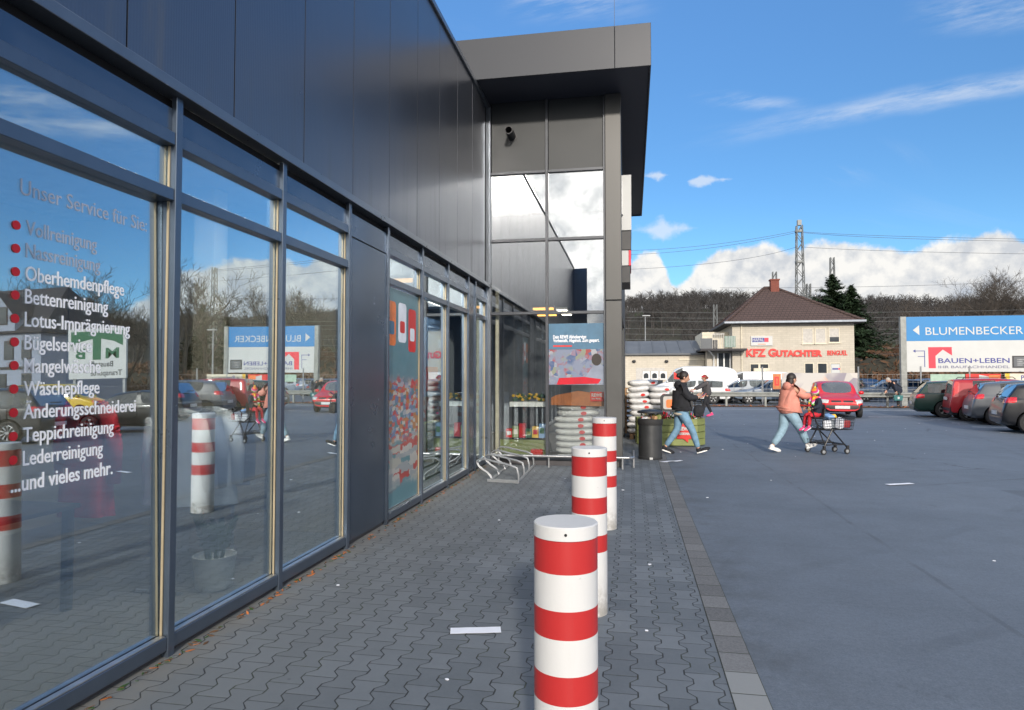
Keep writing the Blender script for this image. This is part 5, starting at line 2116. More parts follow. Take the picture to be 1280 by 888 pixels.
def seg_mesh(segs, sides, rmin=0.0):
    vs, fs = [], []
    for (p0, p1, r0, r1, lv) in segs:
        n = sides if lv else max(sides, 7)
        d = (p1 - p0).normalized()
        a = d.cross(Vector((.3, .2, .93)))
        a = a.normalized() if a.length > 1e-4 else Vector((1, 0, 0))
        b = d.cross(a)
        k0 = len(vs)
        for p, r in ((p0, max(r0, rmin)), (p1, max(r1, rmin))):
            for k in range(n):
                t = 2 * PI * k / n
                vs.append(p + a * (math.cos(t) * r) + b * (math.sin(t) * r))
        fs += [(k0 + k, k0 + (k + 1) % n, k0 + n + (k + 1) % n, k0 + n + k) for k in range(n)]
    return vs, fs


TREES = []
for sd_, h_, lv_ in ((3, 16, 5), (8, 16, 5), (21, 16, 5)):
    sg_ = branches(sd_, h_, lv_, .5, .28, (3, 4), .66, .30)
    root = thing('bare_tree', 'x', 'tree')
    a_ = seg_mesh([s for s in sg_ if s[4] == 0], 8)
    b_ = seg_mesh([s for s in sg_ if s[4] > 0], 4, .014)
    MB().add(*a_).build('trunk', 'bark', root, smooth=True)
    MB().add(*b_).build('crown', 'twig', root)
    TREES.append(root)
    root['ht'] = max(q[2] for q in b_[0])


def refl(px, zc):
    """point seen mirrored in the facade glass at column px, at depth zc"""
    xc = (px - 640) / 820 * zc
    X = xc * math.cos(YAW) - zc * math.sin(YAW)
    Y = xc * math.sin(YAW) + zc * math.cos(YAW)
    return 2 * GX - X, Y


spots = []
for px, zc, sc_ in ((25, 74, 1.0), (70, 80, 1.0), (105, 70, 1.0), (135, 76, .95), (165, 84, 1.0), (232, 78, 1.10), (262, 84, 1.05), (385, 96, .60), (400, 102, .62), (418, 98, .6), (436, 104, .62)):
    x, y = refl(px, zc)
    spots.append((x, y, sc_, 'bare leafless tree beyond the car park, mirrored in the shop windows'))
for px, Yd, sc_ in ((1212, 104, .74), (1226, 98, .76), (1240, 106, .84), (1254, 99, .82), (1268, 103, .86), (1290, 98, .84)):
    q = atY(px, 440, Yd)
    spots.append((q.x, q.y, sc_, 'bare leafless tree of the clump rising above the blue sign'))
used = 0
HT = [t_['ht'] for t_ in TREES]
for t_ in TREES:
    del t_['ht']
for i, (x, y, s, lab) in enumerate(spots):
    if used < len(TREES):
        t_ = TREES[used]
        used += 1
        t_['label'] = lab
        t_['group'] = 'bare trees behind the car park'
    else:
        t_ = dup(TREES[i % 3], (0, 0, 0), 0, lab, 'bare trees behind the car park')
    t_.location = (x, y, max(0, hill_h(x, y) - .3))
    t_.rotation_euler = (0, 0, rs.uniform(0, 6.28))
    kk = s * 15.5 / HT[i % 3]
    t_.scale = (kk * 1.1, kk * 1.1, kk)


def conifer(label, loc, h, spread, seed, loose):
    rg = random.Random(seed)
    root = thing('conifer_tree', label, 'tree', loc)
    MB().tube([(0, 0, 0), (.1, 0, h * .5), (0, .05, h)], [h * .022, h * .014, .02], 8).build('trunk', 'bark', root, smooth=True)
    f = MB()
    nb = int(h * (14 if not loose else 12))
    for k in range(nb):
        t = (k + rg.random()) / nb
        z = h * (.34 + .65 * t)
        ln = spread * (1 - t) ** .8 * rg.uniform(.72, 1.12) + .25
        if loose:
            ln *= rg.choice((.7, 1.0, 1.25))
        a = rg.uniform(0, 2 * PI)
        d = Vector((math.cos(a), math.sin(a), 0))
        sd = Vector((-d.y, d.x, 0))
        droop = -.28 if not loose else rg.uniform(-.05, .15)
        m_ = max(6, int(ln * 9))
        for q in range(m_):
            u_ = (q + .5) / m_
            c_ = d * (ln * u_) + Vector((0, 0, z + droop * ln * u_ * u_ + (.16 * ln * u_ ** 3)))
            for w_ in range(4):
                s_ = (.16 + .30 * (1 - u_)) * rg.uniform(.7, 1.3) * (1.0 if not loose else 1.1)
                off = sd * rg.uniform(-.45, .45) * (1 - u_ * .7) * ln * .35 + Vector((0, 0, rg.uniform(-.18, .10)))
                ax_ = (d * rg.uniform(.3, 1) + sd * rg.uniform(-1, 1) + Vector((0, 0, rg.uniform(-.5, .2)))).normalized()
                bx_ = ax_.cross(Vector((rg.uniform(-.5, .5), rg.uniform(-.5, .5), 1))).normalized()
                o_ = c_ + off
                f.add([o_ - bx_ * s_ * .28, o_ + ax_ * s_, o_ + bx_ * s_ * .28, o_ - ax_ * s_ * .6], [(0, 1, 2, 3)])
    f.build('crown', 'conifer', root)
    return root


q = atY(1042, 420, 84)
conifer('dark loose-limbed cedar standing behind the right side of the house', (q.x, q.y, 0), atY(1040, 343, 84).z, 5.6, 5, True)
q = atY(1065, 420, 80)
conifer('dense dark green conifer right of the cedar behind the house', (q.x, q.y, 0), atY(1062, 356, 80).z, 4.2, 9, False)
for px, zc, h_ in ((252, 88, 11.5), (240, 86, 8.5), (283, 90, 10), (300, 95, 8)):
    x, y = refl(px, zc)
    conifer('dark conifer behind the car park, mirrored left of the blue sign', (x, y, hill_h(x, y) - .2), h_, 2.4, px, False)['group'] = 'conifers mirrored in the windows'

# the bare wood on the hill: one mass
temps = []
for s_ in range(5):
    sg_ = branches(100 + s_, 10.5, 3, .62, .30, (3, 4), .62, .28)
    v_, f_ = seg_mesh(sg_, 3, .045)
    v_ = np.array([tuple(q) for q in v_], dtype=np.float32)
    f_ = [tuple(q) for q in f_]
    keep = [q for q in f_ if len(q) == 4]
    temps.append((v_, np.array(keep, dtype=np.int32)))
vl, fl, base = [], [], 0
rg = np.random.RandomState(5)
n_tree = 0
while n_tree < 2500:
    az = R(rg.uniform(-14, 62))
    d = 150 + 330 * rg.uniform(0, 1) ** .75
    x, y = d * math.sin(az), d * math.cos(az)
    # a clearing on the lower left slope
    if 150 < d < 250 and rg.uniform() < .72:
        continue
    v_, f_ = temps[rg.randint(5)]
    s = rg.uniform(.7, 1.2)
    a = rg.uniform(0, 6.28)
    ca, sa = math.cos(a), math.sin(a)
    vv = np.empty_like(v_)
    vv[:, 0] = (v_[:, 0] * ca - v_[:, 1] * sa) * s * 1.2 + x
    vv[:, 1] = (v_[:, 0] * sa + v_[:, 1] * ca) * s * 1.2 + y
    vv[:, 2] = v_[:, 2] * s + hill_h(x, y) - .4
    vl.append(vv)
    fl.append(f_ + base)
    base += len(v_)
    n_tree += 1


def np_mesh(name, V, F, mat):
    me = bpy.data.meshes.new(name)
    me.vertices.add(len(V))
    me.vertices.foreach_set('co', V.astype(np.float32).ravel())
    k = F.shape[1]
    me.loops.add(F.size)
    me.loops.foreach_set('vertex_index', F.astype(np.int32).ravel())
    me.polygons.add(len(F))
    me.polygons.foreach_set('loop_start', np.arange(0, F.size, k, dtype=np.int32))
    me.polygons.foreach_set('loop_total', np.full(len(F), k, dtype=np.int32))
    me.update(calc_edges=True)
    me.materials.append(MATS[mat])
    o = bpy.data.objects.new(name, me)
    COL.objects.link(o)
    return o


tag(np_mesh('bare_wood', np.concatenate(vl), np.concatenate(fl), 'wood_far'), 'bare winter wood covering the hill behind the houses', 'wood', kind='stuff')

# scrub on the embankment and lower slope
vl = []
for k in range(26000):
    az = R(rg.uniform(-10, 62))
    d = 80 + 95 * rg.uniform(0, 1) ** 1.6
    x, y = d * math.sin(az), d * math.cos(az)
    z = hill_h(x, y)
    s = rg.uniform(.25, .75)
    hgt = rg.uniform(0, 2.0)
    c_ = np.array((x, y, z + hgt))
    a = rg.normal(size=3); a /= np.linalg.norm(a)
    b = np.cross(a, rg.normal(size=3)); b /= np.linalg.norm(b)
    vl += [c_ - a * s, c_ + b * s * .25, c_ + a * s, c_ - b * s * .25]
V = np.array(vl)
tag(np_mesh('undergrowth', V, np.arange(len(V)).reshape(-1, 4), 'scrub'), 'reddish brown winter scrub on the railway embankment', 'undergrowth', kind='stuff')

# ---------------- lattice masts and wires of the railway
def mast(label, px, ytop, Yd, w0, w1, base=0.0, arm=False, at=None):
    q = atY(px, ytop, Yd) if at is None else Vector(at)
    Yd = Yd if at is None else at[1]
    zb = hill_h(q.x, Yd)
    root = thing('lattice_mast', label, 'mast', (q.x, Yd, zb), 0, 'railway masts')
    H_ = q.z - zb
    f = MB()
    n_ = int(H_ / 1.1)
    for sx in (-1, 1):
        for sy in (-1, 1):
            f.tube([(sx * w0, sy * w0, 0), (sx * w1, sy * w1, H_)], .075, 4)
    f.build('leg', 'mast_steel', root)
    f = MB()
    for k in range(n_):
        ta, tb = k / n_, (k + 1) / n_
        wa, wb = w0 + (w1 - w0) * ta, w0 + (w1 - w0) * tb
        za, zb_ = H_ * ta, H_ * tb
        sg = 1 if k % 2 else -1
        for sy in (-1, 1):
            f.tube([(-sg * wa, sy * wa, za), (sg * wb, sy * wb, zb_)], .04, 4)
            f.tube([(sy * wa, -sg * wa, za), (sy * wb, sg * wb, zb_)], .04, 4)
    f.build('bracing', 'mast_steel', root)
    if arm:
        f = MB()
        f.box(-.5, .35, -.3, .3, H_ - .9, H_ - .6)
        f.box(-.25, .25, -.25, .25, H_, H_ + .7)
        f.box(-.55, .3, -.3, .3, H_ - 5.0, H_ - 4.7)
        f.build('cross_arm', 'mast_steel', root)
    return q


mast('tall lattice mast rising from behind the house roof into the clouds', 999, 282, 92, .62, .34, arm=True)
mast('shorter lattice mast right of the tall one behind the cedar', 1040, 322, 104, .45, .24)
mast('small lattice mast directly above the red chimney', 968, 340, 108, .45, .26)
mast('very short mast head peeping over the roof right of the tall mast', 1010.5, 355, 92, .3, .22)
mast('thin mast against the wooded slope left of the house', 894, 381, 96, .3, .2)
x, y = refl(266, 95)
mast('lattice mast mirrored between trees in the second window', 894, 381, 96, .42, .24, at=(x, y, 17.5))

for (Yd, pts) in ((92, [(620, 310), (800, 318), (995, 291)]), (92.3, [(620, 304), (800, 313), (995, 289)]), (92, [(1003, 290), (1140, 296), (1400, 301)]), (92.3, [(1003, 291), (1150, 299), (1400, 303)]),
                  (92, [(620, 340), (850, 333), (995, 309)]), (92, [(1003, 309), (1150, 315), (1400, 319)]), (96, [(900, 360), (1150, 357), (1400, 345)])):
    vv = []
    P = [atY(px, py, Yd) for px, py in pts]
    ctrl = [P[0]]
    for k in range(1, 24):
        t = k / 24
        # quadratic through the three points
        a_ = P[0] * ((1 - t) * (1 - 2 * t)) + P[1] * (4 * t * (1 - t)) + P[2] * (t * (2 * t - 1))
        ctrl.append(a_)
    ctrl.append(P[2])
    tag(MB().tube(ctrl, .022, 4).build('overhead_wire', 'wire'), 'thin overhead wire running to or from the tall mast against the clouds', 'wire', 'overhead wires against the sky')
for py in (388, 396, 401, 409, 417, 424, 433, 441):
    a_, b_ = atY(700, py + rs.uniform(-1, 1), 90), atY(1420, py - 5 + rs.uniform(-2, 2), 90)
    c_ = (a_ + b_) / 2 - Vector((0, 0, .5))
    tag(MB().tube([a_, a_.lerp(c_, .5) - Vector((0, 0, .1)), c_, c_.lerp(b_, .5) - Vector((0, 0, .1)), b_], .017, 4).build('overhead_wire', 'mast_steel'), 'thin railway wire strung level across the wooded hillside', 'wire', 'railway wires across the hillside')

# street lamp at the far left slope and one for the mirrored view
for px, ytop, Yd, lab in ((806.5, 395, 75, 'slim street lamp on the slope beside the entrance column'),):
    q = atY(px, ytop, Yd)
    sl = thing('street_lamp', lab, 'street lamp', (q.x, Yd, 0))
    MB().tube([(0, 0, 0), (0, 0, q.z)], [.09, .05], 8).build('pole', 'galvanised', sl, smooth=True)
    MB().cbox((.12, 0, q.z), (.9, .3, .14)).build('lamp_head', 'galvanised', sl, bevel=.04)
x, y = refl(266, 62)
sl = thing('street_lamp', 'slim street lamp mirrored left of the blue sign', 'street lamp', (x, y, 0))
MB().tube([(0, 0, 0), (0, 0, 6.0)], [.09, .05], 8).build('pole', 'galvanised', sl, smooth=True)
MB().cbox((.12, 0, 6.0), (.9, .3, .14)).build('lamp_head', 'galvanised', sl, bevel=.04)

# ================================================================== PEOPLE
def skin(nodes, edges, root_name, sub=2):
    """nodes: name -> ((x, y, z), radius or (rx, ry)); one continuous tapered surface"""
    me = bpy.data.meshes.new('sk')
    bm = bmesh.new()
    ly = bm.verts.layers.skin.verify()
    V = {}
    for k, (p, r) in nodes.items():
        v = bm.verts.new(p)
        v[ly].radius = (r, r) if not isinstance(r, tuple) else r
        v[ly].use_root = (k == root_name)
        V[k] = v
    for a, b in edges:
        bm.edges.new((V[a], V[b]))
    bm.to_mesh(me)
    bm.free()
    o = bpy.data.objects.new('sk', me)
    COL.objects.link(o)
    m = o.modifiers.new('skin', 'SKIN')
    m.use_smooth_shade = True
    s = o.modifiers.new('sub', 'SUBSURF')
    s.levels = sub
    s.render_levels = sub
    em = eval_mesh(o)
    vs = [v.co.copy() for v in em.vertices]
    fs = [tuple(p.vertices) for p in em.polygons]
    bpy.data.meshes.remove(em)
    drop(o)
    return vs, fs


def head_mesh(mb, c, rot, s=1.0, m=0):
    """head with nose, chin, brow, ears and eyes; c is the centre, +x the face"""
    vs, fs = [], []
    nu, nv = 24, 16
    for j in range(nv + 1):
        t = PI * j / nv
        for k in range(nu):
            a = 2 * PI * k / nu
            x, y, z = math.sin(t) * math.cos(a), math.sin(t) * math.sin(a), math.cos(t)
            px, py, pz = .098 * x, .077 * y, .118 * z
            if z < 0:
                py *= 1 + .32 * z
                px *= 1 + .10 * z
            if x > .3:
                px += .010 * math.exp(-((z + .75) / .22) ** 2) * x          # chin
                px += .030 * math.exp(-((y / .20) ** 2)) * math.exp(-((z + .18) / .20) ** 2)   # nose
                px += .008 * math.exp(-((z + .50) / .10) ** 2) * math.exp(-((y / .35) ** 2))   # lips
                px -= .010 * math.exp(-((abs(y) - .42) / .2) ** 2) * math.exp(-((z - .02) / .14) ** 2)   # eye hollows
            vs.append(Vector((px, py, pz)))
    for j in range(nv):
        for k in range(nu):
            fs.append((j * nu + k, (j + 1) * nu + k, (j + 1) * nu + (k + 1) % nu, j * nu + (k + 1) % nu))
    mb.add([Vector(c) + rot @ (v * s) for v in vs], fs, m)
    for sg in (-1, 1):
        mb.ell(Vector(c) + rot @ (Vector((-.008, sg * .078, -.012)) * s), (.020 * s, .010 * s, .032 * s), 8, 6, m, rot)
        mb.ell(Vector(c) + rot @ (Vector((.083, sg * .032, .004)) * s), (.007 * s, .009 * s, .005 * s), 8, 5, 1, rot)


def hand(mb, wrist, d, palm, s=1.0, curl=.5, m=0):
    """palm, four unequal bent fingers and a thumb; d along the fingers, palm = palm normal"""
    d = Vector(d).normalized()
    n = Vector(palm)
    n = (n - d * n.dot(d)).normalized()
    w = d.cross(n)
    wr = Vector(wrist)
    rot = Matrix((d, w, n)).transposed()
    mb.ell(wr + d * .045 * s, (.055 * s, .042 * s, .018 * s), 12, 8, m, rot)
    for i, (off, ln) in enumerate(((-.030, .066), (-.010, .078), (.011, .072), (.030, .056))):
        p = wr + d * .085 * s + w * off * s
        dd = d.copy()
        pts = [p - d * .02 * s]
        for q in range(3):
            pts.append(p.copy())
            dd = (dd + n * curl * .55).normalized()
            p = p + dd * ln * s / 2.4
        pts.append(p)
        mb.tube(pts, [.0095 * s, .0095 * s, .009 * s, .008 * s, .006 * s], 6, m)
    p = wr + d * .025 * s - w * .036 * s
    mb.tube([p, p - w * .022 * s + d * .018 * s + n * .01 * s, p - w * .03 * s + d * .045 * s + n * .022 * s, p - w * .022 * s + d * .065 * s + n * .03 * s], [.013 * s, .012 * s, .010 * s, .007 * s], 6, m)


def shoe(mb, ankle, toe, s=1.0, m=0, sole=1):
    a, t = Vector(ankle), Vector(toe)
    d = (t - a)
    L_ = d.length
    d.normalize()
    side = d.cross(Vector((0, 0, 1))).normalized()
    upv = side.cross(d)
    rot = Matrix((d, side, upv)).transposed()
    c = a + d * .06 * s - upv * .02 * s
    mb.ell(c + d * .06 * s - upv * .012 * s, (.115 * s, .044 * s, .042 * s), 16, 8, m, rot)
    mb.ell(a + d * .0 * s - upv * .005 * s, (.055 * s, .042 * s, .058 * s), 12, 8, m, rot)
    mb.prism([(.17 * s, 0), (.15 * s, .036 * s), (.08 * s, .044 * s), (-.02 * s, .036 * s), (-.055 * s, .02 * s), (-.055 * s, -.02 * s), (-.02 * s, -.036 * s), (.08 * s, -.042 * s), (.15 * s, -.034 * s)],
             a - upv * .068 * s, d, side, upv * .024 * s, sole)


def person(label, loc, rz, J, top, legs, shoes, hair, skin_m='skin', s=1.0, jacket_r=1.0, hood=False, hem=.10, sole='shoe_white', name='person', leg_r=1.0, hair_kind='bun', group=None):
    """J: joint name -> point in the figure's own frame (+x is where it faces)"""
    root = thing(name, label, 'person', (loc[0], loc[1], 0), rz)
    k = s
    N = {'pelvis': (J['pelvis'], .105 * k), 'chest': (J['chest'], .115 * k), 'neck': (J['neck'], .050 * k), 'skull': (J['head'], .060 * k)}
    Ed = [('pelvis', 'chest'), ('chest', 'neck'), ('neck', 'skull')]
    for c_ in 'LR':
        for jn, rr_ in (('hip', .080), ('knee', .052), ('ankle', .036)):
            N[jn + c_] = (J[jn + c_], rr_ * k)
        for jn, rr_ in (('sh', .052), ('elbow', .038), ('wrist', .026)):
            N[jn + c_] = (J[jn + c_], rr_ * k)
        Ed += [('pelvis', 'hip' + c_), ('hip' + c_, 'knee' + c_), ('knee' + c_, 'ankle' + c_), ('chest', 'sh' + c_), ('sh' + c_, 'elbow' + c_), ('elbow' + c_, 'wrist' + c_)]
    vs, fs = skin(N, Ed, 'pelvis')
    b = MB().add(vs, fs)
    hd = Vector(J['face']).normalized()
    sd = Vector((0, 0, 1)).cross(hd).normalized()
    rot = Matrix((hd, sd, hd.cross(sd))).transposed()
    head_mesh(b, J['head'], rot, k)
    for c_ in 'LR':
        w_, e_ = Vector(J['wrist' + c_]), Vector(J['elbow' + c_])
        hand(b, w_, J.get('hd' + c_, w_ - e_), J.get('palm' + c_, (0, 1 if c_ == 'R' else -1, -.2)), k, J.get('curl' + c_, .5))
    b.build('body', [skin_m, 'window_dark'], root, smooth=True, angle=180)
    # jacket
    jr = jacket_r * k
    ja = (1 + (jacket_r - 1) * .45) * k
    P, C, Nk = Vector(J['pelvis']), Vector(J['chest']), Vector(J['neck'])
    mid = P.lerp(C, .5)
    Nn = {'hem': (P - (C - P).normalized() * hem * k, .122 * jr), 'pel': (P.lerp(C, .12), .130 * jr), 'mid': (mid, .135 * jr), 'chest': (C, .150 * jr), 'collar': (C.lerp(Nk, .75), .078 * jr)}
    Ee = [('hem', 'pel'), ('pel', 'mid'), ('mid', 'chest'), ('chest', 'collar')]
    for c_ in 'LR':
        s_, e_, w_ = Vector(J['sh' + c_]), Vector(J['elbow' + c_]), Vector(J['wrist' + c_])
        Nn['s' + c_] = (s_ - Vector((0, 0, .01)), .085 * ja)
        Nn['u' + c_] = (s_.lerp(e_, .5), .072 * ja)
        Nn['e' + c_] = (e_, .064 * ja)
        Nn['w' + c_] = (e_.lerp(w_, .93), .050 * ja)
        Ee += [('chest', 's' + c_), ('s' + c_, 'u' + c_), ('u' + c_, 'e' + c_), ('e' + c_, 'w' + c_)]
    vs, fs = skin(Nn, Ee, 'mid')
    jk = MB().add(vs, fs)
    if hood:
        back = (C - Nk).normalized()
        jk.ell(C.lerp(Nk, .80) - Vector((hd.x, hd.y, 0)).normalized() * .085 * k, (.085 * k, .12 * k, .10 * k), 14, 8)
        jk.lathe([(.085 * k, 0), (.098 * k, .03 * k), (.092 * k, .07 * k), (.080 * k, .075 * k)], tuple(C.lerp(Nk, .72)), 18)
    jk.build('jacket', top, root, smooth=True, angle=180)
    # trousers
    Nn = {'w': (P.lerp(C, .10), .118 * k * leg_r), 'p': (P, .112 * k * leg_r)}
    Ee = [('w', 'p')]
    for c_ in 'LR':
        h_, kn, an = Vector(J['hip' + c_]), Vector(J['knee' + c_]), Vector(J['ankle' + c_])
        Nn['h' + c_] = (h_, .095 * k * leg_r)
        Nn['t' + c_] = (h_.lerp(kn, .5), .082 * k * leg_r)
        Nn['k' + c_] = (kn, .064 * k * leg_r)
        Nn['c' + c_] = (kn.lerp(an, .40), .060 * k * leg_r)
        Nn['a' + c_] = (kn.lerp(an, .92), .046 * k * leg_r)
        Ee += [('p', 'h' + c_), ('h' + c_, 't' + c_), ('t' + c_, 'k' + c_), ('k' + c_, 'c' + c_), ('c' + c_, 'a' + c_)]
    vs, fs = skin(Nn, Ee, 'p')
    MB().add(vs, fs).build('trousers', legs, root, smooth=True, angle=180)
    for c_ in 'LR':
        f = MB()
        shoe(f, J['ankle' + c_], J['toe' + c_], k)
        f.build('shoe', [shoes, sole], root, smooth=True, angle=50)
    # hair
    hc = Vector(J['head'])
    f = MB()
    f.ell(hc + rot @ (Vector((-.022, 0, .026)) * k), (.104 * k, .088 * k, .108 * k), 18, 12, 0, rot)
    if hair_kind == 'bun':
        f.ell(hc + rot @ (Vector((-.125, 0, .0)) * k), (.045 * k, .045 * k, .05 * k), 10, 8, 0, rot)
    if hair_kind == 'long':
        f.ell(hc + rot @ (Vector((-.055, 0, -.07)) * k), (.075 * k, .092 * k, .13 * k), 14, 10, 0, rot)
    f.build('hair', hair, root, smooth=True, angle=180)
    return root


def walk(h=1.68, stride=.36, lean=.03, face=(1, 0, -.12), arms='down', front='L', heel=.0):
    """a walking pose; front = the leading leg"""
    k = h / 1.70
    J = {'pelvis': (0, 0, .93 * k), 'chest': (lean, 0, 1.28 * k), 'neck': (lean + .02, 0, 1.46 * k), 'head': (lean + .06, 0, 1.585 * k), 'face': face}
    for c_, sg in (('L', 1), ('R', -1)):
        J['hip' + c_] = (0, sg * .085 * k, .88 * k)
        J['sh' + c_] = (lean - .01, sg * .175 * k, 1.40 * k)
        if c_ == front:
            J['knee' + c_] = (stride * .62, sg * .085 * k, .50 * k)
            J['ankle' + c_] = (stride * 1.0, sg * .08 * k, .105 * k)
            J['toe' + c_] = (stride * 1.0 + .17, sg * .09 * k, .16 * k if heel else .09 * k)
        else:
            J['knee' + c_] = (-stride * .18, sg * .085 * k, .49 * k)
            J['ankle' + c_] = (-stride * .95, sg * .08 * k, .125 * k)
            J['toe' + c_] = (-stride * .95 + .16, sg * .09 * k, .07 * k)
        J['elbow' + c_] = (lean - .08, sg * .23 * k, 1.13 * k)
        J['wrist' + c_] = (lean + .10, sg * .22 * k, .92 * k)
    return J


# --- woman in the black jacket
p0, p1 = gr(837, 567.5), gr(866, 568.5)
ctr = (p0 + p1) / 2
J = walk(1.70, .34, .02, (1, -.1, -.30), front='R', heel=1)
J['elbowR'] = (.10, -.235, 1.16); J['wristR'] = (.34, -.15, 1.17); J['palmR'] = (0, .3, 1); J['hdR'] = (1, .3, .1); J['curlR'] = .8
J['elbowL'] = (.10, .235, 1.16); J['wristL'] = (.34, .13, 1.20); J['palmL'] = (0, -.3, 1); J['hdL'] = (1, -.3, .1); J['curlL'] = .8
w1 = person('woman in black hooded jacket and blue jeans walking right past the litter bin', ctr, YAW - .04, J, 'cloth_black', 'denim', 'cloth_black', 'hair_dark', hood=True, jacket_r=1.5, hem=.06, hair_kind='bun', leg_r=1.2)
f = MB()
f.ell((.0, 0, .83), (.15, .165, .045), 18, 8)
f.build('shirt_hem', 'cloth_cream', w1, smooth=True)
th = bpy.data.objects.new('hand_bag', None)
COL.objects.link(th)
pp = w1.matrix_basis @ Vector((.33, -.15, .90))
th.location = pp
th.rotation_euler = (0, 0, YAW)
tag(th, 'black shoulder bag hanging from the hand of the woman in black', 'bag')
f = MB(); f.ell((0, 0, 0), (.115, .075, .13), 16, 10); f.cbox((0, 0, -.03), (.18, .12, .16)); f.build('bag_body', 'cloth_black', th, smooth=True, bevel=.02)
f = MB(); f.tube([(-.08, 0, .08), (-.07, 0, .20), (0, 0, .27), (.07, 0, .20), (.08, 0, .08)], .012, 6); f.build('strap', 'black_rubber', th, smooth=True)
th = thing('mobile_phone', 'red mobile phone held up by the woman in black', 'phone', tuple(w1.matrix_basis @ Vector((.45, -.05, 1.215))), YAW)
MB().cbox((0, 0, 0), (.13, .07, .012), 0, Matrix.Rotation(-.6, 3, 'Y')).build('phone_case', 'letter_red', th, bevel=.004)
MB().cbox((-.004, 0, .0065), (.115, .062, .003), 0, Matrix.Rotation(-.6, 3, 'Y')).build('screen', 'window_dark', th)

# --- woman in pink with the cart
p0, p1 = gr(967, 567.5), gr(1003, 564)
ctr = (p0 + p1) / 2
HDG = YAW + .16
J = walk(1.66, .34, .05, (1, .15, -.10), front='R')
J['ankleR'] = (.40, -.08, .16); J['toeR'] = (.54, -.08, .20); J['kneeR'] = (.24, -.085, .50)
J['elbowR'] = (.22, -.235, 1.19); J['wristR'] = (.47, -.12, 1.20); J['hdR'] = (1, .25, -.05); J['palmR'] = (0, .4, -1)
J['elbowL'] = (.16, .23, 1.16); J['wristL'] = (.42, .2, 1.06); J['hdL'] = (1, 0, -.1); J['palmL'] = (0, 0, -1); J['curlL'] = .9
w2 = person('woman in pink jacket and pale jeans pushing a shopping cart with a child', ctr, HDG, J, 'cloth_pink', 'denim_pale', 'shoe_white', 'hair_dark', jacket_r=1.6, hem=.14, hood=True, hair_kind='long', leg_r=1.45)


# --- shopping cart: +x is its nose
def make_cart(label, loc, rz):
    root = thing('shopping_cart', label, 'shopping cart', (loc[0], loc[1], 0), rz, 'shopping carts')
    f = MB()
    for sg in (-1, 1):
        f.tube([(-.46, sg * .26, 1.0), (-.42, sg * .26, .92), (-.30, sg * .25, .62), (-.10, sg * .25, .50), (.10, sg * .25, .50)], .014, 6)
        f.tube([(.04, sg * .25, .52), (-.16, sg * .265, .16)], .015, 6)
        f.tube([(.02, sg * .25, .52), (.38, sg * .20, .16)], .015, 6)
        f.tube([(-.30, sg * .25, .60), (-.14, sg * .265, .18)], .012, 6)
        f.tube([(-.14, sg * .262, .20), (.36, sg * .20, .20)], .014, 6)
    f.tube([(.36, -.20, .20), (.36, .20, .20)], .014, 6)
    f.tube([(-.14, -.26, .21), (-.14, .26, .21)], .012, 6)
    f.build('frame', 'rim_black', root, smooth=True)
    f = MB()
    def lv(t, s_):       # section of the tapering basket
        x = -.36 + 1.0 * t
        return x, (.265 - .05 * t) * s_
    for zz_, xo in ((.76, 0), (.70, .02), (.64, .03), (.58, .05), (.50, .06)):
        w_ = .9 + .1 * (zz_ - .5) / .26
        k0 = .52 if zz_ < .6 else zz_
        zr = zz_ - (0.03 if zz_ > .74 else 0)
        pts = [(-.34 + xo, -.255 * w_, zz_), (.58 - xo, -.205 * w_, zr), (.62 - xo, -.16, zr), (.62 - xo, .16, zr), (.58 - xo, .205 * w_, zr), (-.34 + xo, .255 * w_, zz_), (-.34 + xo, -.255 * w_, zz_)]
        f.tube(pts, .010 if zz_ > .74 else .0045, 5)
    for q in range(19):
        t = q / 18
        x = -.33 + .9 * t
        for sg in (-1, 1):
            w_ = (.255 - .05 * t) * sg
            f.tube([(x, w_, .75), (x * .94 + .02, w_ * .9, .50)], .0035, 4)
    for q in range(13):
        yq = -.20 + .40 * q / 12
        f.tube([(.61, yq, .73), (.55, yq * .9, .50), (-.28, yq, .50), (-.34, yq * 1.1, .75)], .0035, 4)
    f.build('basket', 'rim_black', root)
    f = MB().tube([(-.46, -.27, 1.0), (-.46, .27, 1.0)], .017, 10)
    f.build('handle', 'letter_red', root, smooth=True)
    f = MB()
    f.cbox((-.20, 0, .74), (.20, .36, .02))
    f.cbox((-.08, 0, .84), (.02, .36, .20), 0, Matrix.Rotation(.15, 3, 'Y'))
    f.build('child_seat', 'dark_plastic', root, bevel=.006)
    f = MB()
    for q in range(8):
        yq = -.22 + .44 * q / 7
        f.tube([(-.30, yq, .30), (-.22, yq, .22), (.10, yq * .9, .26)], .004, 4)
    f.tube([(-.30, -.23, .30), (-.30, .23, .30)], .006, 4)
    f.build('lower_rack', 'rim_black', root)
    for (x, y) in ((-.18, .27), (-.18, -.27), (.40, .20), (.40, -.20)):
        wq = MB().lathe([(.02, -.016), (.058, -.016), (.062, -.008), (.062, .008), (.058, .016), (.02, .016)], (0, 0, 0), 20, axis='Y').build('wheel', 'black_rubber', root, smooth=True)
        wq.location = (x, y, .062)
        MB().lathe([(.022, -.018), (.034, -.0165), (.034, .0165), (.022, .018)], (0, 0, 0), 16, axis='Y').build('hub', 'galvanised', wq, smooth=True)
        MB().cbox((.015, 0, .075), (.05, .05, .09)).build('fork', 'rim_black', wq, bevel=.008)
    return root


u_ = Vector((math.cos(HDG), math.sin(HDG), 0))
l_ = Vector((-u_.y, u_.x, 0))
g0 = gr(1030, 567)
cpos = Vector((g0.x, g0.y, 0)) + l_ * .02
crt = make_cart('black shopping cart loaded with groceries, pushed by the woman in pink', cpos, HDG)


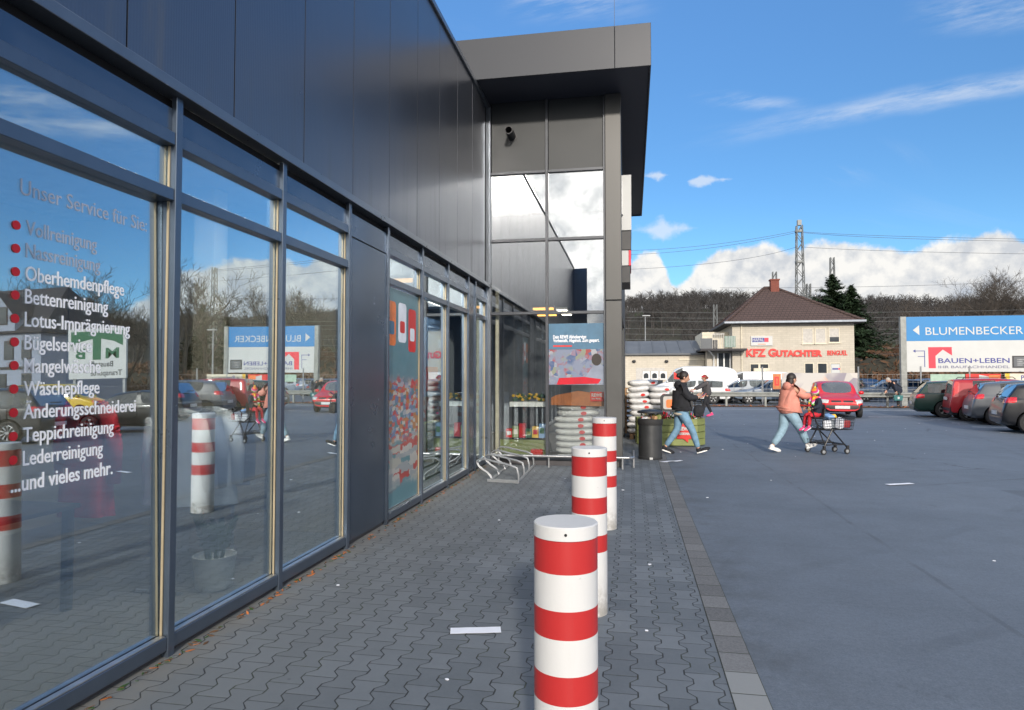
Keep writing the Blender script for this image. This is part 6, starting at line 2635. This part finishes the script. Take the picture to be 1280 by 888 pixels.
def incart(x, y, z):
    return tuple(cpos + u_ * x + l_ * y + Vector((0, 0, z)))


for i, (x, y, z, s_, m_, nm, lab, cat) in enumerate((
        (.02, -.10, .63, (.16, .12, .18), 'cloth_white', 'paper_pack', 'white paper pack at the child end of the loaded cart', 'pack'),
        (.18, .06, .65, (.20, .16, .20), 'paint_silver', 'grocery_box', 'silver-blue grocery box in the middle of the cart', 'box'),
        (.33, -.08, .66, (.14, .13, .22), 'paper', 'milk_carton', 'white milk carton leaning in the cart', 'carton'),
        (.30, .10, .78, (.22, .14, .08), 'flower_yellow', 'grocery_bag', 'yellow grocery bag on top of the cart load', 'bag'),
        (.48, .02, .64, (.14, .26, .16), 'paint_darkred', 'grocery_bag', 'dark red grocery bag at the nose of the cart', 'bag'),
        (.12, -.02, .80, (.20, .16, .07), 'banner_blue', 'grocery_bag', 'blue grocery bag on top of the cart load', 'bag'))):
    o = MB().cbox((0, 0, 0), s_, 0, Matrix.Rotation(.25 * (i % 3 - 1), 3, 'X') @ Matrix.Rotation(.4 * i, 3, 'Z')).build(nm, m_, bevel=.025, segs=3)
    o.location = incart(x, y, z - .03)
    tag(o, lab, cat)

# --- child in the seat, facing the woman: local +x points back towards her
k = .62
J = {'pelvis': (0, 0, .0), 'chest': (.0, 0, .22), 'neck': (.01, 0, .33), 'head': (.03, 0, .42), 'face': (1, -.1, -.15)}
for c_, sg in (('L', 1), ('R', -1)):
    J['hip' + c_] = (.02, sg * .06, -.02)
    J['knee' + c_] = (.20, sg * .075, -.03)
    J['ankle' + c_] = (.235, sg * .08, -.27)
    J['toe' + c_] = (.33, sg * .085, -.32)
    J['sh' + c_] = (.0, sg * .115, .29)
    J['elbow' + c_] = (.06, sg * .165, .15)
    J['wrist' + c_] = (.18, sg * .12, .11)
ch = person('small child with rainbow knit cap and scarf and red leggings sitting in the cart', (0, 0), HDG + PI, J, 'cloth_navy', 'cloth_red', 'shoe_pink', 'hair_dark', skin_m='skin_child', s=k, jacket_r=1.3, hem=.02, leg_r=1.15, sole='cloth_white', hair_kind='long')
ch.location = incart(-.14, 0, .83)
f = MB()
f.ell((.028, 0, .455), (.085, .078, .072), 16, 10)
f.ell((.03, 0, .535), (.03, .03, .03), 8, 6)
f.build('knit_cap', 'rainbow_knit', ch, smooth=True)
f = MB()
f.lathe([(.055, .30), (.085, .315), (.09, .345), (.06, .365)], (.01, 0, 0), 16)
f.tube([(.08, -.04, .33), (.115, -.05, .25), (.12, -.055, .14), (.125, -.06, .02)], [.03, .034, .034, .03], 8)
f.tube([(.08, .04, .33), (.11, .05, .26), (.12, .05, .18)], [.03, .032, .03], 8)
f.build('scarf', 'rainbow_knit', ch, smooth=True)

# --- woman in grey vest further off, pushing a cart to the left
p0 = gr(884, 521)
J = walk(1.66, .20, .04, (1, -.1, -.05), front='L')
J['elbowL'] = (.26, .20, 1.20); J['wristL'] = (.50, .17, 1.08)
J['elbowR'] = (.26, -.20, 1.20); J['wristR'] = (.50, -.17, 1.08)
for c_ in 'LR':
    J['hd' + c_] = (1, 0, -.1); J['palm' + c_] = (0, 0, -1); J['curl' + c_] = .9
w3 = person('woman in dark grey vest and red cap pushing a cart to the left', p0, YAW + PI - .1, J, 'cloth_grey', 'cloth_black', 'shoe_pink', 'hair_red', jacket_r=1.4, hem=.12, hair_kind='bun', sole='shoe_pink', leg_r=1.15)
f = MB()
f.ell((.095, 0, 1.60), (.115, .09, .055), 14, 8)
f.ell((.20, -.01, 1.585), (.07, .07, .010), 12, 6)
f.build('cap', 'cloth_red', w3, smooth=True)
d3 = Vector((math.cos(YAW + PI - .1), math.sin(YAW + PI - .1), 0))
c3 = dup(crt, tuple(Vector((p0.x, p0.y, 0)) + d3 * 1.05), YAW + PI - .1, 'shopping cart half hidden behind the woman in black', 'shopping carts')
q = Vector((p0.x, p0.y, 0)) + d3 * 1.30
fl_ = thing('pennant', 'red pennant on a thin stick showing beside the head of the woman in black', 'flag', (q.x, q.y, .55))
MB().tube([(0, 0, 0), (0, 0, 1.25)], .008, 6).build('stick', 'galvanised', fl_)
MB().prism([(0, 0), (0, .30), (.44, .0)], (0, 0, .95), (math.cos(YAW), math.sin(YAW), 0), (0, 0, 1), (.0, .01, 0)).build('cloth', 'letter_red', fl_)

# --- man bending over the barrier
p0 = gr(1098, 507.5)
J = walk(1.70, .05, .0, (.9, 0, -.5), front='L')
J['chest'] = (.22, 0, 1.24); J['neck'] = (.36, 0, 1.37); J['head'] = (.46, 0, 1.42)
for c_, sg in (('L', 1), ('R', -1)):
    J['sh' + c_] = (.26, sg * .17, 1.33)
J['elbowR'] = (.36, -.22, 1.06); J['wristR'] = (.48, -.20, .88)
J['elbowL'] = (.18, .23, 1.06); J['wristL'] = (.14, .23, .83); J['hdL'] = (0, 0, -1)
w4 = person('grey-haired man in dark coat bending forward at the crash barrier', (p0.x, 36.3), YAW + PI - .25, J, 'cloth_navy', 'cloth_black', 'cloth_black', 'hair_grey', jacket_r=1.4, hem=.24, hair_kind='short', sole='black_rubber', leg_r=1.2)
bq = w4.matrix_basis @ Vector((.10, .30, .56))
gb2 = thing('carrier_bag', 'dark green carrier bag with white mark held by the bending man', 'bag', tuple(bq), YAW)
MB().prism([(-.20, -.17), (.20, -.17), (.24, .10), (-.24, .10)], (0, -.05, 0), (1, 0, 0), (0, 0, 1), (0, .10, 0)).build('bag_body', 'bag_teal', gb2, bevel=.02)
MB().tube([(-.1, 0, .10), (-.06, 0, .24), (.06, 0, .24), (.1, 0, .10)], .01, 6).build('strap', 'bag_teal', gb2)
MB().prism([(.06 * math.cos(2 * PI * i / 10), .06 * math.sin(2 * PI * i / 10)) for i in range(10)], (0, -.056, -.03), (1, 0, 0), (0, 0, 1), (0, .004, 0)).build('mark', 'sign_white', gb2)

# the driver of the red car shows as a pale shape behind the windscreen
dv = red_car.matrix_basis
J = {'pelvis': (0, 0, .0), 'chest': (-.08, 0, .33), 'neck': (-.07, 0, .50), 'head': (-.03, 0, .62), 'face': (1, 0, -.05)}
for c_, sg in (('L', 1), ('R', -1)):
    J['hip' + c_] = (.05, sg * .09, 0.0); J['knee' + c_] = (.42, sg * .10, .10); J['ankle' + c_] = (.68, sg * .10, -.18); J['toe' + c_] = (.82, sg * .10, -.16)
    J['sh' + c_] = (-.07, sg * .17, .44); J['elbow' + c_] = (.12, sg * .2, .26); J['wrist' + c_] = (.36, sg * .14, .34)
pq = dv @ Vector((-.18, .36, .58))
drv = person('driver behind the windscreen of the small red car', (pq.x, pq.y), red_car.rotation_euler[2], J, 'cloth_grey', 'cloth_black', 'cloth_black', 'hair_dark', hair_kind='short', jacket_r=1.0, hem=.0, s=.95)
drv.location.z = .58

# ================================================================== GOODS OUTSIDE THE ENTRANCE
rp = random.Random(23)
g = gr(848, 558.5)
pb_ = thing('planter_crate', 'large pale green display crate of plants with a red speech bubble sign', 'crate', (g.x - .15, g.y + .45, 0), YAW * .5)
f = MB()
hx_ = [(-.78, -.10), (-.55, -.42), (.55, -.42), (.78, -.10), (.78, .42), (-.78, .42)]
for i in range(6):
    a_, b_ = Vector((*hx_[i], 0)), Vector((*hx_[(i + 1) % 6], 0))
    d = (b_ - a_).normalized()
    n_ = Vector((d.y, -d.x, 0))
    for k in range(4):
        f.prism([(0, .02 + .155 * k), ((b_ - a_).length, .02 + .155 * k), ((b_ - a_).length, .165 + .155 * k), (0, .165 + .155 * k)], a_ + n_ * .0, d, (0, 0, 1), -n_ * .025)
f.build('side_board', 'rail_green', pb_, bevel=.004)
MB().prism([(x * .93, y * .93) for x, y in hx_], (0, 0, .48), (1, 0, 0), (0, 1, 0), (0, 0, .02)).build('tray', 'dirt', pb_)
f = MB()
f.prism([(0, 0), (.36, 0), (.36, .30), (.30, .34), (.04, .34), (0, .30)], (.08, -.452, .18), (1, 0, 0), (0, 0, 1), (0, .012, 0), 0)
f.prism([(0, 0), (.12, 0), (.11, -.09)], (.22, -.452, .179), (1, 0, 0), (0, 0, 1), (0, .012, 0), 0)
put_text(f, 'REWE', (.12, -.456, .37), (1, 0, 0), (0, 0, 1), .11, 1, .001, .006, width=.27)
put_text(f, 'REGIONAL', (.12, -.456, .27), (1, 0, 0), (0, 0, 1), .07, 1, .001, .004, width=.27)
f.build('speech_bubble_sign', ['letter_red', 'sign_white'], pb_)
for k in range(26):
    x, y = rp.uniform(-.66, .66), rp.uniform(-.30, .34)
    if abs(x) > .55 and y < -.1:
        continue
    f = MB()
    hh = rp.uniform(.10, .30)
    for q in range(26):
        a = rp.uniform(0, 6.28)
        el = rp.uniform(.2, 1.4)
        d = Vector((math.cos(a) * math.cos(el), math.sin(a) * math.cos(el), math.sin(el)))
        b_ = d.cross(Vector((rp.uniform(-1, 1), rp.uniform(-1, 1), .3))).normalized()
        c_ = Vector((x, y, .55)) + d * hh * rp.uniform(.2, .8)
        s_ = rp.uniform(.03, .06)
        f.add([c_ - d * s_, c_ + b_ * s_ * .4, c_ + d * s_, c_ - b_ * s_ * .4], [(0, 1, 2, 3)], 0 if q < 19 else 1)
    f.lathe([(.04, .50), (.055, .58)], (x, y, 0), 8, 2)
    o = f.build('potted_plant', ['leaf', ['flower_yellow', 'cloth_red', 'shoe_pink', 'cloth_white'][k % 4], 'orange_brown'])
    o.location = pb_.location
    o.rotation_euler = pb_.rotation_euler
    tag(o, 'small potted plant standing in the pale green crate', 'plant', 'potted plants in the green crate')

# white sacks stacked on a pallet, wooden pallets behind
g = atY(812, 500, 17.0)
base = Vector((g.x, 17.6, 0))
pl = thing('wood_pallet', 'wooden pallet under the white sacks', 'pallet', (base.x, base.y, 0))
f = MB()
for k in range(5):
    f.box(-.5, .5, -.6 + .26 * k, -.46 + .26 * k, .11, .135)
for k in (-.45, 0, .45):
    f.box(k - .05, k + .05, -.6, .58, .0, .109)
f.build('boards', 'wood_pallet', pl)
def sack(name, sx, sy, sz, m_, dot=True):
    f = MB()
    vs, fs = [], []
    nu, nv = 16, 10
    for j in range(nv + 1):
        t = PI * j / nv
        for k in range(nu):
            a = 2 * PI * k / nu
            e = .45
            sg = lambda v, q: math.copysign(abs(v) ** q, v)
            x = sg(math.sin(t), .6) * sg(math.cos(a), e) * sx
            y = sg(math.sin(t), .6) * sg(math.sin(a), e) * sy
            z = sg(math.cos(t), .8) * sz + .012 * math.sin(9 * x + 3 * y)
            vs.append((x, y, z))
    for j in range(nv):
        for k in range(nu):
            fs.append((j * nu + k, (j + 1) * nu + k, (j + 1) * nu + (k + 1) % nu, j * nu + (k + 1) % nu))
    f.add(vs, fs)
    if dot:
        f.prism([(.055 * math.cos(2 * PI * i / 12), .035 * math.sin(2 * PI * i / 12)) for i in range(12)], (.12, -sy - .002, 0), (1, 0, 0), (0, 0, 1), (0, .01, 0), 1)
    return f.build(name, [m_, 'letter_red'], smooth=True, angle=60)


s0 = sack('white_sack', .27, .30, .085, 'sack_white')
s1 = sack('white_sack', .28, .30, .080, 'sack_white', False)
prot = {}
for lv in range(9):
    for cx, cy in ((-.26, -.3), (.26, -.3), (0, .3)):
        if lv == 8 and cx > 0:
            continue
        src = s0 if rp.random() < .55 else s1
        if src.name not in prot:
            o = src
            prot[src.name] = 1
        else:
            o = src.copy()
            COL.objects.link(o)
        o.scale = (rp.uniform(.94, 1.08), 1, rp.uniform(.92, 1.06))
        o.location = (base.x + cx + rp.uniform(-.03, .03), base.y + cy, .22 + .152 * lv)
        o.rotation_euler = (rp.uniform(-.03, .03), rp.uniform(-.05, .05), rp.uniform(-.14, .14))
        tag(o, 'white plastic sack in the stack on the pallet beside the entrance', 'sack', 'white sacks on the pallet')
g = atY(790, 500, 19.4)
for k in range(9):
    o = copy_tree(pl)
    o.location = (g.x - .2, 19.3, .142 * k)
    o['label'] = 'brown wooden pallet in the tall pallet stack beside the entrance'
    o['group'] = 'stacked wooden pallets'
    o['category'] = 'pallet'
for i, px in enumerate((807.5, 818, 828.5)):
    q = atY(px, 474, 17.5)
    ln = thing('lantern', ['left white lantern with dark arched opening standing on the sacks', 'middle white lantern with dark arched opening on the sacks', 'right white lantern with dark arched opening, nearest the woman in black'][i], 'lantern', (q.x, 17.45, 1.52), 0, 'lanterns on the sacks')
    MB().box(-.095, .095, -.095, .095, 0, .22).build('case', 'white_paint', ln, bevel=.012)
    MB().prism([(-.06, 0), (.06, 0), (.06, .09), (.045, .12), (0, .14), (-.045, .12), (-.06, .09)], (0, -.100, .035), (1, 0, 0), (0, 0, 1), (0, .006, 0)).build('opening', 'window_dark', ln)

# black framed orange display board behind the bin
q = atY(846, 498, 16.3)
bd = thing('display_board', 'black framed board with orange picture standing in the plant crate', 'board', (q.x, 16.3, .62), YAW)
def rrect(w_, h_, r_):
    pts = []
    for cx, cy, a0 in ((w_ / 2 - r_, h_ / 2 - r_, 0), (-w_ / 2 + r_, h_ / 2 - r_, 90), (-w_ / 2 + r_, -h_ / 2 + r_, 180), (w_ / 2 - r_, -h_ / 2 + r_, 270)):
        for s_ in range(5):
            a = R(a0 + 90 * s_ / 4)
            pts.append((cx + r_ * math.cos(a), cy + r_ * math.sin(a)))
    return pts
MB().prism(rrect(.78, .42, .1), (0, 0, .35), (1, 0, 0), (0, 0, 1), (0, .05, 0)).build('frame', 'dark_plastic', bd)
MB().prism(rrect(.66, .31, .05), (0, -.006, .35), (1, 0, 0), (0, 0, 1), (0, .005, 0)).build('backing', 'shutter', bd)
MB().prism(rrect(.56, .20, .05), (0.02, -.012, .33), (1, 0, 0), (0, 0, 1), (0, .005, 0)).build('picture', 'orange', bd)
MB().tube([(0, .03, -.1), (0, .03, .2)], .02, 8).build('foot', 'dark_plastic', bd)

# ================================================================== BEHIND THE GLASS
# cleaner: potted plant
q = gr(268, 748, .03)
q = atX(268, 730, FX - .46)
pp_ = thing('potted_plant', 'glossy green plant in a white pot behind the second cleaner window', 'plant', (FX - .46, q.y, .03))
MB().lathe([(.105, 0), (.125, .02), (.150, .24), (.152, .25), (.140, .25), (.132, .20), (.0001, .19)], n=40).build('pot', 'pot_white', pp_, smooth=True)
f = MB()
for k in range(7):
    a = k * .9 + .3
    tip = Vector((math.cos(a) * rp.uniform(.08, .17), math.sin(a) * rp.uniform(.08, .17), rp.uniform(.45, .62)))
    p0_ = Vector((math.cos(a) * .05, math.sin(a) * .05, .19))
    m_ = p0_.lerp(tip, .5) + Vector((0, 0, .06))
    f.tube([p0_, m_, tip], [.010, .008, .004], 6)
    for q_ in range(9):
        t = .25 + .75 * q_ / 8
        c_ = p0_ * (1 - t) ** 2 + m_ * (2 * t * (1 - t)) + tip * t * t
        for sg in (-1, 1):
            d = (Vector((-math.sin(a), math.cos(a), 0)) * sg + (tip - p0_).normalized() * .7 + Vector((rp.uniform(-.2, .2), rp.uniform(-.2, .2), 0))).normalized()
            b_ = d.cross(Vector((math.cos(a), math.sin(a), .4))).normalized()
            f.add([c_, c_ + d * .035 + b_ * .017, c_ + d * .075, c_ + d * .035 - b_ * .017], [(0, 1, 2, 3)])
f.build('foliage', 'leaf', pp_)

# garments on a rail, table, red coat
ra = thing('clothes_rail', 'clothes rail with hangers inside the second cleaner window', 'rail', (-3.38, 4.7, .03))
f = MB()
f.tube([(-3.38, 4.25, .03), (-3.38, 4.25, 1.40), (-3.38, 5.15, 1.40), (-3.38, 5.15, .03)], .014, 8)
for y in (4.25, 5.15):
    f.tube([(-3.58, y, .045), (-3.18, y, .045)], .014, 6)
f.build('tube', 'steel', ra, world=True)


def garment(x, y, zt, ln, w_, m_, lab):
    f = MB()
    n_ = 22
    rows = [(0.0, .35), (.04, .9), (.12, 1.0), (.5, .92), (1.0, 1.08)]
    vs, fs = [], []
    for t, wf in rows:
        for k in range(n_):
            a = 2 * PI * k / n_
            fold = 1 + .16 * math.sin(5 * a + y * 9) * min(1, t * 2)
            vs.append((x + math.cos(a) * w_ * wf * .5 * fold, y + math.sin(a) * .055 * fold * (.6 + t), zt - ln * t))
    for i in range(len(rows) - 1):
        for k in range(n_):
            fs.append((i * n_ + k, i * n_ + (k + 1) % n_, (i + 1) * n_ + (k + 1) % n_, (i + 1) * n_ + k))
    f.add(vs, fs)
    for sg in (-1, 1):
        f.tube([(x + sg * w_ * .42, y, zt - .08), (x + sg * w_ * .55, y + .02, zt - .35), (x + sg * w_ * .54, y + .03, zt - .62)], [.06, .055, .045], 8)
    o = f.build('garment', m_, smooth=True, angle=180)
    return tag(o, lab, 'garment')


garment(-3.38, 4.42, 1.36, .72, .44, 'cloth_white', 'white shirt at the near end of the rail in the cleaner window')
garment(-3.38, 4.60, 1.36, .62, .44, 'house_blue', 'pale blue-grey shirt second along the rail in the cleaner window')
garment(-3.38, 4.80, 1.36, .78, .46, 'cloth_white', 'long white garment in the middle of the rail in the cleaner window')
garment(-3.38, 5.00, 1.36, .66, .42, 'cloth_grey', 'dark grey garment at the far end of the rail in the cleaner window')
q = atX(105, 650, -3.9)
garment(-3.9, q.y, 1.45, .85, .40, 'cloth_red', 'red dress hanging behind the lettered cleaner window')
tb = thing('side_table', 'dark low table behind the lettered cleaner window', 'table', (-4.2, 3.3, .03))
MB().box(-.5, .5, -.6, .6, .68, .71).build('table_top', 'seat_dark', tb, bevel=.004)
for x in (-.45, .45):
    for y in (-.55, .55):
        MB().box(x - .025, x + .025, y - .025, y + .025, 0, .679).build('leg', 'seat_dark', tb)

# shop end: printed posters on the glass bays, counters and stock
p1_ = thing('window_poster', 'busy teal and red supermarket poster filling the first shop window', 'poster', (GX + .002, 7.36, 0))
MB().box(GX + .001, GX + .003, 6.81, 7.91, .14, 2.60).build('sheet', 'window_film', p1_, world=True)
f = MB()
for k, (ya, za, w_, h_, mi) in enumerate(((6.85, 2.0, .27, .5, 0), (7.2, 2.05, .27, .46, 1), (7.55, 1.95, .27, .52, 2))):
    f.prism(rrect(w_, h_, .05), (GX + .0035, ya + w_ / 2, za + h_ / 2 - .05), (0, 1, 0), (0, 0, 1), (.001, 0, 0), mi)
    f.prism(rrect(w_ * .6, h_ * .3, .03), (GX + .005, ya + w_ / 2, za + h_ / 2 - .10), (0, 1, 0), (0, 0, 1), (.001, 0, 0), 3 - mi if mi else 3)
f.build('product_picture', ['orange', 'cloth_white', 'letter_red', 'poster_blue'], p1_, world=True)
f = MB()
f.box(-3.10, -3.05, 8.05, 10.2, 1.30, 2.50, 0)
f.box(-3.049, -3.045, 9.5, 10.1, 1.38, 1.75, 1)
f.prism([(0, 0), (.2, .16), (.2, .06), (.42, .06), (.42, -.06), (.2, -.06), (.2, -.16)], (-3.049, 8.6, 2.0), (0, 1, 0), (0, 0, 1), (.004, 0, 0), 1)
o = f.build('hanging_banner', ['banner_blue', 'letter_red'])
tag(o, 'blue hanging banner with red arrow behind the lobby windows', 'banner')
o = MB().box(-3.6, -3.02, 8.0, 10.2, .03, .91).build('sales_counter', 'rail_green', bevel=.01)
tag(o, 'olive green counter behind the lobby windows', 'counter')
# entrance lobby behind the tower glass
xa, xb = m1 + .004, TX1 - .034
po = thing('window_poster', 'blue poster with white text and shoppers behind the right entrance pane', 'poster', ((xa + xb) / 2, Y1 + .10, 2.0))
zq = lambda py: atY(720, py, Y1 + .10).z
MB().box(xa, xb, Y1 + .0015, Y1 + .003, zq(437), zq(405)).build('title_field', 'poster_blue', po, world=True)
MB().box(xa, xb, Y1 + .0015, Y1 + .003, zq(481), zq(437.2)).build('photo_field', 'picture_people', po, world=True)
f = MB()
put_text(f, 'Dein REWE Abholservice:', (xa + .08, Y1 - .0005, zq(423.5)), UX, UZ, .085, 0, .001, .002, width=.60)
put_text(f, 'Vorbestellt. Abgeholt. Zum gespart.', (xa + .08, Y1 - .0005, zq(428)), UX, UZ, .085, 0, .001, .002, width=.83)
f.build('lettering', 'vinyl_white', po, world=True)
MB().box(xa + .08, xa + .42, Y1 + .0, Y1 + .001, zq(434), zq(432)).build('red_line', 'letter_red', po, world=True)
f = MB()
cx_ = atY(744, 460, Y1 + .09).x
f.prism([(.22, 0), (.24, .18), (.16, .30), (.10, .34), (.0, .32), (-.08, .24), (-.16, .12), (-.20, 0)], (cx_, Y1 - .001, zq(479)), UX, UZ, (0, .001, 0), 0)
f.prism([(.09 * math.cos(2 * PI * i / 14), .11 * math.sin(2 * PI * i / 14)) for i in range(14)], (cx_ + .03, Y1 - .0025, zq(479) + .42), UX, UZ, (0, .001, 0), 1)
f.prism([(0, 0), (.75, .02), (.8, .10), (.5, .14), (.05, .12)], (xa + .14, Y1 - .004, zq(481)), UX, UZ, (0, .001, 0), 2)
f.build('printed_figures', ['house_blue', 'hair_dark', 'cloth_red'], po, world=True)
sb_ = thing('product_board', 'orange product board with red brand square behind the right entrance pane', 'board', ((xa + xb) / 2, Y1 + .25, 1.2))
f = MB()
f.prism([(0, 0), (xb - xa - .02, -.02), (xb - xa - .02, .20), (.5, .26), (.1, .18), (0, .13)], (xa + .01, Y1 + .22, zq(507)), UX, UZ, (0, .10, 0))
f.build('orange_panel', 'orange_brown', sb_, world=True)
f = MB()
rx0, rx1 = atY(738, 490, Y1 + .2).x, atY(755, 490, Y1 + .2).x
f.box(rx0, rx1, Y1 + .19, Y1 + .2, zq(502), zq(490), 0)
put_text(f, 'REWE', (rx0 + .02, Y1 + .186, zq(496)), UX, UZ, .08, 1, .001, .003, width=rx1 - rx0 - .05)
put_text(f, 'Dein Markt', (rx0 + .02, Y1 + .186, zq(499.5)), UX, UZ, .04, 1, .001, .001, width=rx1 - rx0 - .08)
f.build('brand_square', ['letter_red', 'sign_white'], sb_, world=True)
for k in range(9):
    o = sack('product_sack', .40, .26, .062, 'sack_white')
    o.location = (-1.02 + rp.uniform(-.04, .04), Y1 + .55, .12 + .115 * k)
    tag(o, 'pale sack in the stack behind the right entrance pane', 'sack', 'sacks behind the entrance glass')
tr = thing('flower_shelf', 'white flower tray on a dark stand behind the left entrance pane', 'shelf', (-2.0, Y1 + .7, .03))
MB().box(-.30, .40, -.18, .18, 1.0, 1.09).build('tray', 'white_paint', tr)
MB().box(-.26, .36, -.14, .14, 0, .999).build('stand', 'paint_black', tr)
f = MB()
for k in range(60):
    c_ = Vector((rp.uniform(-.26, .36), rp.uniform(-.14, .14), 1.12 + rp.uniform(0, .12)))
    f.ell(c_, (.035, .035, .03), 6, 4, k % 3)
f.build('flowers', ['leaf', 'flower_yellow', 'leaf'], tr)
o = MB().box(-2.45, -1.56, Y1 + .35, Y1 + .42, .05, .42).build('base_board', 'rail_green')
tag(o, 'olive green board at the foot of the left entrance pane', 'board')
o = MB().box(-1.85, -1.63, Y1 + .20, Y1 + .34, .03, .26).build('fire_bucket', 'letter_red', bevel=.02)
tag(o, 'small red box on the floor behind the left entrance pane', 'box')
o = MB().box(-2.50, -2.44, Y1 + .16, Y1 + .22, .03, 3.2).build('timber_post', 'cream')
tag(o, 'pale timber post just inside the left edge of the entrance glass', 'post')

# stacked goods behind the entrance glass and the lobby windows
rq = random.Random(77)
cols = ['letter_red', 'orange', 'flower_yellow', 'rail_green', 'cloth_white', 'banner_blue', 'cloth_red', 'cream', 'wood_pallet', 'sign_green']
names = {'letter_red': 'bright red', 'orange': 'orange', 'flower_yellow': 'yellow', 'rail_green': 'olive green', 'cloth_white': 'white', 'banner_blue': 'blue', 'cloth_red': 'crimson', 'cream': 'cream', 'wood_pallet': 'brown', 'sign_green': 'dark green'}


def goods(x, y, z, w_, d_, h_, col, lab):
    o = MB().box(-w_ / 2, w_ / 2, -d_ / 2, d_ / 2, 0, h_, 0)
    o.box(-w_ * .36, w_ * .36, -d_ / 2 - .003, -d_ / 2 - .001, h_ * .30, h_ * .72, 1)
    o.box(w_ / 2 + .001, w_ / 2 + .003, -d_ * .36, d_ * .36, h_ * .30, h_ * .72, 1)
    o = o.build('goods_box', [col, cols[(cols.index(col) + 4) % 10]])
    o.location = (x, y, z)
    tag(o, lab, 'box', 'goods behind the shop glass')


z0_ = 1.10
for k in range(6):
    goods(-2.28 + .125 * k, Y1 + .42, .031 + .43, .115, .16, .16 + .05 * (k % 3), cols[(k * 3) % 10], '%s goods box low behind the left entrance pane' % names[cols[(k * 3) % 10]])
for k in range(5):
    zz_ = .92
    for q in range(3 + k % 2):
        hh = .16 + .04 * rq.random()
        col = cols[(k * 3 + q * 7 + 1) % 10]
        goods(-3.24, 8.25 + .42 * k, zz_, .26, .36, hh, col, '%s goods box on the lobby counter, in the %s stack from the near end' % (names[col], ('first', 'second', 'third', 'fourth', 'fifth')[k]))
        zz_ += hh + .001
